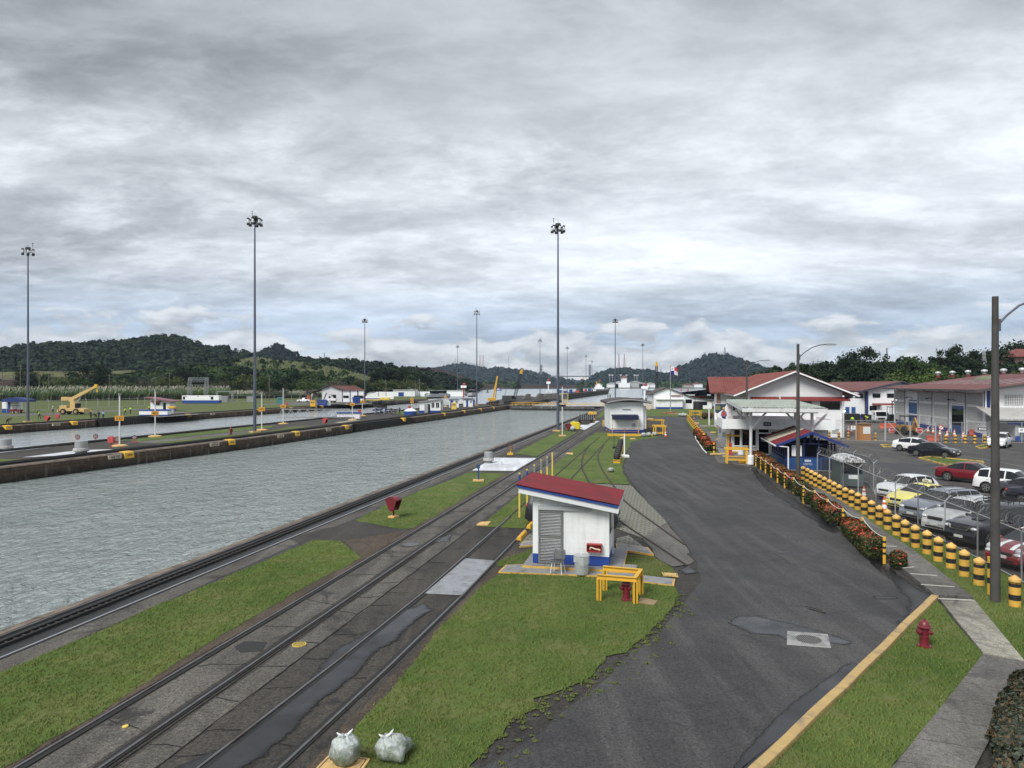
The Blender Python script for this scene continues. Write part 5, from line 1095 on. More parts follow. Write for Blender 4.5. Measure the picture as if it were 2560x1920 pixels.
lamp_pole('nearest thick concrete lamp pole, its arm cut by the frame edge',(2488,1503),rz=R(12))
lamp_pole('concrete lamp pole standing among hedge and bollards by the blue shed',(1995,1208),rz=R(-4))
lamp_pole('farther lamp pole rising behind the gate house poster',loc=Vector(((1867-1280)/1775*83,83,0)),hgt=10.0,rz=R(-4))
 # ---- chain-link fences (real wire)
WIRE=mat('fence_wire',(.14,.145,.15),.5,.6,var=.1);RAZ=mat('razor_wire',(.17,.165,.16),.45,.6,var=.3)
def fence(label,pts,h,pitch,wire,posts,razor=0,arms=0.0,post_r=.03,rail_r=.02,name='chain_link_fence',gate=False):
 t=thing(name,label,'fence',pts[0]);o0=pts[0];pts=[p-o0 for p in pts];mb=MB();pm=[]
 for a,b in zip(pts,pts[1:]):
  d=b-a;L=d.length;dn=d.normalized();k=int((L+h)/pitch)
  for i in range(k):
   x=i*pitch
   for s0,s1 in((x-h,x),(x,x-h)):
    z0,z1=0.0,h;q0,q1=s0,s1
    if q0>q1:
     if q1<0:z1=h*(q0/(q0-q1))if q0>0 else 0;q1=0
     if q0>L:z0=h*((q0-L)/h);q0=L
     if s1>L:continue
    else:
     if q0<0:z0=-q0;q0=0
     if q1>L:z1=h-(q1-L);q1=L
     if s0>L:continue
    if z1-z0<.02:continue
    A2,B2=a+dn*q0+Vector((0,0,z0+.03)),a+dn*q1+Vector((0,0,z1+.03));nn=Vector((-dn.y,dn.x,0))*wire/2;uu=(B2-A2).cross(nn).normalized()*wire/2
    mb.add([A2-nn-uu,A2+nn-uu,A2+uu*1.0,B2-nn-uu,B2+nn-uu,B2+uu],[(0,1,4,3),(1,2,5,4),(2,0,3,5)])
 w_=mb.build('wire_mesh',WIRE,t);mb=MB()
 for a,b in zip(pts,pts[1:]):
  for z in(.04,h):mb.tube([a+Vector((0,0,z)),b+Vector((0,0,z))],rail_r,6)
 mb.build('rails',GALV,t)
 for a,b in zip(pts,pts[1:]):
  L=(b-a).length;k=max(1,round(L/posts))
  for i in range(k+1):
   p=a.lerp(b,i/k);pb=MB();pb.cyl(p.x,p.y,0,h+.05,post_r,n=8)
   if arms:pb.bar((p.x,p.y,h),(p.x+arms,p.y-.05,h+abs(arms)*1.1),post_r*1.2)
   pb.build('post',GALV,t)
 if razor:
  mb=MB();off=Vector((arms*.6,0,h+.26))
  for a,b in zip(pts,pts[1:]):
   L=(b-a).length;n=int(L/.27*12);ps=[]
   for i in range(n):
    s_=i/n;an=i*6.2832/12;r=razor*(1+.14*mnoise.noise(Vector((s_*L*1.3,1,2))));p=a.lerp(b,s_)+off;dn=(b-a).normalized();sd_=Vector((-dn.y,dn.x,0));ps.append(p+sd_*r*math.cos(an)+Vector((0,0,r*math.sin(an)))+dn*.16*math.sin(an*.37))
   mb.tube(ps,.0062,4,cap=False)
  mb.build('razor_coil',RAZ,t)
 return t
fence('tall wire fence with a razor coil between bollards and parked cars',[G(2640,1500),G(2554,1455),G(2444,1396),G(2295,1320),G(2190,1268),G(2108,1222),Vector((23.4,54.4,0))],1.85,.11,.0032,3.0,.25,.25,.034)
fence('short wire fence with a razor coil behind the grey booth',[Vector((26.9,60.5,0)),Vector((25.9,51.6,0)),Vector((24.2,47.5,0))],1.9,.10,.006,3.0,.24,.2)
bo=thing('booth','grey booth with a mottled white curved roof inside the wire fence','booth',Vector((23.9,50.6,0)),LOCK);bo.scale=(.78,.8,.80);mb=MB();mb.box(-.95,.95,-1.6,1.6,.1,2.2);mb.build('body',mat('booth_grey',(.08,.105,.11),.6,var=.15),bo,bevel=.03)
mb=MB();mb.extr([(-1.05,2.2),(1.05,2.2),(1.0,2.4),(.6,2.62),(0,2.7),(-.6,2.62),(-1.0,2.4)],-1.8,1.75);mb.build('roof',mat('booth_roof',(.68,.70,.70),.6,var=.1,dirt=(.10,.10,.10),ds=5,dth=(.44,.58)),bo,smooth=40)
mb=MB();mb.box(-.85,.85,-1.62,-1.6,1.2,2.1);mb.build('window',GLASS,bo)
mb=MB();mb.box(-.3,.5,-1.64,-1.625,.75,1.1);mb.build('notice',WHITEP,bo)
    # === VEHICLES
PAINTS={}
def paint(name,col,metal=.25):return mat('paint_'+name,col,.32,metal,var=.05,vs=2,coat=.6,dirt=tuple(q*.8+.02 for q in col),ds=2,dth=(.5,.8))
TAIL=mat('tail_light',(.32,.012,.015),.25,var=.1);HEAD=mat('head_light',(.55,.57,.58),.12,.3,var=.05);CHROME=mat('chrome',(.5,.5,.5),.2,.9,var=.05);PLATE=mat('plate',(.6,.6,.58),.5)
RIM=mat('rim_alloy',(.34,.345,.35),.35,.7,var=.1);TRIM=mat('trim_black',(.015,.015,.016),.55,var=.1)
PROF={
'sedan':dict(top=[(0,.52),(.012,.80),(.03,.98),(.10,1.03),(.17,1.06),(.30,1.38),(.40,1.46),(.50,1.47),(.57,1.44),(.73,1.03),(.86,.95),(.95,.82),(.985,.66),(1,.48)],belt=.95,g=(.165,.745),side=(.21,.70),pil=(.455,),ws=(.575,.735),rw=(.17,.30)),
'hatch':dict(top=[(0,.55),(.012,.90),(.03,1.02),(.07,1.18),(.12,1.40),(.22,1.50),(.40,1.54),(.52,1.51),(.57,1.46),(.73,1.05),(.88,.96),(.96,.80),(.99,.62),(1,.48)],belt=.97,g=(.04,.745),side=(.13,.70),pil=(.28,.48),ws=(.575,.735),rw=(.045,.12)),
'fast':dict(top=[(0,.55),(.012,.92),(.035,1.08),(.08,1.16),(.20,1.34),(.33,1.46),(.44,1.49),(.54,1.46),(.60,1.39),(.79,1.0),(.90,.88),(.97,.72),(.99,.60),(1,.48)],belt=.95,g=(.08,.80),side=(.17,.76),pil=(.46,),ws=(.60,.79),rw=(.085,.2)),
'suv':dict(top=[(0,.62),(.012,1.0),(.03,1.18),(.06,1.45),(.09,1.62),(.18,1.69),(.40,1.70),(.52,1.68),(.57,1.62),(.70,1.15),(.86,1.07),(.955,.96),(.985,.75),(1,.55)],belt=1.08,g=(.03,.715),side=(.085,.67),pil=(.24,.455),ws=(.575,.705),rw=(.035,.088)),
'boxy':dict(top=[(0,.65),(.010,1.0),(.02,1.2),(.045,1.6),(.07,1.76),(.18,1.81),(.40,1.82),(.50,1.80),(.545,1.74),(.655,1.2),(.86,1.13),(.96,1.06),(.985,.85),(1,.6)],belt=1.13,g=(.02,.67),side=(.06,.625),pil=(.22,.43),ws=(.55,.66),rw=(.022,.065)),
}
def interp(pts,t):
 for(a,b),(c,d)in zip(pts,pts[1:]):
  if t<=c:return b+(d-b)*(t-a)/(c-a)
 return pts[-1][1]
def car(label,loc,head,kind,pm,L=4.4,W=1.76,hs=1.0,wr=.32,cat='car',group='parked cars',rimm=None,extra=None,name='car',trim=True):
 t=thing(name,label,cat,loc,math.atan2(head[1],head[0]),group);pr=PROF[kind];hw=W/2;zs=.21
 xa=(-L*.295,L*.315);ra=wr+.055
 ts=sorted(set([i/46 for i in range(47)]+[.006,.018]+[p+d for p in pr['pil']for d in(-.009,.009)]+[pr['side'][0],pr['side'][1]]+[pr['ws'][0],pr['ws'][1],pr['rw'][0],pr['rw'][1]]+[min(1,max(0,(x+dx_*ra)/L+.5))for x in xa for dx_ in(-1,-.96,-.8,.8,.96,1)]))
 rows=[]
 for u in ts:
  x=(u-.5)*L;zt=interp(pr['top'],u)*hs;zb=min(pr['belt']*hs+.05*(0.5-u)*hs,zt-.03);e=abs(u-.5)*2;f=1-.13*e**7-.10*max(0,(u-.9)/.1)**2-.05*max(0,(.06-u)/.06)**2
  h=hw*f;c=max(0,min((zt-zb-.05)/.4,1));ar=0
  for a in xa:
   if abs(x-a)<ra:ar=math.sqrt(max(ra*ra-(x-a)**2,0))+wr*.98
  z0=max(zs+.07*max(0,(e-.88)/.12),ar);z1=max(zs+.14,ar+.015);z2=max(.50*hs,ar+.03);z3=max(zb-.10,z2+.02)
  zb2=max(zb,z3+.01);zt2=max(zt,zb2+.005)
  rows.append([(x,h*.95,z0),(x,h*.985,min(z1,zb2-.03)),(x,h*1.0,min(z2,zb2-.02)),(x,h*.985,min(z3,zb2-.01)),(x,h*.945,zb2),(x,h*(.90-.20*c),zt2-.055*c-.012),(x,h*(.62-.12*c),zt2-.008),(x,0,zt2)])
 body=MB();gl=MB();n=8;V=[p for r in rows for p in r]+[(p[0],-p[1],p[2])for r in rows for p in r];off=len(rows)*n;body.v=V;gl.v=list(V)
 for i in range(len(rows)-1):
  um=(ts[i]+ts[i+1])/2;inpil=any(abs(um-p)<.0095 for p in pr['pil'])
  for k in range(n-1):
   g=(k==4 and pr['side'][0]<um<pr['side'][1]and not inpil)or(k>=5 and(pr['ws'][0]<um<pr['ws'][1]or pr['rw'][0]<um<pr['rw'][1]))
   q=(i*n+k,(i+1)*n+k,(i+1)*n+k+1,i*n+k+1);q2=tuple(off+j for j in reversed(q))
   for tgt in((gl,)if g else(body,)):tgt.f+=[q2,q];tgt.mi+=[1 if(k==0 and trim)else 0]*2
 for i,flip in((0,0),(len(rows)-1,1)):
  ring=[i*n+k for k in range(n)]+[off+i*n+k for k in range(n-2,-1,-1)];body.f.append(tuple(ring if flip else reversed(ring)));body.mi.append(0)
 for u in(*pr['pil'],pr['side'][1]+.03):
  ir=min(range(len(ts)),key=lambda q:abs(ts[q]-u));sm2=MB()
  for s_ in(-1,1):sm2.tube([(p[0],s_*p[1]*1.002,p[2])for p in rows[ir][0:5]],.008,4)
  sm2.build('door_seam',TRIM,t)
 b=body.build('body',[pm,TRIM],t,smooth=42);gl.build('windows',GLASS,t,smooth=30)
 ub=MB();ub.box(-L*.47,L*.47,-hw*.80,hw*.80,.18,.62*hs);ub.build('underbody',RUBBER,t)
 for a in xa:
  for s_ in(-1,1):
   M=Matrix.Rotation(R(90)*s_*-1,4,'X');wm=MB();tw=.21;wm.lathe([(wr*.62,tw/2),(wr*.93,tw/2),(wr,tw/2-.03),(wr,-tw/2+.03),(wr*.93,-tw/2),(wr*.6,-tw/2)],26,a,s_*(hw-.11),wr,M=M,cap=True);w_=wm.build('wheel',RUBBER,t,smooth=40)
   rm=MB();y=s_*(hw-.11+tw/2+.004);rm.lathe([(wr*.66,-.02),(wr*.66,.004),(wr*.58,.006),(wr*.56,-.03),(.02,-.03)],24,a,y,wr,M=M)
   for q in range(5):an=q*1.2566+a;rm.bar((a+.03*math.cos(an),y+s_*.002,wr+.03*math.sin(an)),(a+wr*.60*math.cos(an),y+s_*.002,wr+wr*.60*math.sin(an)),.055,.02,up=(0,1,0))
   rm.build('rim',rimm or RIM,w_)
 zf=interp(pr['top'],.95)*hs
 for s_ in(-1,1):
  hm=MB();hm.ell((L*.467,s_*hw*.66,zf-.16),(.14,.17,.075),12,8);hm.build('headlight',HEAD,t,smooth=60)
  tm=MB();tm.ell((-L*.478,s_*hw*.74,pr['belt']*hs-.10),(.10,.16,.085 if kind!='boxy' else .15),12,8);tm.build('taillight',TAIL,t,smooth=60)
  mm=MB();mx=(pr['side'][1]-.5)*L-.05;mm.ell((mx,s_*(hw+.07),pr['belt']*hs+.06),(.07,.11,.075),10,8);mm.build('mirror',pm,t,smooth=60)
  dm=MB()
  for p in pr['pil']:dm.box((p-.5)*L-.16,(p-.5)*L-.02,s_*hw*.98-.012,s_*hw*.98+.012,pr['belt']*hs-.17,pr['belt']*hs-.145)
  dm.build('door_handle',CHROME,t)
 gm=MB();gm.box(L*.44,L*.497,-hw*.42,hw*.42,zf-.25,zf-.12);gm.box(L*.44,L*.502,-hw*.55,hw*.55,.30,.40);gm.build('grille',TRIM,t,bevel=.02)
 pm_=MB();pm_.box(L*.49,L*.507,-.2,.2,.44,.55);pm_.build('number_plate',PLATE,t);pm_=MB();pm_.box(-L*.507,-L*.49,-.2,.2,.68,.79);pm_.build('number_plate',PLATE,t)
 if extra:extra(t,L,hw,pr,hs)
 return t
def along(rear,front,wb):
 return(front-rear).normalized()
def place(rear_px,front_px,L,W,seen):
 """seen: 'right' when we look at the car's right-hand wheels"""
 a,b=G(*rear_px),G(*front_px);h=(b-a).normalized();mid=(a+b)/2;side=Vector((-h.y,h.x,0))if seen=='right' else Vector((h.y,-h.x,0));return mid+side*(W/2-.1)-h*L*.01,h
def from_bumper(px,h,L):return G(*px)-Vector((h[0],h[1],0))*L/2,h
WHITE=paint('white',(.70,.71,.72),0);BLACKP=paint('black',(.012,.012,.018),.3);RED=paint('red',(.20,.012,.022),.4);DGREY=paint('dark_grey',(.055,.055,.068),.5);NAVYP=paint('navy',(.020,.020,.034),.4);SILVER=paint('silver',(.50,.51,.51),.35);YELLOW=paint('taxi',(.74,.66,.16),0);BGREY=paint('blue_grey',(.22,.24,.285),.35);LSIL=paint('light_silver',(.64,.655,.67),.2)
l,h=place((2293,1140.5),(2361,1146),4.45,1.72,'right');HB=h
car('black saloon beside the grass traffic island, parked by the white hatchback',l,h,'sedan',BLACKP,4.45,1.72)
car('white fastback parked half behind the black saloon',G(2249,1127)+h*1.35+Vector((-h.y,h.x,0))*.75,h,'fast',WHITE,4.45,1.74)
car('dark red saloon parked between the traffic island and the white crossover',G(2368,1202)+h*1.36+Vector((-h.y,h.x,0))*.8,h,'sedan',RED,4.55,1.76,1.0,.33)
def roofrails(t,L,hw,pr,hs):
 for s_ in(-1,1):mb=MB();mb.tube([(-L*.36,s_*hw*.68,1.68*hs),(-L*.3,s_*hw*.68,1.74*hs),(L*.02,s_*hw*.66,1.74*hs),(L*.06,s_*hw*.66,1.67*hs)],.018,6);mb.build('roof_rail',TRIM,t)
car('white crossover with black lower trim right behind the near concrete pole',G(2464,1231)+h*1.3+Vector((-h.y,h.x,0))*.8,h,'suv',WHITE,4.25,1.8,.94,.34)
car('dark grey saloon with chrome window line at the frame edge',G(2519,1248)+h*1.4+Vector((-h.y,h.x,0))*.8,h,'sedan',DGREY,4.7,1.82,1.0,.33)
car('dark navy saloon cut by the frame edge, its red tail light showing',G(2556,1264)+h*1.4+Vector((-h.y,h.x,0))*.8,h,'sedan',NAVYP,4.7,1.82,1.0,.33)
l,h2=place((2539,1113),(2501,1124),4.5,1.85,'left')
car('white sport utility car facing us by the little kerbed island',l,h2,'suv',WHITE,4.5,1.85,.98,.35)
car('pale silver hatchback at the frame edge beside the white utility car',l+Vector((2.7,-8.5,0)),h2,'hatch',LSIL,4.0,1.72,1.0)
fr,rr=G(2390,1354),G(2510,1342);HR=(fr-rr).normalized()
def rack(t,L,hw,pr,hs):
 mb=MB()
 for s_ in(-1,1):
  mb.bar((-L*.35,s_*hw*.62,1.93),(L*.02,s_*hw*.62,1.93),.03);mb.bar((-L*.35,s_*hw*.62,2.06),(L*.02,s_*hw*.62,2.06),.025)
  for i in range(6):mb.bar((-L*.35+i*L*.074,s_*hw*.62,1.80),(-L*.35+i*L*.074,s_*hw*.62,2.06),.02)
 for i in range(9):mb.bar((-L*.35+i*L*.046,-hw*.62,1.93),(-L*.35+i*L*.046,hw*.62,1.93),.02)
 for x in(-L*.35,L*.02):mb.bar((x,-hw*.62,2.06),(x,hw*.62,2.06),.025)
 mb.build('roof_rack',TRIM,t)
 mb=MB();mb.box(L*.20,L*.28,-.22,.22,1.13,1.17);mb.build('bonnet_scoop',TRIM,t,bevel=.02)
 mb=MB();mb.bar((L*.49,-.52,.98),(L*.505,-.38,.80),.05);mb.bar((L*.505,-.38,.80),(L*.505,.38,.80),.04);mb.bar((L*.505,.38,.80),(L*.49,.52,.98),.05);mb.build('grille_frame',CHROME,t)
sideL=Vector((HR.y,-HR.x,0))
car('black off-road car with a roof rack behind the wire fence',fr-HR*(4.75*.315)-sideL*.82,HR,'boxy',BLACKP,4.75,1.86,.97,.385,extra=rack)
cx=fr-HR*(4.75*.315)-sideL*.82;nxt=Vector((UX,UY,0))
car('silver grey utility car between the black off-roader and the blue-grey one',cx+nxt*2.75+HR*.25,HR,'suv',SILVER,4.4,1.82,.98,.35,extra=roofrails)
car('dark blue-grey utility car beside the yellow taxi',cx+nxt*5.75+HR*.35,HR,'suv',BGREY,4.5,1.84,.97,.35,extra=roofrails)
def taxisign(t,L,hw,pr,hs):
 mb=MB();mb.extr([(-.28,1.52),(.28,1.52),(.24,1.68),(-.24,1.68)],-.07-.3,.07-.3,axis='x');o=mb.build('taxi_sign',mat('sign_pale',(.62,.62,.50),.5),t,bevel=.02)
 text('TAXI',.15,TRIM,t,Matrix.Translation((-.22,0,1.60))@Matrix.Rotation(R(90),4,'Z')@Matrix.Rotation(R(90),4,'X'))
car('yellow taxi with a roof sign between white hatchback and blue-grey car',cx+nxt*9.1+HR*.1,HR,'sedan',YELLOW,4.3,1.7,1.0,.31,extra=taxisign)
car('silver white hatchback at the far end of the row behind the wire fence',cx+nxt*12.6-HR*.2,HR,'hatch',LSIL,3.85,1.72,1.0,.31)
def stripes(t,L,hw,pr,hs):
 for y in(-.28,.28):
  mb=MB();V=[]
  for i in range(8):
   u=.745+i*.03;x=(u-.5)*L;z=interp(pr['top'],u)*hs+.006;V+=[(x,y-.09,z),(x,y+.09,z)]
  mb.add(V,[(2*i,2*i+1,2*i+3,2*i+2)for i in range(7)]);mb.build('stripe',WHITE,t)
 for y in(-.58,.58):mb=MB();mb.ell((L*.455,y,.74),(.10,.15,.15),16,10);mb.build('round_light',HEAD,t,smooth=60)
 mb=MB();V=[]
 us=[.13,.2,.3,.4,.5,.56]
 for u in us:x=(u-.5)*L;z=interp(pr['top'],u)*hs+.008;V+=[(x,-hw*.50,z),(x,hw*.50,z)]
 mb.add(V,[(2*i,2*i+1,2*i+3,2*i+2)for i in range(len(us)-1)]);mb.build('white_roof',WHITE,t)
car('small red car with white bonnet stripes and round lights by the pole',G(2462,1412)-HR*1.95-sideL*.65,HR,'hatch',paint('mini',(.19,.014,.022),.1),3.85,1.72,.95,.31,extra=stripes)
car('dark grey utility car hidden behind the hut, its red tail light showing',Vector((3.15,36.6,0)),(math.cos(ALPHA+.03),-math.sin(ALPHA+.03)),'suv',paint('suv_grey',(.03,.03,.034),.4),4.75,1.86,1.0,.36)
   # === BUILDINGS ON THE RIGHT
m,n,tc=new_mat('tile_roof')
wv=n.a('ShaderNodeTexWave',{'Vector':tc,'Scale':1.0},wave_type='BANDS',bands_direction='X').outputs[1]
c=n.mix(n.ramp(n.m('ADD',n.noise(tc,.7,7,.65),n.m('MULTIPLY',n.noise(tc,6,3,.6),.3)),[(.5,0.0),(.85,1.0)]),(.135,.034,.029),(.205,.066,.054))
c=n.mix(n.ramp(n.noise(tc,.35,6,.7),[(.58,0.0),(.7,.7)]),c,(.06,.03,.028));out(n,c,.8);TILE=m
m,n,tc=new_mat('sheet_roof')
c=n.mix(n.ramp(n.noise(n.a('ShaderNodeMapping',{'Vector':tc,'Scale':(.25,1,1)}).outputs[0],.6,7,.65),[(.4,0.0),(.75,1.0)]),(.105,.034,.033),(.175,.072,.065))
c=n.mix(n.m('MULTIPLY',n.ramp(n.noise(tc,2.5,5,.6),[(.55,0.0),(.7,1.0)]),.5),c,(.10,.045,.045));out(n,c,.6);SHEETR=m
WALLP=mat('wall_white',(.70,.715,.73),.7,var=.06,vs=.5,dirt=(.40,.40,.40),ds=.55,dth=(.52,.85))
SIDING=mat('siding_white',(.62,.63,.64),.6,var=.05);VENTG=mat('vent_slot',(.055,.058,.06),.8);DOORB=mat('door_blue',(.022,.075,.24),.5,var=.15,vs=2);AWNR=mat('awning_red',(.18,.026,.024),.6,var=.12,vs=1.2)
STEELW=mat('white_steel',(.58,.60,.60),.5,var=.1,vs=1.5,dirt=(.30,.27,.24),ds=2,dth=(.55,.8))
def gable(mb,x0,x1,y0,y1,ze,za,th=.16,mi=0,corr=0,xm=None):
 """pitched roof, ridge along y; corr: corrugation pitch along y"""
 xm=(x0+x1)/2 if xm is None else xm
 k=max(1,int((y1-y0)/corr))if corr else 1
 for(xa,za_,xb,zb_)in((x0,ze,xm,za),(xm,za,x1,ze)):
  V=[];cols=k*2 if corr else 1
  for i in range(cols+1):
   y=y0+(y1-y0)*i/cols;dz=(.05 if i%2 else 0.0)if corr else 0
   V+=[(xa,y,za_+dz),(xb,y,zb_+dz)]
  mb.add(V,[(2*i,2*i+1,2*i+3,2*i+2)for i in range(cols)],mi)
  mb.add([(xa,y0,za_-th),(xb,y0,zb_-th),(xb,y1,zb_-th),(xa,y1,za_-th),(xa,y0,za_-.01),(xb,y0,zb_-.01),(xb,y1,zb_-.01),(xa,y1,za_-.01)],[(3,2,1,0),(0,1,5,4),(2,3,7,6),(0,4,7,3),(1,2,6,5)],mi)
def window(parent,x0,x1,y,z0,z1,panes=2,fm=None,name='window',bars=0):
 mb=MB();f=.06;mb.box(x0,x1,y-.05,y+.02,z0,z0+f);mb.box(x0,x1,y-.05,y+.02,z1-f,z1);mb.box(x0,x0+f,y-.05,y+.02,z0+f,z1-f);mb.box(x1-f,x1,y-.05,y+.02,z0+f,z1-f)
 for i in range(1,panes):x=x0+(x1-x0)*i/panes;mb.box(x-.025,x+.025,y-.045,y+.02,z0+f,z1-f)
 w_=mb.build(name,fm or TRIM,parent);mb=MB();mb.box(x0+f,x1-f,y-.02,y+.012,z0+f,z1-f);mb.build('pane',GLASS,w_);return w_
def awning(parent,x0,x1,y,z,out_=.9,drop=.5,m=None):
 mb=MB();k=int((x1-x0)/.25)
 for i in range(k):
  a,b=x0+(x1-x0)*i/k,x0+(x1-x0)*(i+1)/k;d=.015*(i%2);mb.add([(a,y,z),(b,y,z),(b,y-out_,z-drop+d),(a,y-out_,z-drop+d),(a,y-out_,z-drop-.09),(b,y-out_,z-drop-.09)],[(3,2,1,0),(4,5,2,3)])
 mb.add([(x0,y,z),(x0,y-out_,z-drop),(x0,y-out_,z-drop-.09),(x0,y,z-drop)],[(0,1,2,3)]);mb.add([(x1,y,z),(x1,y-out_,z-drop),(x1,y-out_,z-drop-.09),(x1,y,z-drop)],[(3,2,1,0)])
 return mb.build('awning',m or AWNR,parent)
  # ---- big white gabled hall
O=Vector((44.4-12.4*math.cos(ALPHA),95.4+12.4*math.sin(ALPHA),0));BW=12.4
hall=thing('gabled_hall','large white hall with a red tiled gable roof behind the gate house','building',O,LOCK)
mb=MB();mb.extr([(0,0),(BW,0),(BW,6.1),(BW/2,8.75),(0,6.1)],0,40);mb.build('wall',WALLP,hall)
mb=MB()
for i in range(13):
 z=5.55+i*.22;hw_=BW/2 if z<6.1 else max(.1,BW/2*(8.75-z)/2.65);hw2=BW/2 if z+.2<6.1 else max(.05,BW/2*(8.75-z-.2)/2.65);mb.add([(BW/2-hw_,-.05,z),(BW/2+hw_,-.05,z),(BW/2+hw2,-.015,z+.22),(BW/2-hw2,-.015,z+.22)],[(0,1,2,3)]);mb.add([(BW/2-hw_,-.05,z),(BW/2+hw_,-.05,z),(BW/2+hw_,0,z),(BW/2-hw_,0,z)],[(3,2,1,0)])
mb.build('gable_siding',SIDING,hall)
mb=MB();gable(mb,-1.75,BW+1.75,-1.5,41,5.72,9.0,.12,0,.34);mb.build('roof',TILE,hall)
mb=MB();xm=BW/2
for xa in(-1.75,BW+1.75):mb.bar((xa,-1.5,5.58),(xm,-1.5,8.86),.07,.19)
mb.build('verge_board',WHITEP,hall)
mb=MB();mb.bar((-1.8,-1.4,5.62),(-1.8,41,5.62),.14,.14);mb.bar((BW+1.8,-1.4,5.62),(BW+1.8,41,5.62),.14,.14);mb.build('gutter',LGREY,hall)
mb=MB();mb.tube([(BW+1.7,-1.2,5.6),(BW+.12,-.14,5.0),(BW+.12,-.14,0)],.06,8);mb.build('downpipe',WHITEP,hall)
awning(hall,.6,4.3,-.02,5.45,.9,.45);awning(hall,4.55,13.2,-.02,5.45,.9,.45)
window(hall,.9,4.2,-.01,3.9,4.95,3);window(hall,9.6,12.1,-.01,3.75,5.0,2);window(hall,6.4,8.6,-.01,3.9,4.95,2,WHITEP)
for x0 in(8.2,8.9,9.6):
 mb=MB()
 for i in range(14):mb.obox((x0+.3,-.03,.9+i*.14),(.28,0,0),(0,.03,-.02),(0,.004,.006))
 mb.build('louvre_panel',LGREY,hall)
mb=MB()
for i in range(7):mb.obox((11.5,-.03,.55+i*.1),(.45,0,0),(0,.03,-.02),(0,.004,.006))
mb.build('louvre_panel',LGREY,hall)
mb=MB();mb.box(-.02,1.4,-2.4,-.06,2.6,3.5);mb.box(-.02,6.0,-2.4,-.06,2.5,2.6);mb.build('balcony',WHITEP,hall)
wing=thing('tiled_wing','lower white wing with a red tile roof left of the large hall','building',P(1796,960,113)*1,LOCK);wing.location.z=0
mb=MB();mb.box(0,7.5,0,9,0,5.9);mb.build('wall',WALLP,wing)
mb=MB();ze,zr_=5.85,8.35
k=60;V=[]
for i in range(k+1):x=-1.4+10.4*i/k;dz=.09*(i%2);V+=[(x,-1.5,ze+dz),(x,4.5,zr_+dz),(x,10.5,ze+dz)]
mb.add(V,[(3*i,3*i+3,3*i+4,3*i+1)for i in range(k)]+[(3*i+1,3*i+4,3*i+5,3*i+2)for i in range(k)])
mb.add([(-1.4,-1.5,ze-.15),(9,-1.5,ze-.15),(9,-1.5,ze),(-1.4,-1.5,ze),(-1.4,4.5,zr_-.15),(-1.4,10.5,ze-.15),(-1.4,4.5,zr_),(-1.4,10.5,ze)],[(0,1,2,3),(4,0,3,6),(5,4,6,7)]);mb.build('roof',TILE,wing)
mb=MB();mb.add([(-.4,-.2,5.7),(-.4,9.2,5.7),(-.4,4.5,7.9)],[(0,1,2)])
for i in range(6):mb.bar((-.8,.3+i*1.0,6.05+min(i,5-i)*.0),(-.8,.3+i*1.0,6.0+1.6*(1-abs(i-3.5)/4)),.1)
mb.build('gable_end',TRIM,wing)
window(wing,1.6,4.4,-.01,3.0,4.7,3);window(wing,4.7,6.6,-.01,3.0,4.7,2);mb=MB();mb.box(-.25,.25,-.3,.3,0,5.8);mb.build('brick_column',mat('brick_pink',(.32,.17,.13),.8,var=.2),wing)
 # ---- second hall behind
O2=Vector((75.2,150,0));sh=thing('second_hall','white two-storey hall with red sheet roof, seen between tiled hall and warehouse','building',O2,LOCK);SW=12.5
mb=MB();mb.extr([(0,0),(SW,0),(SW,6.0),(SW/2,7.4),(0,6.0)],0,60);mb.build('wall',WALLP,sh)
mb=MB();gable(mb,-1.8,SW+1.6,-1.2,60,5.75,7.75,.12,0,.5);mb.build('roof',SHEETR,sh)
mb=MB()
for xa in(-1.8,SW+1.6):mb.bar((xa,-1.2,5.62),(SW/2,-1.2,7.62),.08,.22)
mb.build('verge_board',mat('fascia_navy',(.03,.04,.07),.5),sh)
for x in(.9,3.7,6.4,9.2):window(sh,x,x+1.5,-.01,4.3,5.2,2)
awning(sh,.8,9.6,-.02,3.15,1.2,.3)
mb=MB();mb.box(2.2,9.0,-2.2,-.02,.5,2.75);mb.build('porch',WALLP,sh);mb=MB();mb.box(2.15,9.0,-2.25,-2.2,0,.55);mb.box(-.03,2.1,-.06,-.02,0,.7);mb.build('blue_base',BLUEP,sh)
window(sh,.3,1.7,-.01,1.6,2.6,2)
mb=MB();mb.box(-.35,.05,-.1,.3,0,5.7);mb.build('corner_post',mat('post_navy',(.015,.03,.13),.5),sh)
mb=MB();mb.box(-4.8,-.4,1,9,0,5.4);mb.build('side_wall',WALLP,sh)
for x in(-4.2,-3.0):mb=MB();mb.box(x,x+.8,.93,1.0,.1,2.3);mb.build('door',DOORB,sh)
window(sh,-4.4,-2.7,.99,4.2,5.1,2);window(sh,-2.3,-.7,.99,4.2,5.1,2);mb=MB();mb.box(-4.82,-.4,.95,1.0,0,.7);mb.build('blue_base',BLUEP,sh)
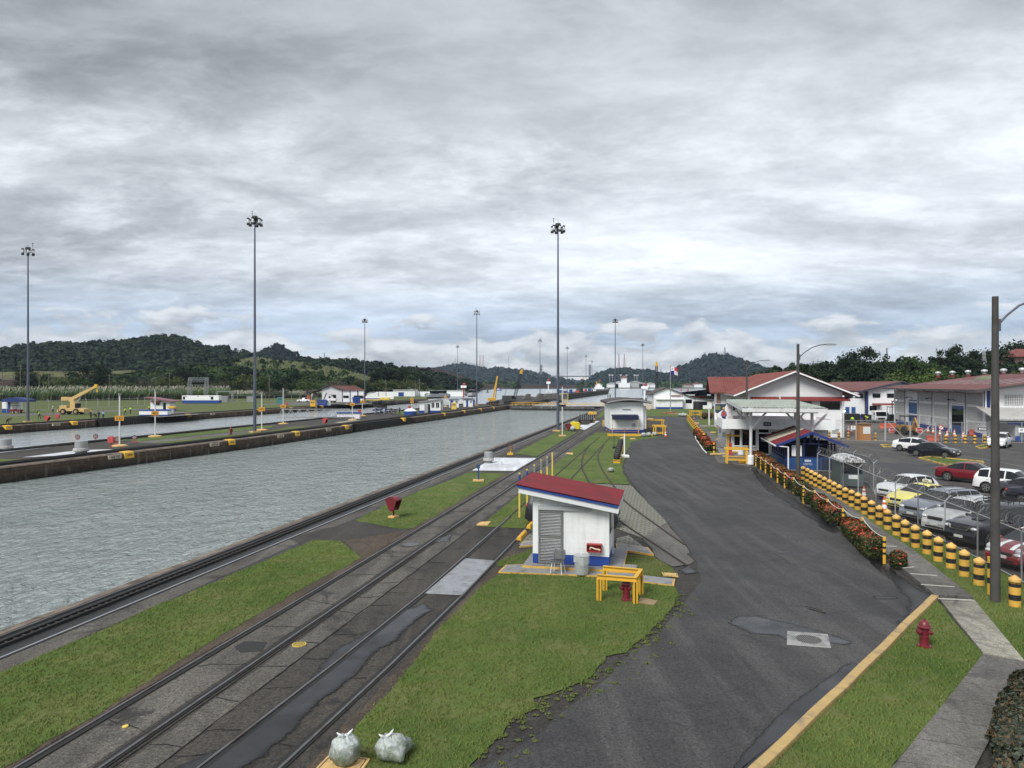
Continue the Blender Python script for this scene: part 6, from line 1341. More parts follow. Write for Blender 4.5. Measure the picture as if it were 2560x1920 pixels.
 # ---- warehouse with breeze-block grilles
WH=Vector((63.2,94.7,0));wh=thing('warehouse','long white warehouse with breeze-block grilles, blue doors and a red roof','warehouse',WH,LOCK);WL=36.5;WW=31.0;EZ=6.5
def s_of(x):k=(x-1280)/1775;return(63.2-94.7*k)/(UY*k-UX)
mb=MB();mb.extr([(0,0),(WW,0),(WW,EZ),(WW/2,8.55),(0,EZ)],0,WL);mb.build('wall',WALLP,wh)
mb=MB();gable(mb,-1.9,WW+1.5,-1.6,WL+1.8,6.42,8.85,.14,0,.55);mb.build('roof',SHEETR,wh)
mb=MB();mb.bar((-1.9,-1.6,6.25),(WW/2,-1.6,8.7),.1,.3);mb.bar((-1.92,-1.6,6.33),(-1.92,WL+1.8,6.33),.12,.2);mb.build('eaves_trim',mat('eaves_dark',(.06,.06,.065),.6),wh)
sky_m=mat('skylight',(.42,.40,.40),.5,var=.15)
for i in range(9):
 y=1.5+i*3.6;mb=MB();xa,xb=3.2,8.6;za,zb=6.42+2.43*(xa+1.9)/17.4,6.42+2.43*(xb+1.9)/17.4;mb.add([(xa,y,za+.075),(xb,y,zb+.075),(xb,y+.55,zb+.075),(xa,y+.55,za+.075)],[(0,1,2,3)]);mb.build('skylight',sky_m,wh)
tp=MB();V=[]
for i in range(9):
 for j in range(5):
  x=7.8+2.6*j/4;y=20+5.5*i/8;z=6.42+2.43*(x+1.9)/17.4+.1+.5*math.sin(math.pi*j/4)*min(1,i*.5,(8-i)*.5);V.append((x,y,z))
tp.add(V,[(i*5+j,i*5+j+1,(i+1)*5+j+1,(i+1)*5+j)for i in range(8)for j in range(4)]);tag(tp.build('tarpaulin',mat('tarp_green',(.14,.15,.085),.7,var=.2),loc=None),'olive tarpaulin humped over the warehouse roof','tarpaulin');tpo=[o for o in C.objects if o.name.startswith('tarpaulin')][0];tpo.location=WH;tpo.rotation_euler=(0,0,LOCK)
lv=thing('ball','x','x');bpy.data.objects.remove(lv)
proto=None
for i,x in enumerate((2345,2381,2420,2461,2509,2556,2610)):
 lx=WW/2;kx=(x-1280)/1775;ax,ay=WH.x+lx*math.cos(ALPHA),WH.y-lx*math.sin(ALPHA);s_=(ax-ay*kx)/(UY*kx-UX)
 loc=Vector((ax+UX*s_,ay+UY*s_,8.8));lb=('first','second','third','fourth','fifth','sixth','seventh')[i]+' round white ventilator along the warehouse ridge, counted from its far end'
 if proto is None:
  proto=thing('ridge_ventilator',lb,'ventilator',loc,0,'round ventilators on the warehouse ridge');mb=MB();mb.box(-.30,.30,-.30,.30,-.3,.24);mb.build('base',mat('base_red',(.16,.03,.03),.6),proto);mb=MB();mb.lathe([(.28,.28),(.30,.42),(.48,.55),(.56,.78),(.46,.98),(.2,1.08),(.001,1.1)],18);mb.build('turbine',mat('vent_white',(.50,.51,.52),.45,.3,var=.1),proto,smooth=40)
 else:copy_tree(proto,lb,loc)
bays=[s_of(x)for x in(2238,2265,2299,2334,2375,2418,2465)]
for s_ in bays+[.35]:
 mb=MB();mb.box(-.16,0,s_-.18,s_+.18,0,EZ);mb.build('pilaster',WALLP,wh)
for s_ in bays[1:6]:mb=MB();mb.tube([(-1.75,s_,6.3),(-1.2,s_,6.05),(-.24,s_,5.95),(-.24,s_,0)],.07,8);mb.build('downpipe',GREY,wh)
for z in(2.0,4.15,6.15):mb=MB();mb.box(-.10,0,.3,WL,z-.12,z+.12);mb.build('string_course',WALLP,wh)
mb=MB();mb.box(-.06,0,.2,WL,0,.55);mb.build('blue_base',BLUEP,wh)
doors={2:(s_of(2273),s_of(2295),4.5),5:(s_of(2381),s_of(2412),4.35)}
BRZ=mat('breeze_block',(.55,.555,.55),.8,var=.1)
for bi in range(6):
 s1,s0=bays[bi],bays[bi+1]
 for(z0,z1)in((.75,1.85),(2.2,4.0),(4.4,6.0)):
  for half in(0,1):
   a,b=s0+.30+(s1-s0-.6)*(half*.535),s0+.30+(s1-s0-.6)*(half*.535+.465)
   if any(not(b<d[1]-.3 or a>d[0]+.3)and z0<d[2]for d in doors.values()):continue
   if bi in(2,5)and z0<1 and half==0:continue
   mb=MB();mb.box(-.03,.0,a,b,z0,z1,1);ny,nz=max(3,int((b-a)/.30)),int((z1-z0)/.20)
   for i in range(ny+1):y=a+(b-a)*i/ny;mb.box(-.09,-.03,y-.05,y+.05,z0,z1,0)
   for j in range(nz+1):z=z0+(z1-z0)*j/nz;mb.box(-.085,-.03,a,b,z-.035,z+.035,0)
   mb.build('breeze_block_grille',[BRZ,VENTG],wh)
for k_,(a,b,zt)in doors.items():
 mb=MB()
 for i in range(int(zt/.16)):mb.box(-.07-.02*(i%2),.0,b,a,i*.16,i*.16+.15)
 if k_==5:mb2=MB();mb2.box(-.12,-.09,b+.05,a-.05,1.2,zt-.8);mb2.build('open_doorway',GLASS,wh)
 mb.build('roller_door',DOORB,wh)
 mb=MB();mb.box(-.14,0,a,a+.15,0,zt+.15);mb.box(-.14,0,b-.15,b,0,zt+.15);mb.box(-.14,0,b,a,zt,zt+.15);mb.build('door_frame',WHITEP,wh)
for x in(2330,2427):s_=s_of(x);mb=MB();mb.box(-.05,0,s_-.4,s_+.4,.1,2.2);mb.build('side_door',mat('door_slate',(.06,.085,.12),.5),wh)
for x in(2282,2334,2390):s_=s_of(x);mb=MB();mb.tube([(0,s_,4.7),(-.5,s_,5.0),(-.9,s_,4.9)],.05,6);mb.box(-1.2,-.8,s_-.15,s_+.15,4.82,4.98);mb.build('wall_lamp',BLK,wh)
for x0 in(2.2,5.4,8.6):
 mb=MB();mb.box(x0,x0+2.2,-.03,0,4.4,5.75,1)
 for i in range(9):mb.box(x0+i*.27,x0+i*.27+.09,-.09,-.03,4.4,5.75,0)
 for j in range(7):mb.box(x0,x0+2.2,-.085,-.03,4.4+j*.21,4.5+j*.21,0)
 mb.build('breeze_block_grille',[BRZ,VENTG],wh)
mb=MB();mb.box(-.2,.5,-.14,0,3.6,6.3);mb.build('corner_post',MT['post_navy'],wh)
lt=thing('lean_to','low lean-to with a pale corrugated roof at the warehouse end','shed',WH+Vector((1.2*math.cos(ALPHA),-1.2*math.sin(ALPHA),0)),LOCK)
mb=MB();k=90;V=[]
for i in range(k+1):x=-2.2+20*i/k;dz=.05*(i%2);V+=[(x,-5.4,2.75+dz),(x,1.1,4.35+dz)]
mb.add(V,[(2*i,2*i+2,2*i+3,2*i+1)for i in range(k)]);mb.add([(-2.2,-5.4,2.6),(17.8,-5.4,2.6),(17.8,-5.4,2.75),(-2.2,-5.4,2.75),(-2.2,1.1,4.2),(-2.2,1.1,4.35)],[(0,1,2,3),(4,0,3,5)]);mb.build('roof',mat('sheet_pale',(.46,.455,.44),.55,.2,var=.15,vs=1.5,dirt=(.30,.27,.24),ds=.8),lt)
mb=MB();mb.box(.3,18,-4.6,.9,0,2.95);mb.build('wall',mat('wall_grey',(.42,.43,.44),.7,var=.12,dirt=(.24,.24,.24),ds=1.2),lt);mb=MB();mb.box(.28,18,-4.63,-4.6,0,.6);mb.build('blue_base',BLUEP,lt);mb=MB();mb.box(-.6,2.2,-4.9,-4.65,2.1,2.45);mb.build('sign_board',BLUEP,lt);mb=MB();mb.box(.8,1.7,-4.64,-4.61,.1,2.05);mb.build('door',mat('door_slate2',(.10,.14,.18),.5),lt)
vl=thing('villa','pink villa with a red roof on the wooded rise','house',P(2545,955,300)*1,.2);vl.location.z=14;mb=MB();mb.box(-7,9,-5,5,-4,4.5);mb.build('wall',mat('villa_pink',(.38,.24,.20),.8,var=.1),vl);mb=MB();mb.prism([(-8.5,-6.5),(10.5,-6.5),(10.5,6.5),(-8.5,6.5)],4.3,4.6);mb.add([(-8.5,-6.5,4.6),(10.5,-6.5,4.6),(10.5,6.5,4.6),(-8.5,6.5,4.6),(-1,0,8),(3,0,8)],[(0,1,5,4),(1,2,5),(2,3,4,5),(3,0,4)]);mb.build('roof',TILE,vl);window(vl,-5,-3.4,-5.01,.5,2.6);window(vl,1,2.6,-5.01,.5,2.6)
hs_=thing('house','white house with a red roof peeping out between trees','house',P(2365,960,300)*1,.1);hs_.location.z=8;mb=MB();mb.box(-3.4,3.4,-3,3,0,5.0);mb.build('wall',WALLP,hs_);mb=MB();mb.box(-4,4,-3.6,3.6,5.0,5.5);mb.add([(-4,-3.6,5.5),(4,-3.6,5.5),(4,3.6,5.5),(-4,3.6,5.5),(-2,0,6.8),(2,0,6.8)],[(0,1,5,4),(1,2,5),(2,3,4,5),(3,0,4)]);mb.build('roof',AWNR,hs_)
 # ---- gate house with parapet, and its canopy
gh=thing('gate_house','white flat-roofed gate house with a deep parapet and dark glass door','gate house',Vector((20.9,70.6,0)),LOCK)
mb=MB();mb.box(0,10.5,0,8.4,2.75,2.95);mb.box(0,10.5,0,.15,2.95,3.72);mb.box(0,10.5,8.25,8.4,2.95,3.72);mb.box(0,.15,.15,8.25,2.95,3.72);mb.box(10.35,10.5,.15,8.25,2.95,3.72);mb.build('parapet',WHITEP,gh)
mb=MB();mb.box(.16,10.34,.16,8.24,2.96,3.12);mb.build('roof_deck',mat('deck_red',(.16,.03,.035),.8,var=.2),gh)
mb=MB();mb.box(1.0,10.2,1.6,7.6,0,2.76);mb.build('wall',WALLP,gh)
mb=MB();mb.box(.0,10.3,-.5,8,0,.10);mb.build('plinth',MT['walk_slab'],gh);mb=MB();mb.box(0,10.3,-.52,-.5,0,.12);mb.build('step_edge',PLY,gh)
window(gh,1.3,3.35,1.59,1.0,2.55,3);mb=MB();mb.box(1.2,3.4,1.35,1.6,.9,1.0);mb.build('counter',WHITEP,gh)
mb=MB();mb.box(3.55,3.65,1.5,1.6,.1,2.7);mb.box(4.6,4.7,1.5,1.6,.1,2.7);mb.box(3.65,4.6,1.5,1.6,2.2,2.32);mb.box(3.65,4.6,1.5,1.6,.1,.2);dg=mb.build('door',WHITEP,gh);mb=MB();mb.box(3.66,4.6,1.55,1.6,.2,2.2);mb.box(3.66,4.6,1.55,1.6,2.32,2.7);mb.build('pane',GLASS,dg)
mb=MB();mb.tube([(4.13+.24*math.cos(a*.3-.0),1.54,1.55+.24*math.sin(a*.3))for a in range(-1,12)],.012,5);mb.box(3.92,4.34,1.53,1.55,1.44,1.50);mb.box(4.05,4.21,1.53,1.55,1.55,1.64);mb.build('emblem',mat('emblem_grey',(.35,.35,.35),.6),dg)
window(gh,4.85,5.5,1.59,.3,2.5,1,WHITEP);window(gh,5.8,8.2,1.59,1.1,2.55,3);mb=MB();mb.box(.97,1.0,2,3.2,1.1,2.4);mb.build('side_window',GLASS,gh)
sg=MB();sg.box(3.9,4.62,-.04,-.005,3.08,3.46);s_=sg.build('number_plate',mat('plate_navy',(.012,.02,.06),.5),gh);text('GR-33',.2,WHITEP,gh,facing(4.26,-.048,3.27))
def cabinet(label,loc,rz,sx,sy,h,m,group=None,name='cabinet',vents=True,cat='cabinet'):
 t=thing(name,label,cat,loc,rz,group);mb=MB();mb.box(-sx/2,sx/2,-sy/2,sy/2,0,h);mb.build('case',m,t,bevel=.02)
 if vents:
  mb=MB()
  for i in range(6):mb.box(-sx*.38,sx*.38,-sy/2-.012,-sy/2,h*.55+i*h*.05,h*.55+i*h*.05+h*.025)
  mb.build('grille',VENTG,t)
 mb=MB();mb.box(sx*.3,sx*.36,-sy/2-.03,-sy/2,h*.4,h*.52);mb.build('handle',GALV,t);return t
cabinet('tall grey electrical cabinet at the side of the gate house',G(1811,1117),LOCK,.7,.6,2.1,LGREY);cabinet('second grey cabinet farther along the gate house side',G(1804,1106),LOCK,.9,.7,2.2,GREY)
pb=thing('poster_board','safety poster with a helmeted worker standing on the gate house roof','poster',Vector((22.25,78.0,3.1)),LOCK);PW,PH=1.95,1.75
mb=MB();mb.box(0,PW,0,.05,.2,.2+PH);mb.box(.1,.16,.05,.1,-.1,.4);mb.box(PW-.16,PW-.1,.05,.1,-.1,.4);mb.build('board',WHITEP,pb)
def flat(parent,nm,poly,y,m):mb=MB();mb.add([(p[0],y,p[1])for p in poly],[tuple(range(len(poly)))]);return mb.build(nm,m,parent)
flat(pb,'navy_field',[(.06,1.0),(.30,.85),(.95,1.35),(1.3,1.92),(.06,1.92)],-.004,mat('poster_navy',(.02,.035,.08),.6));flat(pb,'photo',[(.12,1.25),(.62,1.25),(.62,1.72),(.12,1.72)],-.008,mat('poster_green',(.14,.18,.06),.6,var=.5,vs=6))
for i in range(4):flat(pb,'print_mark',[(.22,.28+i*.12),(.34,.28+i*.12),(.34,.36+i*.12),(.22,.36+i*.12)],-.006,MT['poster_navy'])
for i in range(3):flat(pb,'print_line',[(1.42,.45+i*.5),(1.78,.45+i*.5),(1.78,.50+i*.5),(1.42,.50+i*.5)],-.006,mat('print_grey',(.4,.43,.5),.6))
flat(pb,'figure_trousers',[(.78,.22),(1.18,.22),(1.20,.60),(.76,.60)],-.010,MT['poster_navy']);flat(pb,'figure_shirt',[(.66,.62),(.70,.95),(.84,1.2),(1.1,1.2),(1.26,.95),(1.32,.62),(1.2,.55),(.76,.55)],-.012,mat('poster_shirt',(.10,.15,.26),.6));flat(pb,'figure_vest',[(.78,.62),(.80,1.08),(1.14,1.08),(1.18,.62)],-.014,REDF)
flat(pb,'figure_face',[(.88,1.2),(1.06,1.2),(1.09,1.38),(.97,1.44),(.86,1.38)],-.014,mat('poster_skin',(.25,.14,.09),.6));flat(pb,'figure_helmet',[(.82,1.38),(1.13,1.38),(1.08,1.54),(.97,1.58),(.87,1.54)],-.016,YELB)
ca=thing('canopy','white steel canopy with a mossy corrugated roof before the gate house','canopy',Vector((20.6,62.4,0)),LOCK)
mb=MB();k=46;V=[]
for i in range(k+1):x=-.4+7.0*i/k;dz=.06*(i%2);V+=[(x,-.4,5.12+dz),(x,15.5,5.5+dz)]
mb.add(V,[(2*i,2*i+2,2*i+3,2*i+1)for i in range(k)]);mb.build('roof_sheet',mat('mossy_sheet',(.33,.36,.32),.6,var=.2,vs=.8,dirt=(.15,.19,.13),ds=.9,dth=(.42,.7)),ca)
mb=MB()
for y,z in((-.35,4.92),(15.4,5.28)):mb.box(-.4,6.6,y-.05,y+.05,z-.16,z+.16)
for x in(-.35,6.55):mb.bar((x,-.4,4.96),(x,15.5,5.34),.1,.28)
for y,z in((1.5,4.75),(9.5,4.95)):mb.box(.3,6.2,y-.08,y+.08,z-.14,z+.14)
mb.build('roof_frame',STEELW,ca)
for(x,y,zt)in((.55,1.5,4.7),(5.7,1.5,4.7),(.55,9.5,4.9),(5.7,9.5,4.9)):
 mb=MB();mb.cyl(x,y,0,zt,.13,n=16);mb.build('column',STEELW,ca,smooth=40)
 for s_ in(-1,1):
  if .4<x+s_*1.4<6.6 or True:mb=MB();mb.bar((x,y,zt-1.5),(x+s_*1.3,y,zt-.05),.10,.18)if 0<=x+s_*1.3<=7 else mb.bar((x,y,zt-1.2),(x-.6,y,zt),.1,.16);mb.build('brace',STEELW,ca)
 mb=MB();mb.lathe([(.30,0),(.30,.72),(.22,.82),(.12,.84)],16,x,y);mb.build('pedestal',WHITEP,ca,smooth=30)
tag(ca)
rp_=post('square red post by the gate house walkway',1826,1141,1.35,.18,REDF,n=4)
def gate_frame(label,px,w_,h,rz=LOCK,d=.9):
 t=thing('steel_guard',label,'guard frame',G(*px),rz,'yellow steel guards');
 for x in(-w_/2,w_/2):
  for y in(0,d):mb=MB();mb.box(x-.07,x+.07,y-.07,y+.07,0,h);mb.build('leg',YEL,t)
 mb=MB()
 for y in(0,d):mb.box(-w_/2-.2,w_/2+.2,y-.08,y+.08,h,h+.16);mb.box(-w_/2,w_/2,y-.05,y+.05,.28,.38)
 for x in(-w_/2,w_/2):mb.box(x-.08,x+.08,.08,d-.08,h,h+.16)
 mb.build('rail',YEL,t);return t
gate_frame('yellow steel guard before the canopy column',(1842,1159),1.7,1.25);gate_frame('tall narrow yellow guard behind the other, by the canopy',(1836,1138),1.2,1.9)
kb=thing('kerb_block','yellow concrete step block in front of the canopy column','kerb',G(1853,1158),LOCK);mb=MB();mb.box(-.2,2.2,-.2,.2,0,.3);mb.build('block',YEL,kb,bevel=.02)
kb=thing('kerb_ramp','yellow painted ramp at the start of the walkway','ramp',G(1805,1136),LOCK);mb=MB();mb.extr([(-1.2,0),(1.4,0),(1.4,.22),(-1.2,.03)],-.5,.5);mb.build('ramp',CREAM,kb)
bc=thing('bench','dark bench against the gate house wall','bench',gh.matrix_basis@Vector((6.2,1.2,.1)),LOCK);mb=MB();mb.box(-.8,.8,-.22,.22,.40,.46);mb.build('seat',TRIM,bc)
for x in(-.7,.7):mb=MB();mb.box(x-.04,x+.04,-.2,.2,0,.4);mb.build('leg',TRIM,bc)
fx=thing('fire_extinguisher','red extinguisher on the gate house wall between window and column','extinguisher',gh.matrix_basis@Vector((2.6,1.25,.45)),LOCK);mb=MB();mb.lathe([(.08,0),(.085,.03),(.085,.42),(.05,.5),(.03,.52),(.03,.58)],14);mb.build('cylinder',REDP,fx,smooth=40);mb=MB();mb.tube([(0,0,.56),(.1,-.02,.55),(.12,-.04,.3)],.012,6);mb.build('hose',BLK,fx)
  # ---- blue shed
bs=thing('shed','blue timber shed with a red and cream sheet roof beside the hedge','shed',Vector((22.8,59.2,0)),LOCK);SWD,SDP=3.9,7.6;DBL=mat('deep_blue',(.010,.024,.105),.5,var=.2)
mb=MB();mb.box(0,SWD,.02,SDP,0,.12);mb.build('floor',GREY,bs)
mb=MB();mb.box(0,SWD,0,.08,.1,1.05);mb.box(0,.08,.08,SDP,.1,.9);mb.box(SWD-.08,SWD,.08,SDP,.1,1.0);mb.box(0,SWD,SDP-.08,SDP,.1,2.2);mb.build('lower_panel',mat('panel_blue',(.018,.065,.20),.5,var=.15),bs)
mb=MB()
for x in(0,SWD*.36,SWD*.66,SWD-.1):mb.box(x,x+.1,0,.1,.1,2.3 if x in(0,SWD-.1)else 2.75)
for i in range(7):y=i*(SDP-.1)/6;mb.box(0,.1,y,y+.1,.1,2.25);mb.box(SWD-.1,SWD,y,y+.1,.1,2.25)
for z in(1.08,2.2):mb.box(0,SWD,-.02,.1,z,z+.08);mb.box(-.02,.1,.1,SDP,z,z+.08)
mb.box(SWD/2-.05,SWD/2+.05,0,.1,2.2,3.1);mb.build('frame',DBL,bs)
mb=MB();mb.box(.1,.13,.1,SDP-.1,.9,2.2);mb.box(.12,SWD-.12,2.2,2.26,.1,2.4);mb.build('screens',mat('screen_dark',(.012,.018,.05),.6),bs)
mb=MB();mb.box(.5,1.3,.05,.09,1.2,2.1);mb.build('white_panel',WALLP,bs);mb=MB();mb.box(SWD*.72,SWD*.95,-.03,.0,.12,1.0);mb.build('door',mat('navy_door',(.012,.02,.05),.5),bs)
text('SISMO',.26,mat('letter_pale',(.45,.50,.55),.6),bs,facing(1.75,-.012,.55));mb=MB();mb.box(1.5,2.0,-.012,0,.75,.92);mb.build('emblem',MT['letter_pale'],bs)
mb=MB();xm=SWD/2
for(xa,za,xb,zb)in((-.85,2.2,xm,3.3),(xm,3.3,SWD+.85,2.2)):
 k=56;ya,yb=-.7,SDP+.3
 for i in range(k):
  y0_,y1_=ya+(yb-ya)*i/k,ya+(yb-ya)*(i+1)/k;d=.03*(i%2);mb.add([(xa,y0_,za+d),(xb,y0_,zb+d),(xb,y1_,zb+.03-d),(xa,y1_,za+.03-d)],[(0,1,2,3)],1 if(20<i<45 and xa<0)else 0)
mb.build('roof',[ROOFR,mat('sheet_cream',(.40,.37,.30),.6,var=.12,vs=3)],bs)
mb=MB()
for xa in(-.85,SWD+.85):mb.bar((xa,-.72,2.10),(xm,-.72,3.2),.06,.20)
mb.build('verge_board',mat('verge_blue',(.012,.03,.16),.5),bs)
mb=MB();mb.bar((-.9,-.7,2.1),(-.9,SDP+.3,2.1),.1,.1);mb.tube([(-.9,-.6,2.08),(.1,-.75,2.0),(.1,-.75,0)],.06,8);mb.build('downpipe',WHITEP,bs)
  # ---- yard: fence, gate, booth, signs, works
YF=[Vector((38.0,97.5,0)),Vector((46.5,95.5,0)),G(2185,1103),G(2215,1104)]
fence('tall wire fence at the back of the car park left of the yard gate',[G(2070,1100),G(2212,1103)],2.55,.33,.012,3.2,post_r=.04)
fence('wire gate with diagonal braces and two stop signs hung on it',[G(2214,1103),G(2338,1107)],2.5,.33,.012,3.1,post_r=.06,name='yard_gate')
gt=[o for o in C.objects if o.name=='yard_gate'][0];mb=MB();a,b=Vector(),G(2338,1107)-G(2214,1103)
mb.bar(a.lerp(b,.05)+Vector((0,-.05,2.4)),a.lerp(b,.45)+Vector((0,-.05,.1)),.06);mb.bar(a.lerp(b,.95)+Vector((0,-.05,2.4)),a.lerp(b,.55)+Vector((0,-.05,.1)),.06);mb.build('brace',GALV,gt)
fence('wire fence right of the yard gate in front of the warehouse',[G(2340,1107),G(2470,1107),G(2640,1108)],2.5,.33,.012,3.2,post_r=.04)
def octo(label,x,y,Y,r=.38):
 p=P(x,y,Y);t=thing('stop_sign',label,'stop sign',(p.x,p.y,p.z),math.atan2(-p.x,p.y),'stop signs on the gate');ring=[(r*math.cos(R(22.5+45*i)),r*math.sin(R(22.5+45*i)))for i in range(8)]
 mb=MB();mb.extr(ring,-.01,.01);mb.build('plate',WHITEP,t);mb=MB();mb.extr([(a*.92,b*.92)for a,b in ring],-.016,-.01);mb.build('red_field',mat('sign_red',(.40,.02,.028),.5),t);text('ALTO',.29,WHITEP,t,facing(0,-.018,0));return t
octo('red octagonal ALTO sign, the left one on the yard gate',2230,1075.5,G(2230,1103).y-.12);octo('red octagonal ALTO sign, the right one on the yard gate',2299,1075.5,G(2299,1105).y-.14)
og=thing('guard_booth','orange wooden booth with a white notice behind the fence','booth',G(2161,1101)+Vector((0,.4,0)),LOCK+.25);mb=MB();mb.box(-.72,.72,-.6,.6,0,2.05);mb.build('wall',mat('booth_orange',(.42,.19,.055),.65,var=.15,vs=2),og);mb=MB();mb.box(-.85,.85,-.75,.72,2.05,2.17);mb.build('roof',mat('booth_brown',(.20,.10,.05),.7),og,bevel=.02);mb=MB();mb.box(-.3,.62,-.63,-.6,.85,1.75);mb.build('notice',WHITEP,og)
for i,(x,y)in enumerate(((2073,1096),(2097,1097.5),(2121,1098.5),(2143,1099.6),(2166,1100.4),(2189,1101))):
 b_=copy_tree(b0,('first','second','third','fourth','fifth','sixth')[i]+' striped bollard in front of the left yard fence by the orange booth',G(x,y),rz=i,sc=.98);b_['group']='striped bollards at the yard fence'
for i,(x,y)in enumerate(((2364.6,1107),(2388.6,1107.4),(2413,1107.6),(2437,1107.8),(2462,1107))):
 b_=copy_tree(b0,('first','second','third','fourth','fifth')[i]+' striped bollard in front of the fence right of the gate',G(x,y),rz=i,sc=1.0);b_['group']='striped bollards right of the gate'
def cone(label,loc,s=1.0,group='orange traffic cones'):
 t=thing('traffic_cone',label,'traffic cone',loc,0,group);t.scale=(s,s,s);mb=MB();mb.box(-.2,.2,-.2,.2,0,.035);mb.build('base',RUBBER,t);mb=MB();mb.lathe([(.15,.035),(.12,.2)],16,mi=0);mb.lathe([(.12,.2),(.095,.38)],16,mi=1);mb.lathe([(.095,.38),(.08,.48)],16,mi=0);mb.lathe([(.08,.48),(.06,.58)],16,mi=1);mb.lathe([(.06,.58),(.025,.74),(.001,.745)],16,mi=0);mb.build('cone',[ORANGE,WHITEP],t,smooth=40);return t
cone('orange cone beside the bars by the far hut',G(1664,1092),1.15)
cone('orange cone standing between bollards and the yellow taxi',G(2211,1282),1.25);cone('orange cone in front of the white hatchback behind the fence',G(2160,1247),1.1)
for i,(x,y)in enumerate(((2320,1082),(2333,1084),(2350,1090),(2368,1093),(2386,1091),(2408,1097),(2121,1079),(2128,1082))):
 cone(('first','second','third','fourth','fifth','sixth','left','right')[i]+(' orange cone of the row along the warehouse kerb' if i<6 else ' one of two cones beside the hall corner'),G(x,y),1.35)
def barrier(label,loc,rz,L=1.5,h=.9):
 t=thing('road_barrier',label,'barrier',loc,rz,'orange plastic barriers');mb=MB();mb.extr([(-.28,0),(.28,0),(.26,.2),(.10,.5),(.09,h),(-.09,h),(-.10,.5),(-.26,.2)],-L/2,L/2,axis='x');mb.build('body',mat('barrier_red',(.46,.09,.05),.5,var=.12),t,bevel=.03)
 mb=MB();mb.box(-L*.35,-L*.15,-.3,.3,.0,.1);mb.box(L*.15,L*.35,-.3,.3,0,.1);mb.build('fork_slots',DARK,t);return t
barrier('orange plastic barrier right of the gate in front of the fence',G(2325,1104)+Vector((0,-.5,0)),LOCK,1.35,.8);barrier('left orange barrier in the yard behind the gate',G(2212,1073),LOCK+.1,1.6,.95);barrier('right orange barrier in the yard behind the gate',G(2227,1073.5),LOCK+.1,1.6,.95);barrier('red barrier by the warehouse door',G(2435,1090),LOCK,1.2,.9)
def plate_sign(label,x,y,Y,w_,h,m,mark=None,pole=None,name='sign'):
 p=P(x,y,Y);t=thing(name,label,'sign',(p.x,p.y,0),math.atan2(-p.x,p.y));mb=MB();mb.box(-w_/2,w_/2,-.012,.0,p.z-h/2,p.z+h/2);mb.build('plate',m,t)
 if pole:mb=MB();mb.cyl(0,.04,0,p.z+h/2,.03,n=8);mb.build('post',GALV,t)
 if mark:mark(t,p.z)
 return t
def pict(t,z):mb=MB();mb.tube([(.12*math.cos(a*.524),-.02,z+.03+.12*math.sin(a*.524))for a in range(13)],.02,6);mb.bar((-.08,-.02,z-.05),(.08,-.02,z+.11),.03);mb.build('pictogram',BLK,t)
plate_sign('white notice with a black round pictogram on the left fence',2133,1069,88.5,.5,.45,WHITEP,pict);plate_sign('white notice with a black round pictogram on the right fence',2554,1075.5,86.5,.6,.55,WHITEP,pict)
def arrow(t,z):mb=MB();mb.extr([(-.42,z),(-.22,z+.14),(-.22,z+.05),(.42,z+.05),(.42,z-.05),(-.22,z-.05),(-.22,z-.14)],-.022,-.013);mb.build('arrow',WHITEP,t)
plate_sign('black sign with a white arrow on a post by the fence',2456,1072.5,86.8,1.0,.34,TRIM,arrow,True)
def ringm(t,z):mb=MB();mb.tube([(.27*math.cos(a*.524),-.02,z+.27*math.sin(a*.524))for a in range(13)],.045,6);mb.bar((-.18,-.02,z-.18),(.18,-.02,z+.18),.06);mb.build('red_ring',MT['sign_red'],t)
plate_sign('white sign with a red ring on a thin post by the gate',2353,1069,88.5,.5,.5,WHITEP,ringm,True)
bh=thing('backhoe','yellow backhoe loader with a black canopy working behind the gate','backhoe',G(2268,1087),LOCK+R(100));YW=mat('worn_yellow',(.40,.22,.055),.6,var=.2)
mb=MB();mb.box(-1.3,1.2,-.5,.5,.7,1.35);mb.extr([(1.2,.7),(2.0,.7),(2.0,1.2),(1.2,1.4)],-.42,.42);mb.build('chassis',YW,bh,bevel=.04);mb=MB();mb.box(-.9,.7,-.8,.8,2.6,2.72);mb.build('canopy',BLK,bh)
for x in(-.8,.6):
 for y in(-.7,.7):mb=MB();mb.bar((x,y,1.2),(x,y,2.6),.07);mb.build('canopy_post',BLK,bh)
for x,r in((-.7,.62),(1.4,.45)):
 for y in(-.78,.78):mb=MB();mb.lathe([(r*.5,-.18),(r,-.16),(r,.16),(r*.5,.18)],20,x,y,r,M=Matrix.Rotation(R(90),4,'X'));mb.build('wheel',RUBBER,bh,smooth=40)
mb=MB();mb.bar((2.0,-.4,1.1),(2.9,-.4,.4),.14);mb.bar((2.0,.4,1.1),(2.9,.4,.4),.14);mb.extr([(2.8,.05),(3.5,.05),(3.3,.35),(2.9,.75)],-.95,.95);mb.build('front_bucket',YW,bh);mb=MB();mb.bar((-1.4,0,1.0),(-2.1,0,2.5),.2);mb.bar((-2.1,0,2.5),(-2.9,0,1.2),.16);mb.extr([(-3.1,.6),(-2.6,.6),(-2.75,1.2),(-3.0,1.2)],-.3,.3);mb.build('rear_arm',YW,bh)
tk=thing('truck','white cab-over truck facing us between hall and warehouse','truck',G(2202,1058)+Vector((0,1.5,0)),LOCK+R(-80));mb=MB()
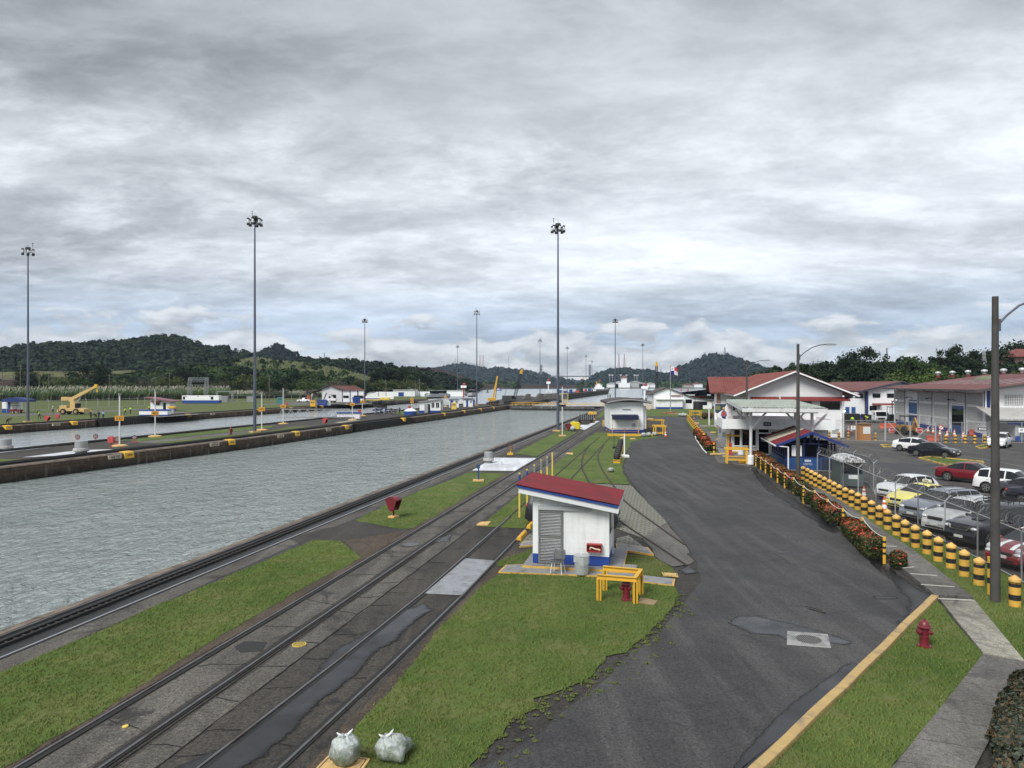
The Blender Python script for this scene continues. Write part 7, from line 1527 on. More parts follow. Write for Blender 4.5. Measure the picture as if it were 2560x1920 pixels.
mb.extr([(.2,.55),(1.75,.55),(1.85,1.2),(1.62,2.15),(1.4,2.3),(.2,2.3)],-1.05,1.05);mb.build('cab',WHITE,tk,bevel=.06);mb=MB();mb.extr([(1.845,1.32),(1.665,2.1),(1.69,2.1),(1.87,1.32)],-.92,.92);mb.build('windscreen',GLASS,tk);mb=MB();mb.box(-4,.1,-1.05,1.05,.8,1.0);mb.box(-4,.1,-1.05,-.98,1.0,1.5);mb.box(-4,.1,.98,1.05,1.0,1.5);mb.build('bed',TRIM,tk);mb=MB();mb.box(1.8,1.9,-.6,.6,.75,1.0);mb.build('grille',TRIM,tk)
for s_ in(-1,1):mb=MB();mb.box(1.82,1.9,s_*.85-.14,s_*.85+.14,.78,.95);mb.build('headlight',HEAD,tk);mb=MB();mb.bar((1.6,s_*1.05,2.0),(1.75,s_*1.25,1.9),.03);mb.box(1.7,1.78,s_*1.25-.08,s_*1.25+.08,1.55,1.95);mb.build('mirror',TRIM,tk)
for x in(1.0,-3.0):
 for y in(-.9,.9):mb=MB();mb.lathe([(.25,-.13),(.42,-.12),(.42,.12),(.25,.13)],18,x,y,.42,M=Matrix.Rotation(R(90),4,'X'));mb.build('wheel',RUBBER,tk,smooth=40)
fl=thing('forklift','dark forklift with a tall mast behind the white truck','forklift',G(2232,1053),LOCK);mb=MB();mb.box(-.8,.8,-1.2,1.2,.3,1.3);mb.build('body',BLK,fl,bevel=.05);mb=MB()
for x in(-.75,.75):
 for y in(-.9,.8):mb.bar((x,y,1.2),(x,y,2.7),.08)
mb.box(-.85,.85,-1.0,.9,2.7,2.8);mb.build('cage',BLK,fl);mb=MB();mb.box(-.6,-.45,-1.5,-1.35,.1,4.0);mb.box(.45,.6,-1.5,-1.35,.1,4.0);mb.box(-.6,.6,-1.48,-1.38,3.8,4.0);mb.build('mast',BLK,fl)
for x in(-.7,.7):
 for y in(-.8,.8):mb=MB();mb.lathe([(.2,-.12),(.36,-.1),(.36,.1),(.2,.12)],14,x,y,.36,M=Matrix.Rotation(R(90),4,'Y'));mb.build('wheel',RUBBER,fl)
sk_=thing('container','low black open container beside the tiled hall corner','container',G(2118,1060),LOCK);mb=MB();mb.box(-1.9,1.9,-1,1,.2,1.9);mb.build('body',BLK,sk_,bevel=.05);mb=MB()
for i in range(8):mb.box(-1.8+i*.48,-1.7+i*.48,-1.06,-1,.2,1.85)
mb.build('ribs',TRIM,sk_)
rb=MB();rr_=random.Random(4)
for i in range(70):a=rr_.uniform(0,6.28);r=rr_.uniform(0,1)**.5;s_=rr_.uniform(.15,.4);rb.obox((r*math.cos(a)*3.2,r*math.sin(a)*1.2,.15+.4*(1-r)),(s_,rr_.uniform(-.1,.1),.05),(rr_.uniform(-.1,.1),s_*.7,.1),(.03,.05,s_*.35))
o=rb.build('rubble',mat('rubble_grey',(.08,.075,.07),.9,var=.4),loc=G(2240,1080));tag(o,'dark broken rubble heaped behind the gate',None,kind='stuff')
el=thing('wall_lamp','lit wall lamp on a bracket by the hall corner','lamp',P(2111,1027,97));mb=MB();mb.ell((0,0,0),.10,10,8);mb.build('bulb',mat('lit_bulb',(1,.85,.6),.5,em=((1,.75,.45),6)),el);mb=MB();mb.bar((0,0,.12),(-.5,.5,.3),.05);mb.lathe([(.16,.06),(.05,.2),(.001,.22)],12);mb.build('bracket',BLK,el)
h2=thing('switch_house','tall white block house with a dark roof and navy awning beside the switch tracks','hut',G(1526,1081),R(-2));w2,d2,t2=4.88,9.0,4.55
mb=MB();mb.box(0,w2,0,d2,0,t2);mb.build('wall',WHITEP,h2);mb=MB();mb.box(-.02,w2+.02,-.02,d2,0,.42);mb.build('blue_base',BLUEP,h2)
mb=MB();V=[];k=24
for j,y in enumerate((-1.0,d2+.8)):
 for i in range(k+1):x=-.65+(w2+1.75)*i/k;V.append((x,y,t2+.05+.62*(1-((i/k-.5)*2)**2)**1.0*.75))
mb.add(V,[(i,i+1,k+2+i,k+1+i)for i in range(k)]);o=mb.build('roof',mat('roof_dark',(.055,.045,.044),.6,var=.2),h2,smooth=60);sm_=o.modifiers.new('t','SOLIDIFY');sm_.thickness=.34
mb=MB()
for i in range(k):xa,xb=-.65+(w2+1.75)*i/k,-.65+(w2+1.75)*(i+1)/k;za,zb=(t2-.12+.46*(1-((q/k-.5)*2)**2)for q in(i,i+1));mb.bar((xa,-1.02,za),(xb,-1.02,zb),.05,.16)
mb.build('fascia',LGREY,h2)
awning(h2,.12,4.0,-.02,2.68,1.3,.15,NAVY);mb=MB();mb.box(.1,4.02,-1.36,-1.30,1.95,2.5);mb.build('awning_valance',NAVY,h2)
for x in(.15,3.95):mb=MB();mb.cyl(x,-1.3,0,2.3,.05,n=8);mb.build('awning_post',CREAM,h2)
mb=MB();mb.box(1.75,3.0,-.12,0,3.38,3.52);mb.build('strip_lamp',LGREY,h2);mb=MB();mb.box(3.25,3.65,-.15,0,.95,1.35);mb.tube([(3.35,-.07,.95),(3.35,-.07,.5)],.02,6);mb.tube([(3.55,-.07,.95),(3.55,-.07,.5)],.02,6);mb.build('meter_box',LGREY,h2)
mb=MB();mb.box(w2,w2+.5,.6,3.2,.5,3.9);mb.build('side_duct',WHITEP,h2);mb=MB();mb.lathe([(.30,0),(.30,.5),(.02,.62)],14,.4,6,t2+.5);mb.build('roof_vent',LGREY,h2)
rm=thing('ramp','yellow edged ramp with brown hand rails before the switch house','ramp',G(1521,1090),R(-2));mb=MB();mb.box(0,6.1,0,.9,0,.26,0);mb.box(-.05,6.1,-.06,0,0,.30,1);mb.box(-.06,-.01,0,1.0,0,.34,1);mb.build('deck',[CONC,YEL],rm)
mb=MB()
for z in(.65,1.0):mb.bar((.1,-.02,z),(4.2,-.02,z),.06)
for x in(.1,2.2,4.2):mb.bar((x,-.02,0),(x,-.02,1.0),.07)
mb.build('hand_rail',mat('rail_brown',(.30,.14,.06),.6),rm)
gate_frame('long yellow guard beside the switch house wall',(1638,1072),2.6,1.3,R(-2),1.4);gate_frame('yellow guard at the road edge beside the cone',(1651,1089),1.3,1.25,R(-2),1.8)
fs=thing('shed','long white shed with a brown pitched roof by the lake','shed',G(1632,1022),R(0));fs.scale=(.585,.6,.62);w3=29.5;mb=MB()
mb.extr([(0,0),(w3,0),(w3,4.0),(w3*.63,5.6),(6.9,9.9),(0,7.2)],0,14);mb.build('wall',WHITEP,fs)
mb=MB();BRN=mat('roof_brown',(.055,.04,.038),.6,var=.2)
for a,b in(((-1.2,6.95),(6.9,10.1)),((6.9,10.1),(w3*.63,5.85)),((w3*.63,5.85),(w3+2.6,3.6))):mb.add([(a[0],-.9,a[1]),(b[0],-.9,b[1]),(b[0],14.5,b[1]),(a[0],14.5,a[1]),(a[0],-.9,a[1]-.35),(b[0],-.9,b[1]-.35)],[(0,1,2,3),(4,5,1,0)])
mb.build('roof',BRN,fs)
mb=MB();mb.box(1.2,14.2,-2.5,-.02,.9,4.4);mb.build('annex_wall',WHITEP,fs);mb=MB();mb.box(1.1,14.3,-2.54,-2.5,0,.9);mb.build('blue_base',BLUEP,fs);mb=MB();mb.extr([(-3.4,4.55),(.1,5.4),(.1,5.25),(-3.4,4.4)],.9,14.9,axis='x');mb.build('annex_roof',mat('annex_white',(.72,.73,.74),.5),fs)
for x0 in(2.6,8.0):
 mb=MB()
 for i in range(4):
  for j in range(8):mb.box(x0+j*.45,x0+j*.45+.22,-2.53,-2.5,2.9+i*.25,3.02+i*.25)
 mb.build('vent_blocks',mat('vent_tint',(.42,.44,.44),.7),fs)
mb=MB();mb.box(9.0,13.8,-.6,-.02,5.9,6.35);mb.build('eyebrow',mat('eyebrow_brown',(.20,.06,.05),.6),fs)
window(fs,16.2,19.4,-.02,2.6,4.4,2);window(fs,24,27,-.02,1.7,3.4,2);mb=MB()
for x in(0,14.4,20.8,w3-.2):mb.box(x,x+.25,-.06,0,0,5.6 if x>15 else 7);
mb.build('pillar',TRIM,fs)
tkn=thing('tank','squat black tank in front of the lakeside shed','tank',G(1745,1024),0);tkn.scale=(.56,)*3;mb=MB();mb.lathe([(2.3,0),(2.35,.2),(2.35,4.0),(2.2,4.15),(.001,4.3)],24);mb.build('shell',mat('tank_black',(.018,.018,.020),.6,var=.2),tkn,smooth=40);mb=MB();mb.tube([(2.37*math.cos(a*.262),2.37*math.sin(a*.262),3.9)for a in range(25)],.08,5);mb.build('rim',BLK,tkn)
tk2=thing('tank','smaller black box tank beside the squat one','tank',G(1763,1018),0);tk2.scale=(.7,)*3;mb=MB();mb.box(-1.6,1.6,-1,1,.2,2.4);mb.build('shell',MT['tank_black'],tk2,bevel=.1)
for i,x in enumerate((1695,1699,1703,1707,1719.5,1723.5,1727.5,1731.5)):
 t=thing('oil_drum','red drum in the rows before the lakeside shed','drum',G(x,1020.5 if i<4 else 1017.5),0,'red drums by the shed');t.scale=(.9,.9,.6);mb=MB();mb.lathe([(.36,0),(.38,.02),(.38,.42),(.40,.44),(.38,.46),(.38,.88),(.40,.9),(.38,.92),(.38,1.7),(.34,1.7),(.001,1.68)],16);mb.build('drum',REDP,t,smooth=40)
fp=thing('flagpole','white flagpole on a brick base before the lakeside shed','flagpole',G(1676,1034),0);mb=MB();mb.tube([(0,0,0),(0,0,11.75)],[.13,.07],10);mb.build('pole',mat('pole_grey',(.30,.31,.32),.5,.3),fp);mb=MB();mb.lathe([(2.3,0),(2.3,.16),(1.2,.17),(1.2,.34),(.001,.35)],8);mb.build('base',mat('base_brick',(.22,.085,.055),.8,var=.2),fp);mb=MB();mb.ell((0,0,11.85),.14,8,6);mb.build('finial',YELB,fp);mb=MB();mb.box(-.9,1.2,-3.6,-2.2,0,.12);mb.build('step',mat('step_pink',(.34,.20,.15),.8),fp)
fg=thing('flag','waving flag quartered in white, red and blue with two stars','flag',fp.location+Vector((.1,0,9.5)),0);fg.scale=(.62,)*3;mb=MB();V=[];nx,nz=20,12
for i in range(nx+1):
 for j in range(nz+1):u,v=i/nx,j/nz;V.append((u*2.75,.25*math.sin(u*7+v*1.5)*u,v*2.9+.35*math.sin(u*3.4+.4)*u-.35*u*u))
mb.add(V,[(i*(nz+1)+j,(i+1)*(nz+1)+j,(i+1)*(nz+1)+j+1,i*(nz+1)+j+1)for i in range(nx)for j in range(nz)]);mb.mi=[(1 if(i>=nx/2 and j>=nz/2)else 2 if(i<nx/2 and j<nz/2)else 0)for i in range(nx)for j in range(nz)]
mb.build('cloth',[mat('flag_white',(.72,.72,.74),.8),mat('flag_red',(.50,.02,.035),.8),mat('flag_blue',(.015,.03,.20),.8)],fg)
for x,z,m_ in((.68,2.32,'flag_blue'),(2.0,.75,'flag_red')):
 st=[((.32 if i%2==0 else .13)*math.sin(i*.6283),(.32 if i%2==0 else .13)*math.cos(i*.6283))for i in range(10)];mb=MB()
 for y_ in(-.30,.30):mb.add([(x+a,y_*.5+.25*math.sin(x/2.75*7)*x/2.75*0-.02,z+b)for a,b in st],[tuple(range(10))])
 mb.build('star',MT[m_],fg)
rl=thing('cable_reel','cream wooden cable reel standing on edge beside the switch house','cable reel',G(1622,1024)+Vector((0,0,1.8)),R(8));rl.location.z=0;rl.scale=(.5,)*3;M=Matrix.Rotation(R(90),4,'X');mb=MB()
for y in(-.8,.8):mb.lathe([(1.75,-.06),(1.75,.06),(.001,.065)],28,0,y,1.75,M=M)
mb.build('flange',CREAM if False else mat('reel_cream',(.55,.50,.40),.8,var=.1),rl);mb=MB();mb.lathe([(1.1,-.75),(1.1,.75)],20,0,0,1.75,M=M);mb.build('core',mat('reel_brown',(.20,.10,.05),.8),rl)
gate_frame('yellow guard with a red hydrant inside on the flag lawn',(1740,1040),2.2,1.0,0,1.2);hydrant('small red hydrant under the yellow guard on the flag lawn',G(1739,1039),0)
for x in(1735,1753):post(('left' if x<1740 else 'right')+' short striped post beside the flag lawn road',x,1047,0,.09,STRIPE,((.3,0),(.5,1),(.7,0),(.9,1),(1.05,0)),name='striped_post')
 # === FLOOD LIGHT MASTS
MAST=mat('mast_steel',(.085,.10,.135),.5,.3,var=.2,vs=.4);LENS=mat('flood_lens',(.55,.58,.60),.2,.3)
def make_mast(label,loc):
 t=thing('floodlight_mast',label,'light mast',loc,0,'tall flood light masts');mb=MB();mb.tube([(0,0,0),(0,0,15),(0,0,30.6)],[.24,.17,.10],14);mb.build('pole',MAST,t,smooth=50);mb=MB();mb.box(-.62,.62,-.62,.62,0,.18);mb.build('base',CREAM,t)
 Z=lambda z:31.6+(z-31.6)*.55;K=.47
 mb=MB();mb.lathe([(.5*K,Z(30.9)),(.95*K,Z(31.0)),(1.0*K,Z(31.15)),(.9*K,Z(31.45)),(.85*K,Z(31.75)),(.001,Z(31.8))],18);mb.lathe([(.5*K,Z(29.7)),(.55*K,Z(30.9)),(.001,Z(30.9))],12);mb.build('head_cover',TRIM,t,smooth=40)
 mb=MB()
 for i in range(6):
  a=i*1.047+.26
  for z in(30.15,30.7):mb.bar((.3*K*math.cos(a),.3*K*math.sin(a),Z(z)),(1.75*K*math.cos(a),1.75*K*math.sin(a),Z(z)),.05)
 mb.build('frame_arms',TRIM,t)
 for i in range(6):
  a=i*1.047+.26;x,y=1.95*K*math.cos(a),1.95*K*math.sin(a);mb=MB();L_=lambda pr,mi:mb.lathe([(max(r*K,.001),Z(z))for r,z in pr],12,x,y,mi=mi);L_([(.42,30.75),(.45,31.05),(.30,31.12),(.0,31.13)],0);L_([(.46,29.75),(.44,30.0),(.34,30.5),(.28,30.75)],1);L_([(.50,29.2),(.52,29.35),(.46,29.75)],0);mb.build('floodlight',[TRIM,LENS],t,smooth=40)
 mb=MB();mb.cyl(0,0,Z(31.8),32.3,.02,n=6);mb.cyl(.75,0,31.0,32.5,.02,n=6);mb.ell((.75,0,32.15),.09,8,6);mb.ell((.75,0,32.5),(.13,.06,.09),8,6);mb.build('aerial',TRIM,t);return t
def at_top(x,ytop):Y=(31.6-H)*F/(960-ytop);return Vector(((x-CX)/F*Y,Y,0))
m0=make_mast('nearest flood light mast on the grass between near water and tracks',G(1395,1078))
for x,y,lb in((637,1081,'flood light mast on the grass of the centre island'),(70,1055,'flood light mast on the far lawn at the left frame edge'),(912,1007,'flood light mast at the corner of the red-roofed shed'),(1192,1013,'flood light mast beside the yellow mobile crane')):copy_tree(m0,lb,G(x,y),rz=x,sc=1.045 if x==70 else 1.015)
for x,yt,lb in((1144,864,'thin distant mast before the blue hills left of the crane'),(1350,849,'distant mast on the approach wall beside the left bridge tower'),(1418,868,'distant mast in the middle of the bridge span'),(1465,889,'far thin mast near the right bridge tower'),(1480,902,'farthest thin mast just right of the bridge tower'),(1538,798,'tall mast rising behind the switch house roof'),(1607,860,'mast between dredge crane and flagpole')):
 o=copy_tree(m0,lb,at_top(x,yt),rz=x)
m0.rotation_euler[2]=2.6
 # === PEOPLE
SKIN=mat('skin',(.20,.11,.07),.6);HIVIS=mat('hi_vis',(.42,.62,.03),.6,em=None);CLOTHK=mat('cloth_black',(.014,.014,.017),.9);LBLUE=mat('cloth_light_blue',(.28,.40,.55),.9);TAN=mat('cloth_tan',(.38,.32,.26),.9);NAVC=mat('cloth_navy',(.02,.025,.05),.9)
def person(label,loc,rz,shirt,legs_,pose='stand',hat=None,held=None,skin=None):
 b=0 if pose in('stand','walk','arm')else(1.15 if pose=='bend' else .35);st=.25 if pose in('walk','bend')else .09
 hip=Vector((0,0,.92));sp_=lambda d,s=0:hip+Vector((math.sin(b)*d,s,math.cos(b)*d));J={'pelvis':hip,'chest':sp_(.38),'neck':sp_(.55),'head':sp_(.70)+Vector((.03,0,-.03 if b>1 else 0)),'crown':sp_(.80)+Vector((.03,0,0))}
 E_=[('pelvis','chest'),('chest','neck'),('neck','head'),('head','crown')];rad={'pelvis':(.15,.13),'chest':(.17,.13),'neck':(.06,.06),'head':(.105,.095),'crown':(.07,.06)};kind={'pelvis':1,'chest':0,'neck':0,'head':2,'crown':2}
 for s,n_ in((-1,'r'),(1,'l')):
  J['hip'+n_]=Vector((0,s*.09,.86));J['kn'+n_]=Vector((.05+s*st*.4,s*.11,.48));J['an'+n_]=Vector((s*st*.8-.03,s*.11,.08));J['toe'+n_]=Vector((s*st*.8+.15,s*.12,.035));J['sh'+n_]=sp_(.49,s*.19)
  if pose=='arm' and s>0:el,ha=Vector((.15,s*.42,1.55)),Vector((.2,s*.45,1.80))
  elif b>.2:el,ha=J['sh'+n_]+Vector((.05,s*.04,-.27)),J['sh'+n_]+Vector((.20,s*.0,-.5))
  else:el,ha=Vector((-.03+s*st*.3,s*.25,1.14)),Vector((.16+s*st*.3,s*.24,.94))
  J['el'+n_]=el;J['ha'+n_]=ha;d=(ha-el).normalized();pr='ha'+n_
  E_+=[('pelvis','hip'+n_),('hip'+n_,'kn'+n_),('kn'+n_,'an'+n_),('an'+n_,'toe'+n_),('chest','sh'+n_),('sh'+n_,'el'+n_),('el'+n_,pr)]
  for q in range(5):J['f%d'%q+n_]=ha+d*(.10+.03*(q in(1,2,3)))*(.75 if q==4 else 1)+Vector((.022*(q-1.7),0,.0));E_.append((pr,'f%d'%q+n_));rad['f%d'%q+n_]=(.010,.010);kind['f%d'%q+n_]=2
  for k_,r_,c_ in(('hip',.095,1),('kn',.06,1),('an',.045,1),('toe',.04,3),('sh',.07,0),('el',.045,0),('ha',.035,2)):rad[k_+n_]=(r_,r_);kind[k_+n_]=c_
 keys=list(J);me=bpy.data.meshes.new('tmp');me.from_pydata([J[k]for k in keys],[(keys.index(a),keys.index(b_))for a,b_ in E_],[]);o=bpy.data.objects.new('tmp',me);C.objects.link(o)
 sk=o.modifiers.new('s','SKIN');o.modifiers.new('u','SUBSURF').levels=1
 for k,v in zip(keys,me.skin_vertices[0].data):v.radius=rad[k];v.use_root=(k=='pelvis')
 dg=bpy.context.evaluated_depsgraph_get();m2=bpy.data.meshes.new_from_object(o.evaluated_get(dg));bpy.data.objects.remove(o)
 t=thing('person',label,'person',loc,rz,'people working on the lock');m2.name='body';m2.materials.clear()
 for q in(shirt,legs_,SKIN,CLOTHK):m2.materials.append(q)
 P_=[J[k]for k in keys]
 for f in m2.polygons:f.material_index=kind[keys[min(range(len(keys)),key=lambda i:(P_[i]-f.center).length_squared)]];f.use_smooth=True
 bo_=bpy.data.objects.new('body',m2);C.objects.link(bo_);bo_.parent=t;hd_=J['crown'];mb=MB()
 if hat:mb.lathe([(.165,-.06),(.13,-.05),(.125,.02),(.08,.08),(.001,.095)],12,*(hd_+Vector((0,0,.02))));mb.build('helmet',hat,t,smooth=50)
 else:mb.ell(hd_+Vector((-.02,0,-.02)),(.105,.10,.10),10,8);mb.build('hair',CLOTHK,t,smooth=60)
 if held:mb=MB();mb.tube([J['har']+Vector((-.2,0,.1)),J['har']+Vector((.3,.1,-.15)),J['har']+Vector((.95,.1,-.45))],[.03,.04,.05],8);mb.build('blower_tube',CLOTHK,t);mb=MB();mb.box(-.42,-.16,-.18,.18,1.15,1.6);mb.build('backpack',CLOTHK,t,bevel=.04)
 return t
YH=mat('helmet_yellow',(.65,.48,.02),.4);WHH=mat('helmet_white',(.7,.7,.7),.4)
for a in(('worker in black bending down at the far wall edge by the mast',(18,1062.5),0,CLOTHK,CLOTHK,'bend'),('worker in a yellow vest walking with a leaf blower on the far lawn',(98,1047.5),0,HIVIS,CLOTHK,'walk',None,1),('person in a pale shirt and white helmet left of the yellow crane',(132,1034),-.6,TAN,CLOTHK,'walk',WHH),('person in black with a yellow helmet standing right of the crane',(227,1049),-1.2,CLOTHK,CLOTHK,'stand',YH),
  ('crouching worker with a yellow helmet between two standing people',(240,1048.5),3,CLOTHK,CLOTHK,'bend',YH),('person all in black standing at the wall edge',(247,1049),-1.6,CLOTHK,CLOTHK),('person in a light blue shirt at the wall edge',(258,1048.5),1.6,LBLUE,NAVC),('worker in a vest carrying a white bag by the far rail',(313,1038),-.5,HIVIS,CLOTHK,'walk'),
  ('worker in a vest, back to us, left of the steps to the hut',(326,1035),1.5,HIVIS,CLOTHK),('worker in a vest raising an arm beside the white hut',(373,1031),2.6,HIVIS,CLOTHK,'arm'),('person in dark clothes standing alone on the centre island',(999,1037),-1.5,NAVC,CLOTHK),('worker in a vest standing behind the yard fence by the hall',(2131,1065),1.0,HIVIS,NAVC),('worker in a vest crouching before the white truck',(2173,1058),2,HIVIS,NAVC,'bend',YH)):
 lb,px,rz,*k=a;person(lb,G(*px),rz,*k)
 # === CENTRE ISLAND
def number_post(num,x,yb,yt,label,ys):
 L=G(x,yb);h=(yb-yt)*L.y/F;t=thing('number_post',label,'number post',L,math.atan2(-L.x,L.y)*.6,'white posts with yellow number boards');mb=MB();mb.cyl(0,0,0,h,.085,.07,10);mb.build('pole',STEELW,t);mb=MB();mb.lathe([(.9,0),(.9,.12),(.5,.22),(.001,.23)],8);mb.build('base',CREAM,t)
 for y_ in ys:
  z=(yb-y_)*L.y/F;mb=MB();mb.box(-.47,.47,-.14,-.09,z-.28,z+.28);mb.build('board',mat('board_orange',(.62,.30,.03),.5,var=.1),t);text(num,.47,BLK,t,facing(0,-.145,z-.02))
 mb=MB();mb.lathe([(.15,h-.2),(.15,h),(.001,h+.02)],8);mb.build('lamp',GREY,t)
number_post('530',299,1116,984,'tall white post with the board 530 near the grey ventilator',(1045.5,));number_post('485',388,1092,974,'tall white post with the board 485 on the island grass',(1033,))
number_post('435',654.5,1076,980,'tall white post with the board 435 beside the centre mast',(1023,));number_post('385',708,1060,970,'tall white post with the board 385 on the dark paving',(1016,));number_post('330',881,1050,995,'white post with the board 330 by the white block',(1010.5,));number_post('270',906,1040,1000,'white post with the board 270 beside the red box',(1004,))
number_post('220',1030,1024,972,'post with two yellow boards next to the white hut',(1004.5,998));number_post('160',1114,1017,985,'short post with a yellow board behind the grey cabinet',(993,))
vent('big round ventilator on the white deck of the centre island',(203,1134),.76,1.35);vent('round ventilator at the left frame edge of the island',(13,1127),.76,1.3)
hood_box('round-topped red call box between ventilator and the 530 post',G(278,1120),R(90),.58,1.0,REDF,False,.32,True);hood_box('red call box with a hanging hose ring on the island',G(813,1060),R(60),.12,1.15,REDF,False,.40);hood_box('slim red call box before the 270 post',G(899,1043),R(90),.6,1.25,REDF,False,.27,True)
hood_box('pointed red call box on the far lawn near the blower man',G(118.5,1054),R(75),.1,1.15,REDF,False,.46);hood_box('round-topped red call box beside the pointed one on the far lawn',G(144,1053),R(90),.5,1.1,REDF,False,.30,True);hood_box('small red call box behind the 385 post on the far bank',G(717,1018),R(90),.55,1.2,REDF,False,.26,True);hood_box('dark red call box by the yellow tanks near the mast',G(1421,1076),R(75),.1,1.15,MAROON,False,.42)
for x,y,lb in((194,1104,'round patterned marker sign behind the big ventilator'),(239,1102,'round patterned marker sign right of the big ventilator'),(293,1110,'round patterned marker sign leaning by the 530 post'),(336,1106,'round patterned marker sign right of the 530 post')):
 L=G(x,y);t=thing('marker_sign',lb,'marker sign',L,0,'round red and white markers');t.scale=(.62,)*3;M=Matrix.Rotation(R(90),4,'X');mb=MB();mb.lathe([(.5,-.04),(.5,.04),(.001,.045)],20,0,0,.95,M=M);mb.build('disc',mat('disc_dark',(.06,.012,.015),.5),t);mb=MB()
 for a in range(6):c_,s_=math.cos(a*1.047),math.sin(a*1.047);mb.bar((.12*c_,-.05,.95+.12*s_),(.40*c_,-.05,.95+.40*s_),.10,.02,up=(0,1,0))
 mb.build('pattern',mat('marker_pale',(.5,.42,.40),.6),t);mb=MB();mb.cyl(-.1,0,0,.5,.05,n=8);mb.cyl(.1,0,0,.5,.05,n=8);mb.box(-.5,.5,-.3,.3,0,.08);mb.build('stand',REDF,t)
hydrant('red hydrant on the grass before the centre mast',G(577,1086),R(200),1.35)
def wall_plate(label,x,y,u_off,v,white=False,txt=None,group='plates on the lock walls',w_=1.7):
 kx=(x-CX)/F;lo,hi=-20.0,330.0
 vf=v if callable(v)else(lambda u:v)
 for _ in range(50):
  mu=(lo+hi)/2;p=UV(mu,vf(mu));lo,hi=(mu,hi)if p.x/p.y<kx else(lo,mu)
 u=lo;p=UV(u,vf(u));d=(UV(u+1,vf(u+1))-UV(u-1,vf(u-1))).normalized();t=thing('wall_plate' if white else 'bollard_saddle',label,'plate' if white else 'mooring saddle',p,math.atan2(d.y,d.x),group)
 if white:mb=MB();mb.box(-w_/2,w_/2,-.03,.12,-.52,-.12);mb.build('plate',mat('plate_dirty',(.42,.38,.30),.8,dirt=(.12,.10,.08),ds=2,dth=(.5,.65)),t);text(txt,.36,BLK,t,facing(0,-.035,-.34))
 else:mb=MB();mb.extr([(-.10,-.62),(.02,-.66),(.8,.05),(.7,.10),(.1,.06),(-.06,-.04)],-w_/2,w_/2,axis='x');mb.build('saddle',YEL,t,bevel=.04);mb=MB();mb.extr([(-.115,-.34),(-.115,-.22),(-.07,-.22),(-.07,-.34)],-w_*.25,w_*.25,axis='x');mb.build('stain',mat('stain_brown',(.20,.12,.05),.9),t)
for i,x in enumerate((323,580,744,868,1012,1112,1162,1203,1235)):wall_plate(('big','second','third','fourth','fifth','sixth','seventh','eighth','last')[i]+' yellow saddle along the edge of the centre lock wall',x,0,0,cev,w_=1.25 if i<4 else 1.1)
for x,tx,lb in((288,'460 550','dirty white number plate on the centre wall below the ventilator'),(537,'420 500','white number plate on the centre wall right of the hydrant'),(702,'50 140','white number plate on the centre wall below the mast'),(822,'40 190','faded number plate on the centre wall by the gate recess')):wall_plate(lb,x,0,0,cev,True,tx)
lev=lambda u:LE+1 if u<100 else LE
for i,x in enumerate((22,188,474,650,731,790,806,870)):wall_plate(('first','second','third','fourth','fifth','sixth','seventh','eighth')[i]+' yellow saddle along the far lock wall, counted from the frame edge',x,0,0,lev,w_=1.25)
for x,tx,lb in((141,'480 500','white number plate on the far lock wall below the red boxes'),(532,'40 20','faded number plate on the far wall before the mast')):wall_plate(lb,x,0,0,lev,True,tx)
tw=thing('truss_walkway','light steel truss walkway lying across the island','walkway',G(790,1047),R(6));mb=MB();Lw=15.5
for y in(-.6,.6):
 for z in(.35,2.0):mb.bar((-Lw/2+(z>1)*1,y,z),(Lw/2-(z>1)*1,y,z),.09)
 for i in range(9):x=-Lw/2+1+i*1.68;mb.bar((x-.8,y,.35),(x,y,2.0),.06);mb.bar((x,y,2.0),(x+.8,y,.35),.06)
mb.build('truss',LGREY,tw);mb=MB();mb.box(-Lw/2,Lw/2,-.6,.6,.25,.33);mb.build('deck',GREY,tw)
bw_=thing('plant_block','white concrete block with a blue rim next to the truss walkway','block',G(873,1046),LOCK+.3);mb=MB();mb.box(-2.3,2.3,-1.3,1.3,0,1.1);mb.build('body',WHITEP,bw_);mb=MB();mb.box(-2.45,2.45,-1.45,1.45,1.1,1.3);mb.build('rim',BLUEP,bw_)
mc=thing('winch_machine','dark winch machine with blue drums and pipe frames on the island','machine',G(958,1033),R(4));mb=MB()
for i in range(30):rr_=random.Random(i);x=-2.8+5.6*rr_.random();z=rr_.random()*2.4;mb.obox((x,rr_.random()-.5,z+.5),(.4+.7*rr_.random(),0,.1),(0,.5,0),(-.05,0,.12+.25*rr_.random()))
mb.build('machinery',BLK,mc);mb=MB()
for x in(-1.6,-.4,.8):mb.lathe([(.32,0),(.32,.8),(.001,.85)],14,x,-.7,.4)
mb.build('drums',BLUEP,mc);mb=MB()
for i in range(8):x=-4+i*1.1;mb.bar((x,-1.2,0),(x,-1.2,1.3),.07);mb.bar((x,-1.2,1.3 if i%2 else 0),(x+1.1,-1.2,0 if i%2 else 1.3),.06)
for z in(.65,1.3):mb.bar((-4.2,-1.2,z),(4.2,-1.2,z),.07)
mb.build('pipe_frame',LGREY,mc)
dm_=thing('domed_tank','white dome on a round blue base beside the island wall','tank',G(1026,1036.5));mb=MB();mb.lathe([(1.5,0),(1.5,.8),(1.45,.85)],20);mb.build('base',BLUEP,dm_);mb=MB();mb.lathe([(1.52,.85),(1.0,1.25),(.5,1.42),(.001,1.46)],20);mb.build('dome',WHITEP,dm_,smooth=60)
hood_box('narrow red box beside the white dome',G(1024,1028.5),R(90),.5,1.2,REDF,False,.3,True)
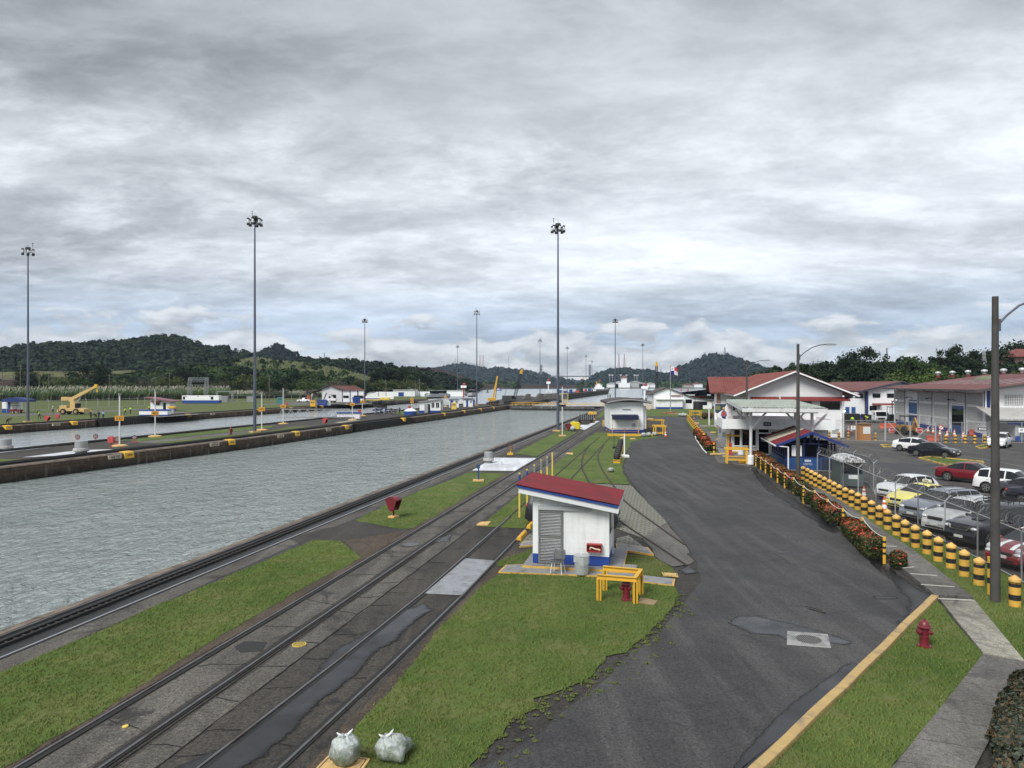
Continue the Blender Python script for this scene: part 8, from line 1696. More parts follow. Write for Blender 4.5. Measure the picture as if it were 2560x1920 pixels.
def small_hut(label,px,rz,w_,d,h,roof=None,base=True,doors=(),wins=(),slope=0.0,over=.4,m=None,cat='hut'):
 t=thing('hut',label,cat,G(*px),rz);mb=MB();mb.extr([(0,0),(w_,0),(w_,h+slope),(0,h)],0,d);mb.build('wall',m or WHITEP,t)
 mb=MB();mb.extr([(-over,h-over*slope/w_+.02),(w_+over,h+slope+over*slope/w_+.02),(w_+over,h+slope+over*slope/w_+.2),(-over,h-over*slope/w_+.2)],-over,d+over);mb.build('roof',roof or GREY,t)
 if base:mb=MB();mb.box(-.03,w_+.03,-.03,d+.03,0,.55);mb.build('blue_base',BLUEP,t)
 for(a,b,zt,dm2)in doors:mb=MB();mb.box(a,b,-.07,-.0,.05,zt);mb.build('door',dm2,t)
 for(a,b,z0,z1)in wins:window(t,a,b,-.01,z0,z1,2,WHITEP)
 return t
small_hut('white hut with grey windows and a sloping roof on the island',(1049,1032),R(6),5.2,3,2.6,None,True,((1.2,2.1,2.2,LGREY),(2.1,2.6,2.2,GLASS)),((2.9,3.7,1.2,2.6),(4.0,4.9,1.2,2.6)),.6)
small_hut('small white hut with a blue door behind the yellow cabinet',(1123,1019),R(6),2.9,2.5,2.5,None,False,((.3,1.2,2.2,BLUEP),),((1.9,2.6,1.3,2.1),));small_hut('small white hut with a blue awning near the yellow crane',(1159,1017),R(6),2.9,2.5,2.4,BRN,False,((.8,1.4,2.1,BLUEP),),((2.0,2.6,1.2,2.0),))
cabinet('tall dark grey machine cabinet on the island beside the hut',G(1101,1025),0,1.5,1.2,2.9,GREY);cabinet('pale yellow machine cabinet before the blue-door hut',G(1135,1023),0,1.4,1.0,1.9,YELB);cabinet('blue and red cabinet at the foot of the mast by the crane',G(1183,1012),0,1.0,.8,1.8,BLUEP)
 # === CRANES
def wheels(t,xs,ys,r,w_=.3):
 for x in xs:
  for y in ys:mb=MB();M=Matrix.Rotation(R(90),4,'X');mb.lathe([(r*.5,-w_/2),(r*.9,-w_/2),(r,-w_*.3),(r,w_*.3),(r*.9,w_/2),(r*.5,w_/2)],20,x,y,r,M=M);wl=mb.build('wheel',RUBBER,t,smooth=40);mb=MB();mb.lathe([(r*.5,-w_/2-.02),(r*.45,w_/2+.02),(.001,w_/2+.02)],14,x,y,r,M=M);mb.build('hub',mat('hub_tan',(.40,.24,.10),.6),wl)
CT=mat('crane_tan',(.52,.36,.15),.55,var=.12,vs=1.5,dirt=(.28,.19,.09),ds=1.5,dth=(.55,.75))
cr_=thing('rough_terrain_crane','tan wheeled crane with its boom raised on the far lawn','crane',G(184,1036),R(-4));cr_.scale=(.88,)*3;mb=MB();mb.box(-3.3,2.4,-1.1,1.1,.9,1.7);mb.box(-3.2,-1.2,-1.1,1.1,1.7,2.4);mb.extr([(1.6,.8),(3.9,.75),(3.8,1.35),(2.6,1.75),(1.6,1.8)],-1.15,1.15);mb.box(3.5,3.9,-1.4,1.4,.6,1.5);mb.box(-3.7,-3.3,-1.4,1.4,.6,1.3);mb.build('chassis',CT,cr_,bevel=.05)
wheels(cr_,(-2.1,1.5),(-1.15,1.15),.80,.5);mb=MB();mb.extr([(-.6,1.7),(1.2,1.7),(1.1,2.8),(.4,4.0),(-1.2,4.6),(-1.4,4.2),(-.5,3.2)],-.75,.75);mb.box(-3.0,-1.1,-.8,.8,3.7,4.7);mb.build('turntable',CT,cr_,bevel=.05);mb=MB();mb.box(1.2,2.3,-1.2,-.3,1.75,3.0);mb.build('cab',GLASS,cr_,bevel=.05)
mb=MB();a,b=Vector((-.9,0,3.9)),Vector((6.3,0,7.5));mb.bar(a,a.lerp(b,.72),.75,.85);mb.bar(a.lerp(b,.70),b,.55,.62);mb.build('boom',CT,cr_,bevel=.03);mb=MB();mb.bar((.7,0,2.6),a.lerp(b,.42)+Vector((.1,0,-.3)),.26);mb.build('ram',LGREY,cr_);mb=MB();mb.box(6.0,6.75,-.32,.32,7.1,8.1);mb.box(6.5,6.85,-.2,.2,6.0,6.7);mb.cyl(6.7,0,6.7,7.2,.05,n=6);mb.build('hook_block',YEL,cr_,bevel=.05)
yc=thing('mobile_crane','yellow mobile crane with a steep telescopic boom on the island','crane',G(1232,1012),R(10));yc.scale=(.68,)*3;mb=MB();mb.box(-2.0,3.2,-1.2,1.2,.8,1.6);mb.build('chassis',BLK,yc,bevel=.05);wheels(yc,(-1.4,0,1.4,2.7),(-1.15,1.15),.55,.35);mb=MB();mb.box(-2.6,1.6,-1.2,1.2,2.2,3.6);mb.box(-1.6,-.2,-.8,.8,1.5,2.3);mb.build('housing',YEL,yc,bevel=.1);text('GROVE',.9,BLK,yc,facing(-.6,-1.22,2.9))if False else None
mb=MB();mb.bar((.2,0,3.3),(1.6,0,10.5),.85,.9,up=(1,0,0));mb.bar((1.5,0,10.0),(2.4,0,14.6),.6,.65,up=(1,0,0));mb.build('boom',YEL,yc,bevel=.04);mb=MB();mb.bar((1.3,0,3.2),(2.1,0,9.0),.25);mb.bar((2.3,0,14.7),(3.5,0,14.4),.3);mb.bar((3.2,0,14.4),(2.7,0,8.0),.12);mb.build('ram',BLK,yc);mb=MB();mb.box(1.6,3.2,-1.1,1.1,1.6,2.2);mb.build('cab',TRIM,yc,bevel=.05)
def lattice(mb,a,b,w0,w1,n,t_=.12,sides=4):
 a,b=Vector(a),Vector(b);d=(b-a).normalized();u=d.orthogonal().normalized();v=d.cross(u)
 if abs(d.z)>.8:u=Vector((1,0,0));u=(u-d*u.dot(d)).normalized();v=d.cross(u)
 cs=[(-1,-1),(1,-1),(1,1),(-1,1)]
 for i in range(n):
  f,g=i/n,(i+1)/n;wa,wb=w0+(w1-w0)*f,w0+(w1-w0)*g;p,q=a.lerp(b,f),a.lerp(b,g)
  for k in range(4):
   c0,c1=cs[k],cs[(k+1)%4];A0,A1=p+(u*c0[0]+v*c0[1])*wa/2,p+(u*c1[0]+v*c1[1])*wa/2;B0,B1=q+(u*c0[0]+v*c0[1])*wb/2,q+(u*c1[0]+v*c1[1])*wb/2
   mb.bar(A0,B0,t_*1.3);mb.bar(A0,B1,t_*.8);mb.bar(A1,B0,t_*.8);mb.bar(B0,B1,t_*.8)
def lattice_crane(label,px,rz,boom,s=1.0,barge=False,tip=YEL):
 t=thing('lattice_crane',label,'crane',G(*px),rz);t.scale=(s,s,s);mb=MB()
 for y in(-1.7,1.7):mb.extr([(-3,.3),(-2.6,0),(2.6,0),(3,.3),(3,.8),(2.6,1.1),(-2.6,1.1),(-3,.8)],y-.45,y+.45)
 mb.build('tracks',RUBBER,t);mb=MB();mb.box(-3.6,1.8,-1.6,1.6,1.3,3.8);mb.box(-1,1,-1,1,.9,1.4);mb.build('house',mat('crane_dark',(.06,.06,.062),.6,.2,var=.3),t,bevel=.08);mb=MB();mb.box(.4,1.85,-1.62,-1.5,2.4,3.6);mb.build('cab_window',GLASS,t)
 mb=MB();lattice(mb,(1.6,0,1.6),tuple(Vector((1.6,0,1.6)).lerp(Vector(boom),.86)),1.3,1.0,11,.10);mb.build('boom',BLK,t);mb=MB();lattice(mb,tuple(Vector((1.6,0,1.6)).lerp(Vector(boom),.86)),boom,1.0,.5,4,.2);mb.build('boom_tip',tip,t);mb=MB();mb.bar((-2.6,0,3.8),(-1.8,0,6.8),.16);mb.bar((-1.8,0,6.8),boom,.07);mb.bar(boom,(boom[0]+.4,0,4),.06);mb.build('cables',BLK,t);return t
lattice_crane('black crawler crane with a leaning lattice boom beside the yellow crane',(1276,1010),R(6),(5.2,0,15.5),.8);lattice_crane('small black lattice crane far out on the approach wall',(1451,980),0,(2.6,0,13),1.0)
bg_=thing('barge','grey work barge lying behind the switch house','barge',G(1642,1003,WZ)*1,R(4));bg_.location.z=WZ;mb=MB();mb.extr([(-13,.0),(-14,1.6),(16,1.6),(15,0)],-4.5,4.5);mb.build('hull',mat('barge_grey',(.10,.10,.105),.7,var=.3),bg_);mb=MB();mb.box(4,11,-2,2,1.6,3.6);mb.box(6,9,-1.5,1.5,3.6,5.4);mb.build('deck_house',GREY,bg_)
lc=lattice_crane('tall black dredge crane with a yellow boom head behind the switch house',(1634,1000),0,(1.5,0,18.2));lc.location=Vector(((1634-1280)/F*bg_.location.y,bg_.location.y,.17))
 # === FAR WALL, LAKE, BRIDGE
aw=thing('approach_wall','long dark approach wall with timber facing running into the lake','lock wall');mb=MB();P0,P1=G(1409,1000,WZ),G(1521,984.5,WZ);P2,P3=P1+UV(6,12),P0+UV(-2,13);mb.prism([P0[:2],P1[:2],P2[:2],P3[:2]],-5,1.7);mb.build('wall_body',mat('timber_dark',(.025,.021,.017),.9,var=.5,vs=.5,bump=1,bs=3),aw);mb=MB()
dw=(P1-P0).normalized();nw_=Vector((dw.y,-dw.x,0))
for z in(-.3,.7,1.5):mb.bar(Vector((P0.x,P0.y,z))+nw_*.15,Vector((P1.x,P1.y,z))+nw_*.15,.3,.35)
mb.build('timber_rails',mat('timber_mid',(.07,.058,.045),.9,var=.4,vs=.4),aw);mb=MB();mb.box(-2.5,2.5,-.6,.2,-3,2.4);o=mb.build('yellow_end',mat('end_tan',(.34,.27,.13),.8,var=.3),aw);o.location=(P0.x,P0.y,0)
hp=MB();
isl_end=[G(1279,1014)[:2],G(1392,993)[:2],G(1409,993)[:2],(P3.x,P3.y),G(1300,988)[:2],G(1215,1006)[:2]];hp.prism(isl_end,-5,-.02);o=hp.build('ground',MT['bed'],kind='structure')
for i,(xa,xb,yt)in enumerate(((1308,1322,985),(1340,1352,984),(1352,1372,984),(1374,1392,984.5),(1392,1412,985))):
 a,b=G(xa,998),G(xb,996);Y=a.y;hz_=(998-yt)*Y/F;t=thing('concrete_ramp',('first','second','third','fourth','fifth')[i]+' stepped concrete ramp climbing to the approach wall','ramp',a,R(4),'concrete ramps to the approach wall');w_=(xb-xa)*Y/F;mb=MB();mb.extr([(0,0),(w_*.45,hz_*.5),(w_*.9,hz_),(w_*1.35,hz_),(w_*1.35,0)],0,9);mb.build('ramp',mat('ramp_grey',(.085,.082,.075),.9,var=.4,vs=.3),t)
br=thing('cable_stayed_bridge','long cable-stayed bridge with two tall towers across the far gap','bridge');DB=3000;BG_=mat('bridge_grey',(.16,.17,.19),.7);mb=MB();a,b=P(1286,941,DB),P(1500,941,DB);mb.bar(a,b,30,5);mb.build('deck',BG_,br)
for x in(1353,1474.5):q=P(x,960,DB);mb=MB();mb.box(q.x-4.5,q.x+4.5,DB-9,DB+4,0,P(x,912,DB).z);mb.build('tower',BG_,br)
mb=MB()
for x in(1353,1474.5):
 for i in range(1,8):
  for s_ in(-1,1):mb.bar(P(x,914+i*1.2,DB-9),P(x+s_*i*7.2,939.5,DB-9),.35)
mb.build('cables',LGREY,br)
def pylon(label,x,yt,yb,D,w_=None,arms=True,m=None,kind_='pylon'):
 p=P(x,yb,D);h=(yb-yt)*D/F;t=thing('lattice_pylon',label,'pylon',p,0,'lattice pylons on the hills');w_=w_ or h*.22;mb=MB();tk_=max(.07,D*.00017);lattice(mb,(0,0,-6),(0,0,h),w_,w_*.22,7,tk_);mb.build('tower',m or LGREY,t)
 if arms:
  mb=MB()
  for z in(.72,.85,.97):mb.bar((-w_*.75,0,h*z),(w_*.75,0,h*z),tk_*1.3)
  mb.build('cross_arms',m or LGREY,t)
RW=mat('pylon_red',(.36,.16,.14),.6)
for x,yt,yb,D,a_,m_,lb in((811,882,902,930,1,None,'first lattice pylon on the green ridge'),(870,889,905,930,1,None,'second lattice pylon on the green ridge'),(863,895,906,860,0,None,'thin mast beside the second ridge pylon'),(982,902,915,930,1,None,'third lattice pylon above the tree clump'),(998,908,917,930,1,None,'fourth and smallest lattice pylon above the tree clump'),(1138,898,916,3300,0,None,'thin aerial on the blue hill'),(1200,888,921,3300,0,RW,'left of two tall masts on the blue hill'),(1208,888,923,3300,0,RW,'right of two tall masts on the blue hill'),(1272,890,928,3300,0,None,'tall mast on the blue hill before the bridge'),(1547,884,924,2700,0,RW,'left red and white mast on the hill right of the bridge'),(1561,886,924,2700,0,RW,'right red and white mast on the hill right of the bridge'),(1652,922,938,2700,0,None,'low mast in the saddle before the big hill'),(1762,880,890,2250,0,None,'left aerial on top of the big hill'),(1812,868,889,2250,0,None,'right aerial on top of the big hill'),(2217,870,905,420,1,GREY,'dark pylon between the trees over the second hall'),(2460,876,940,255,0,GALV,'pale lattice tower beside the near concrete pole'),(1099,937,962,900,0,None,'grey lattice tower before the brown terraces')):
 pylon(lb,x,yt,yb,D,None if D<2000 and D!=255 else(9 if D>2000 else 2.2),a_,m_)
def signal_tower(label,px,hpx,red=True):
 L=G(*px);h=hpx*L.y/F;t=thing('signal_tower',label,'signal tower',L,0,'signal towers by the lake');mb=MB();mb.cyl(0,0,0,h*.75,.35,n=10);mb.build('column',REDP if px[0]<1200 else WHITEP,t);mb=MB();mb.box(-1.4,1.4,-1,1,h*.68,h*.72);mb.box(-1.5,1.5,-.1,.1,h*.72,h*.84);mb.build('platform',WHITEP,t);mb=MB();mb.ell((.3,0,h*.93),(.9,.6,h*.08),10,8);mb.build('signal_head',REDP,t)
signal_tower('red column tower with a red signal among the towing locomotives',(1159,994),36);signal_tower('white column tower with a red signal at the ramps',(1371,984),36);signal_tower('white and red tower behind the switch house',(1611,999),40)
for i,(x,c_,w_,h_)in enumerate(((1372,'w',4,3.4),(1404,'b',3,3.6),(1415,'b',3,2.6),(1428,'b',2.6,3.6),(1443,'o',3,2),(1455,'k',3,4),(1465,'r',2.4,3),(1475,'b',3,3.5),(1487,'w',3,3))):
 Y=395+(x-1410)*2.05 if x>1400 else 360;q=P(x,960,Y);cabinet(('white','blue','second blue','narrow blue','orange','black','red','far blue','far white')[i]+' equipment box on the approach wall deck',Vector((q.x,Y+2.5,1.7)),0,w_*.7,2,h_*.6,{'w':WHITEP,'b':BLUEP,'o':ORANGE,'k':BLK,'r':REDP}[c_],'equipment on the approach wall','equipment_box')
sp_=thing('ship','white work ship moored at the end of the approach wall','ship',P(1503,960,690)*1,R(5));sp_.location.z=WZ;sp_.scale=(.5,)*3;mb=MB();mb.extr([(-16,0),(-17,7),(13,7),(17,9),(13,0)],-5,5);mb.build('hull',mat('hull_dark',(.05,.05,.05),.6,var=.3),sp_);mb=MB();mb.box(-13,5,-4,4,7,11);mb.box(-11,1,-3.5,3.5,11,14.5);mb.box(-8,-2,-2,2,14.5,17);mb.build('superstructure',WHITEP,sp_,bevel=.2);mb=MB();mb.cyl(-4,0,17,26,.3,n=6);mb.box(-9.5,-8,-1,1,14,22);mb.build('mast',YEL,sp_);mb=MB();mb.box(-4,-1,-.1,.1,24,26);mb.build('pennant',REDP,sp_)
for i,(x,w_,h_,lb)in enumerate(((1497,14,6,'pale low building on the far shore left of the white tower house'),(1532,22,7,'long grey building on the far shore'),(1548,16,10,'dark gate building on the far shore'),(1590,26,10,'white roofed hall on the far shore right of the tower house'),(1607,14,7,'small white house on the far shore'),(1628,16,7,'grey house on the far shore behind the white shed'),(1722,20,5,'low building with a brown roof at the foot of the big hill'),(1745,18,7,'red-roofed house at the foot of the big hill'))):
 q=P(x,960,1392);t=thing('far_building',lb,'building',(q.x,1392,.2),0,'buildings on the far shore');mb=MB();mb.box(-w_/2,w_/2,0,12,0,h_);mb.build('wall',WALLP if i%3 else CONC,t);mb=MB();mb.extr([(-w_/2-1,h_),(0,h_+3),(w_/2+1,h_)],-1,13);mb.build('roof',TILE if i>5 else LGREY,t)
q=P(1561,960,1385);t=thing('tower_house','white control house with a red pyramid roof on the far shore','building',(q.x,1385,.2));mb=MB();mb.box(-11,11,0,12,0,9);mb.box(-5,5,1,10,9,19);mb.build('wall',WALLP,t);mb=MB();mb.add([(-6.5,-.5,19),(6.5,-.5,19),(6.5,11.5,19),(-6.5,11.5,19),(0,5.5,24)],[(0,1,4),(1,2,4),(2,3,4),(3,0,4),(3,2,1,0)]);mb.build('roof',TILE,t)
for i,x in enumerate((1524,1531,1552,1566,1586,1591,1594)):
 q=P(x,960,1600);t=thing('far_mast','thin grey light mast on the far shore','light mast',(q.x,1600,0),0,'thin masts of the far lock');mb=MB();mb.cyl(0,0,0,28,.45,n=6);mb.build('pole',LGREY,t);mb=MB();mb.box(-2.2,2.2,-.6,.6,26.5,28);mb.build('lamps',WHITEP,t)
for x,yb,lb in((1219,981,'green buoy on the lake near the yellow crane'),(1703,977,'red buoy seen over the lakeside shed'),(1720,980,'second red buoy seen over the lakeside shed')):
 t=thing('buoy',lb,'buoy',G(x,yb,WZ),0);mb=MB();mb.lathe([(1.6,0),(1.6,.8),(.6,1.0),(.5,3.0),(.9,3.1),(.4,4.2),(.001,4.3)],12);mb.build('float',REDP if x>1500 else mat('buoy_green',(.03,.08,.06),.6),t)
t=thing('boat','small dark boat on the lake','boat',G(1246,976.5,WZ),0);mb=MB();mb.extr([(-5,.8),(-4.4,0),(4,0),(5.6,1.4),(-5,1.2)],-1.4,1.4);mb.build('hull',BLUEP,t);mb=MB();mb.box(-2.5,1,-1,1,1.2,2.6);mb.build('cabin',WHITEP,t)
for x,lb in((1752,'first launch with a dark blue arched hood by the lakeside shed'),(1792,'second launch with a dark blue arched hood by the tiled wing')):
 t=thing('launch',lb,'boat',G(x,994,WZ));mb=MB();mb.extr([(-4,1),(-3.2,0),(3.2,0),(4,1)],-1.5,1.5);mb.build('hull',ORANGE,t);mb=MB();pr=[(3.4*math.cos(a*.262),1.2+3.6*math.sin(a*.262))for a in range(13)];mb.extr(pr,-2,2);mb.build('hood',NAVY,t)
 # === quay clutter beyond the hut
t=thing('cover_domes','pair of rounded yellow machine covers on the quay beside the mast','machine cover',G(1436,1073),LOCK);t.scale=(.68,)*3;mb=MB()
for x,y in((-.4,1.6),(.55,0)):
 mb.extr([(x-.75,0),(x+.75,0),(x+.8,1.1),(x+.55,1.6),(x,1.75),(x-.55,1.6),(x-.8,1.1)],y-.6,y+.6)
mb.build('cover',mat('cover_yellow',(.66,.52,.02),.45,var=.08),t,bevel=.12,smooth=40);mb=MB();mb.box(-1.9,-1.0,0,.8,0,1.0);mb.build('crate',YELB,t)
bag('pale wrapped bundle on the quay before the yellow covers',G(1432,1077),1.5,.75,.4,.45,33,ears=False,group=None)
t=thing('trolley','dark grilled rail trolley parked on the quay','trolley',G(1467,1057),LOCK+R(20));mb=MB();mb.box(-1.6,1.6,-.8,.8,.35,.5);mb.extr([(-1.6,.5),(1.2,.5),(1.4,1.5),(-1.2,1.5)],-.75,.75);mb.build('body',BLK,t);mb=MB()
for i in range(7):mb.box(-1.3+i*.38,-1.15+i*.38,-.80,-.75,.55,1.45)
for x in(-1.2,1.2):mb.cyl(x,-.4,.5,2.3,.04,n=6)
mb.build('grille',GREY,t);wheels(t,(-1.1,1.1),(-.7,.7),.25,.15)
def capstan(label,px,col,rz=0,s=1.0):
 t=thing('fairlead',label,'fairlead',G(*px),rz);t.scale=(s,s,s);mb=MB();mb.extr([(-1.25,1.75),(1.25,1.75),(1.25,2.1),(1.0,2.5),(-1.0,2.5),(-1.25,2.1)],-.8,.8);mb.build('hood',YEL,t,bevel=.08);mb=MB();mb.prism([(-.75,-.55),(.75,-.55),(.75,.55),(-.75,.55)],.2,1.75);mb.box(-.95,.95,-.75,.75,0,.2);mb.build('pedestal',col,t)
capstan('yellow hooded fairlead on the quay before the grey gate',(1481,1051),YEL,LOCK,.68);capstan('yellow hooded fairlead on a grey pedestal beside the far white hut',(430,1033),LGREY,0,.70)
for x,y in((1508,1066),(1512,1066)):post(('left' if x<1510 else 'right')+' of two short yellow posts beside the switch house',x,y,1.1,.09,YELB,name='yellow_post')
wp=post('white post with a black sign on a cream base by the near mast',1406,1090,6.8,.07,STEELW);mb=MB();mb.box(-.5,.5,-.5,.5,0,.12);mb.build('base',CREAM,wp);mb=MB();mb.box(-.45,.45,-.1,.1,4.05,4.35);mb.box(-.55,-.1,-.12,.05,4.6,4.95);mb.build('sign',BLK,wp)
 # === LEFT BANK
fence('long wire fence along the cane behind the tan crane',[G(-60,1029),G(88,1025),G(325,1015.5),G(380,1013)],2.5,.8,.02,4.2,arms=-.3,post_r=.06,rail_r=.035)
fence('wire fence beyond the blue and white container',[G(545,1006),G(640,1004),G(790,1000.5)],2.5,.9,.02,4.5,post_r=.06,rail_r=.035)
small_hut('white hut with a maroon roof and an awning on the far bank',(376,1028),R(3),5.0,4,3.4,mat('roof_maroon',(.20,.075,.10),.6,var=.1),True,((3.3,4.0,2.3,GLASS),),((.9,2.5,1.5,2.4),),-.8,1.0)
ah=[o for o in C.objects if o.name.startswith('hut.')][-1];awning(ah,.4,2.8,-.02,2.75,.8,.25)
bx=thing('container','long white site container with a blue lower half on the lawn','container',G(455,1009),R(1));Lc,hc=13.4,2.95;mb=MB();mb.box(0,Lc,0,2.8,1.2,hc);mb.build('upper',WHITEP,bx,bevel=.03);mb=MB();mb.box(-.01,Lc+.01,-.01,2.81,.15,1.2);mb.build('lower',BLUEP,bx);window(bx,.35,1.1,-.01,1.5,2.6,2);window(bx,10.5,11.4,-.01,1.5,2.6,2)
for x in(1.5,5.8,10.1):mb=MB();mb.add([(x-.3,-.02,2.7),(x+.3,-.02,2.7),(x,-.02,2.35)],[(0,2,1)]);mb.build('bracket_lamp',BLUEP,bx)
kg=thing('kiosk','blue and white kiosk under a rounded blue awning at the frame edge','kiosk',G(5,1032),R(2));mb=MB();mb.box(0,3.4,0,2.5,0,3.2);mb.build('wall',WHITEP,kg);mb=MB();mb.box(-.02,1.9,-.04,0,0,1);mb.box(1.35,2.0,-.08,-.0,0,3.2);mb.build('blue_panels',BLUEP,kg);mb=MB();pr=[(1.2+6.2*i/10,3.0+.85*math.sin(math.pi*(i/10)**.6*.9))for i in range(11)];mb.extr(pr+[(7.4,2.75),(1.2,2.75)],-2.2,1.5);mb.build('awning',mat('canvas_blue',(.012,.03,.14),.7),kg)
for x in(2.5,7.2):mb=MB();mb.cyl(x,-2.1,0,2.8,.06,n=8);mb.build('awning_post',LGREY,kg)
gc_=thing('golf_cart','dark red golf cart parked under the blue awning','golf cart',G(40,1033),R(0));mb=MB();mb.extr([(-1.4,.4),(1.3,.4),(1.4,.8),(.8,1.0),(.3,.6),(-.2,.6),(-.2,1.0),(-1.4,1.0)],-.6,.6);mb.build('body',MAROON,gc_,bevel=.05);mb=MB();mb.box(-1.2,.7,-.6,.6,1.85,1.92);mb.build('roof',TRIM,gc_)
for x in(-1.0,.6):mb=MB();mb.bar((x,-.55,.8),(x,-.55,1.85),.04);mb.bar((x,.55,.8),(x,.55,1.85),.04);mb.build('roof_posts',TRIM,gc_)
wheels(gc_,(-.9,.9),(-.55,.55),.24,.2)
pl_=thing('planter_block','white and blue low block before the far hut','block',G(390,1039),R(2));mb=MB();mb.box(-3.3,3.0,-1,1,.25,1.1);mb.build('body',WHITEP,pl_);mb=MB();mb.box(-3.35,3.05,-1.05,1.05,1.1,1.3);mb.box(-3.32,3.02,-1.02,1.02,0,.25);mb.build('rim',BLUEP,pl_)
sfm=thing('switchyard_portal','grey lattice switchyard portal behind the site container','switchyard frame',G(497,1003),R(0));mb=MB()
for x in(-3.7,3.3):lattice(mb,(x-.3,0,0),(x,0,9.8),1.6,1.0,6,.065)
lattice(mb,(-4,0,9.0),(4,0,9.0),1.3,1.3,5,.065);mb.bar((-3.7,0,6.8),(3.3,0,6.8),.12);mb.build('portal',mat('lattice_grey',(.26,.28,.29),.5,.4),sfm)
sy=thing('switchyard','fenced grey transformers right of the site container','transformer',G(565,1005),0);mb=MB();mb.box(-3,.5,0,2,0,2.4);mb.box(8,11,1,3,0,2.2);mb.build('transformers',GREY,sy);mb=MB()
for x in(-3.6,2.6):lattice(mb,(x,0,0),(x,0,4.2),.6,.6,5,.07)
mb.bar((-3.8,0,4.2),(2.9,0,4.2),.25);mb.build('bus_frame',MT['lattice_grey'],sy)
PW_=mat('pole_wood',(.13,.12,.10),.9,var=.2)
for x,yt,yb,lb in((6,930,1002,'utility pole at the left frame edge before the cane'),(51,912,974,'tall utility pole behind the cane left of the mast'),(98,932,970,'pale utility pole in the cane right of the mast'),(122,938,968,'short utility pole before the light trees'),(273,935,1001,'utility pole with a yellow band right of the crane hook'),(424,930,996,'utility pole directly above the maroon-roofed hut'),(673,936,1003,'utility pole right of the centre mast'),(1038,952,988,'first of two utility poles above the white building'),(1049,947,990,'second of two utility poles above the white building'),(965,950,992,'thin utility pole before the tree clump'),(946,968,998,'short pale pole by the pale blue block')):
 Y=F*H/(max(yb,992)-960)if yb>990 else 330;L=Vector(((x-CX)/F*Y,Y,0));zt=P(x,yt,Y).z;t=thing('utility_pole',lb,'utility pole',L,0,'wooden utility poles on the far bank');mb=MB();mb.cyl(0,0,0,zt,.17,.12,8);mb.build('pole',PW_,t)
 if yb>990 or x<60:mb=MB();mb.bar((-1.0,0,zt-.7),(1.0,0,zt-.7),.14);mb.bar((-.7,0,zt-2.0),(.7,0,zt-2.0),.12);mb.build('cross_arm',PW_,t)
ww=MB()
for dz,dy in((0,-.6),(0,.6),(-1.3,0)):
 pts=[P(x,y,300)+Vector((0,dy,dz))for x,y in((-40,936),(6,938),(140,942),(273,941),(350,943),(424,939))];ww.tube(pts,.045,4)
tag(ww.build('power_line',BLK),'three dark power lines strung between the poles before the trees','power line')
ws=thing('shed','white shed with a red roof and a lean-to on the far bank','shed',G(805,1005),R(1));Ws=11.0;kk=284/F;mb=MB();z1=6.3;mb.extr([(0,0),(8.2,0),(8.2,4.8),(3.5,z1),(0,5.1)],0,16);mb.build('wall',mat('shed_grey',(.55,.56,.57),.6,var=.06),ws)
mb=MB();mb.add([(3.3,-.6,z1+.25),(8.8,-.6,4.75),(17.2,0,4.75),(13.4,0,z1+.25),(8.8,-.6,4.55),(17.2,0,4.55)],[(0,1,2,3),(4,5,2,1)]);mb.build('roof',SHEETR,ws);mb=MB();mb.bar((-5.6,-.62,3.55),(3.3,-.62,z1+.12),.2,.3);mb.bar((3.3,-.62,z1+.12),(8.9,-.62,4.65),.2,.3);mb.add([(-5.6,-.6,3.6),(3.3,-.6,z1+.2),(3.3,12,z1+.2),(-5.6,12,3.6)],[(0,1,2,3),(3,2,1,0)]);mb.build('lean_to_roof',TRIM,ws)
mb=MB();mb.add([(8.2,-.02,0),(17,.3,0),(17,.3,4.6),(8.2,-.02,4.6)],[(0,1,2,3)]);mb.build('side_wall',WHITEP,ws);mb=MB();mb.box(2.6,5.6,-.06,0,0,2.9);mb.build('doorway',GLASS,ws)
for x in(8.2,11.2,14.2,16.8):mb=MB();mb.box(x-.12,x+.12,-.12,.25,0,4.6);mb.build('pillar',mat('pillar_navy',(.02,.035,.10),.5),ws)
window(ws,8.5,10.6,-.06,1.6,2.6,2);window(ws,12.6,16.4,-.02,1.6,2.6,4)
for x in(-4.6,-1.2):mb=MB();mb.box(x-.15,x+.15,0,.3,0,4.4);mb.build('lean_to_post',TRIM,ws)
pd=thing('air_duct','fat pale curved duct under the lean-to','duct',G(783,1004));mb=MB();mb.tube([(-.6,0,0),(-.6,0,1.8),(-.2,0,2.7),(.8,0,3.1),(1.7,0,2.7),(1.9,0,2.2)],.62,12);mb.build('duct',mat('duct_tan',(.34,.30,.25),.7),pd,smooth=60)
def pickup(t,L,hw,pr,hs):mb=MB();mb.box(-L*.49,-L*.12,-hw*.86,hw*.86,1.0,1.02);mb.build('bed',TRIM,t)
PROF['pickup']=dict(top=[(0,.6),(.01,1.02),(.40,1.04),(.405,1.3),(.43,1.72),(.50,1.78),(.60,1.76),(.72,1.12),(.88,1.05),(.97,.9),(1,.55)],belt=1.06,g=(.4,.72),side=(.43,.69),pil=(.55,),ws=(.615,.72),rw=(.406,.425));car('white pickup truck parked left of the shed with the lean-to',G(760,1005.5),(1,-.1),'pickup',WHITE,5.3,1.8,1.0,.36,'pickup','vehicles on the far bank',extra=pickup)
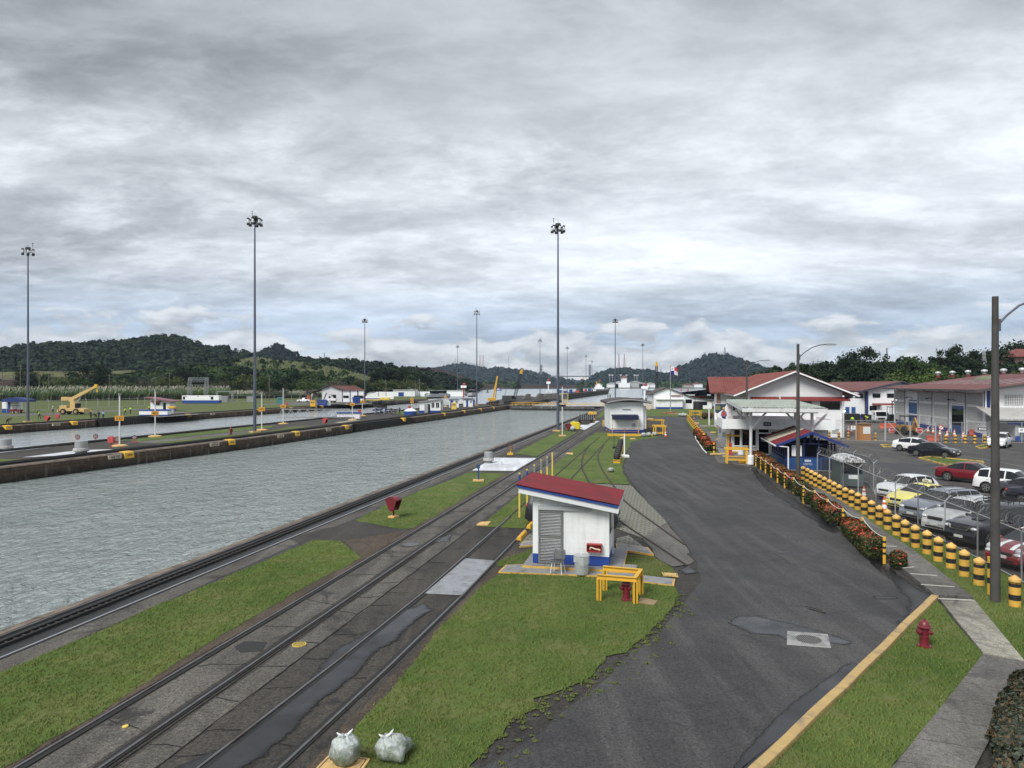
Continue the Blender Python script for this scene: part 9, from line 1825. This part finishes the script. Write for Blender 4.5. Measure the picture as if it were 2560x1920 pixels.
tr=thing('truck','white bonneted truck standing at the shed doorway','truck',G(822,1006.5),R(-3));mb=MB();mb.extr([(-.2,.7),(3.0,.7),(3.05,1.5),(1.6,1.75),(1.2,2.7),(-.2,2.75)],-1.05,1.05);mb.build('cab',WHITE,tr,bevel=.08);mb=MB();mb.box(-5,-.3,-1.05,1.05,.8,1.15);mb.bar((-2,0,1.2),(-.8,0,3.8),.3);mb.build('bed',BLK,tr);mb=MB();mb.box(.2,1.1,-1.07,-1.04,1.8,2.5);mb.build('window',GLASS,tr);wheels(tr,(-3.8,2.0),(-.95,.95),.45,.28)
cabinet('teal steel box on the lawn beside the 385 post',G(701,1008),0,2.1,1.6,2.2,mat('teal',(.03,.17,.18),.55,var=.1),name='steel_box');cabinet('orange round-topped box behind the pickup',G(773,1000.5),0,1.5,1.2,2,ORANGE,name='steel_box');cabinet('blue and white plant box at the far wall edge',G(806,1014),0,2.6,2,2.0,BLUEP,name='steel_box');cabinet('white plant box beside the blue one',G(819,1013.5),0,1.6,2,2.0,WHITEP,name='steel_box');cabinet('yellow machine block at the far wall edge',G(783,1016),0,1.6,1.4,1.9,YEL,name='steel_box')
for x in(884,890,897):t=thing('oil_drum','tall blue drum beside the red-roofed shed','drum',G(x,1006.5),0,'blue drums by the red-roofed shed');mb=MB();mb.lathe([(.55,0),(.55,2.1),(.001,2.15)],14);mb.build('drum',BLUEP,t,smooth=40)
t=thing('work_float','yellow flat machine frame on the lawn right of the shed','machine',G(938,1004));mb=MB();mb.box(-4,2,-1,1,.5,.9);mb.box(2,6,-1.2,1.2,.7,1.7);mb.build('frame',YELB,t,bevel=.1);wheels(t,(-3,1),(-.8,.8),.4,.3)
bl=thing('blue_block','low white and blue wall block behind the yellow frame','block',G(940,1000),0);mb=MB();mb.box(-4.5,8,-1,1,.5,1.7,0);mb.box(-4.5,2,-1.03,-1,0,.8,1);mb.build('block',[WHITEP,BLUEP],bl)
lw=thing('long_building','long low white building with a blue door beyond the lawn','building',G(983,991),0);mb=MB();mb.box(0,13.0,0,9,0,3.6);mb.box(-24,0,4,8,0,2.6);mb.box(13,30,5,9,0,2.7);mb.box(30,41,1,8,0,3.3);mb.build('wall',WHITEP,lw);mb=MB();mb.box(-.4,13.2,-.5,9.2,3.6,3.85);mb.box(29.6,41.3,.6,8.3,3.3,3.5);mb.build('roof',mat('roof_pale',(.45,.47,.46),.6),lw);mb=MB();mb.box(3.0,6.2,-.06,0,.1,2.4);mb.build('door',BLUEP,lw)
def loco(label,px,rz):
 t=thing('towing_locomotive',label,'locomotive',G(*px),rz,'silver towing locomotives');mb=MB();mb.extr([(-4.6,.9),(4.6,.9),(4.6,2.0),(2.2,2.5),(-2.2,2.5),(-4.6,2.0)],-1.2,1.2);mb.build('body',LGREY,t,bevel=.08);mb=MB();mb.box(-1.9,-.2,-1.25,1.25,2.5,3.9);mb.box(.2,1.9,-1.25,1.25,2.5,3.9);mb.build('cabs',GLASS,t,bevel=.06);mb=MB();mb.box(-2.1,0,-1.4,1.4,3.9,4.1);mb.box(0,2.1,-1.4,1.4,3.9,4.1);mb.build('cab_roofs',LGREY,t);mb=MB();mb.box(-4.4,4.4,-1,1,.3,.9);mb.build('underframe',BLK,t);wheels(t,(-3.4,-2,2,3.4),(-1,1),.4,.2)
for px,lb in(((1086,997),'first silver towing locomotive before the long white building'),((1106,995.5),'second silver towing locomotive behind the first'),((1152,990),'third silver towing locomotive beside the red tower'),((1180,993),'towing locomotive seen end on left of the mast by the crane')):loco(lb,px,ALPHA*-1+R(90)if px[0]>1170 else R(50))
rl=thing('cable_reel','grey cable reel standing by the first locomotive','cable reel',G(1067,993.5));M=Matrix.Rotation(R(90),4,'X');mb=MB();mb.lathe([(1.2,-.5),(1.2,-.4),(.7,-.35),(.7,.35),(1.2,.4),(1.2,.5)],20,0,0,1.2,M=M);mb.build('reel',GREY,rl)
 # === grass blades on the near lawns
def grass_stuff():
 vs=[];fs=[]
 for o,grow in LAWNS:
  if not grow:continue
  b=len(vs);vs+=[tuple(v.co)for v in o.data.vertices];fs+=[tuple(i+b for i in p.vertices)for p in o.data.polygons]
 me=bpy.data.meshes.new('grass');me.from_pydata(vs,[],fs);o=bpy.data.objects.new('grass',me);C.objects.link(o)
 tag(o,'short mown green grass covering the lawns',None,kind='stuff')
 bm_=MT['grass_blade']
 tuft=[]
 rnd=random.Random(3);V=[];Fq=[]
 for i in range(9):
  a=rnd.uniform(0,6.283);r=rnd.uniform(0,.07);x,y=r*math.cos(a),r*math.sin(a);h=rnd.uniform(.022,.05);b=rnd.uniform(0,6.283);w_=rnd.uniform(.004,.007);l=rnd.uniform(.005,.035)
  dx_,dy_=math.cos(b)*w_,math.sin(b)*w_;k=len(V)
  V+=[(x-dx_,y-dy_,0),(x+dx_,y+dy_,0),(x-dy_/w_*l,y+dx_/w_*l,h)];Fq.append((k,k+1,k+2))
 tm=bpy.data.meshes.new('grass_tuft');tm.from_pydata(V,[],Fq);tm.materials.append(bm_)
 to=bpy.data.objects.new('grass_tuft',tm)
 ng=bpy.data.node_groups.new('grass','GeometryNodeTree')
 ng.interface.new_socket('Geometry',in_out='INPUT',socket_type='NodeSocketGeometry');ng.interface.new_socket('Geometry',in_out='OUTPUT',socket_type='NodeSocketGeometry')
 n=NT(ng);gi=n.a('NodeGroupInput');go=n.a('NodeGroupOutput')
 pos=n.a('GeometryNodeInputPosition').outputs[0];yy=n.a('ShaderNodeSeparateXYZ',{0:pos}).outputs[1]
 dens=n.m('MAXIMUM',n.m('SUBTRACT',250.0,n.m('MULTIPLY',yy,4.6)),0.0)
 dp=n.a('GeometryNodeDistributePointsOnFaces',{'Mesh':gi.outputs[0],'Density':dens,'Seed':4})
 ob=n.a('GeometryNodeObjectInfo',{'Object':to})
 rv=n.a('FunctionNodeRandomValue',data_type='FLOAT_VECTOR');rv.inputs[0].default_value=(0,0,0);rv.inputs[1].default_value=(.25,.25,6.283)
 rs=n.a('FunctionNodeRandomValue',data_type='FLOAT');rs.inputs[2].default_value=.7;rs.inputs[3].default_value=1.35
 ip=n.a('GeometryNodeInstanceOnPoints',{'Points':dp.outputs[0],'Instance':ob.outputs['Geometry']})
 ng.links.new(rv.outputs[0],ip.inputs['Rotation']);ng.links.new(rs.outputs[1],ip.inputs['Scale'])
 ng.links.new(ip.outputs[0],go.inputs[0])
 md=o.modifiers.new('grass','NODES');md.node_group=ng
 return o
grass_stuff()
  # === the air
HZ=5e-5
hb=MB();hb.box(-3300,4100,-130,5200,-8.5,420)
hm=bpy.data.materials.new('haze');hm.use_nodes=True;n=NT(hm.node_tree);n.n.clear()
pvn=n.a('ShaderNodeVolumePrincipled',{'Color':(.60,.76,1.0,1),'Density':HZ,'Anisotropy':.1})
n.l.new(pvn.outputs[0],n.a('ShaderNodeOutputMaterial').inputs['Volume'])
hz=hb.build('haze',hm);hz['kind']='stuff';hz['label']='thin pale haze over the lake and the hills'
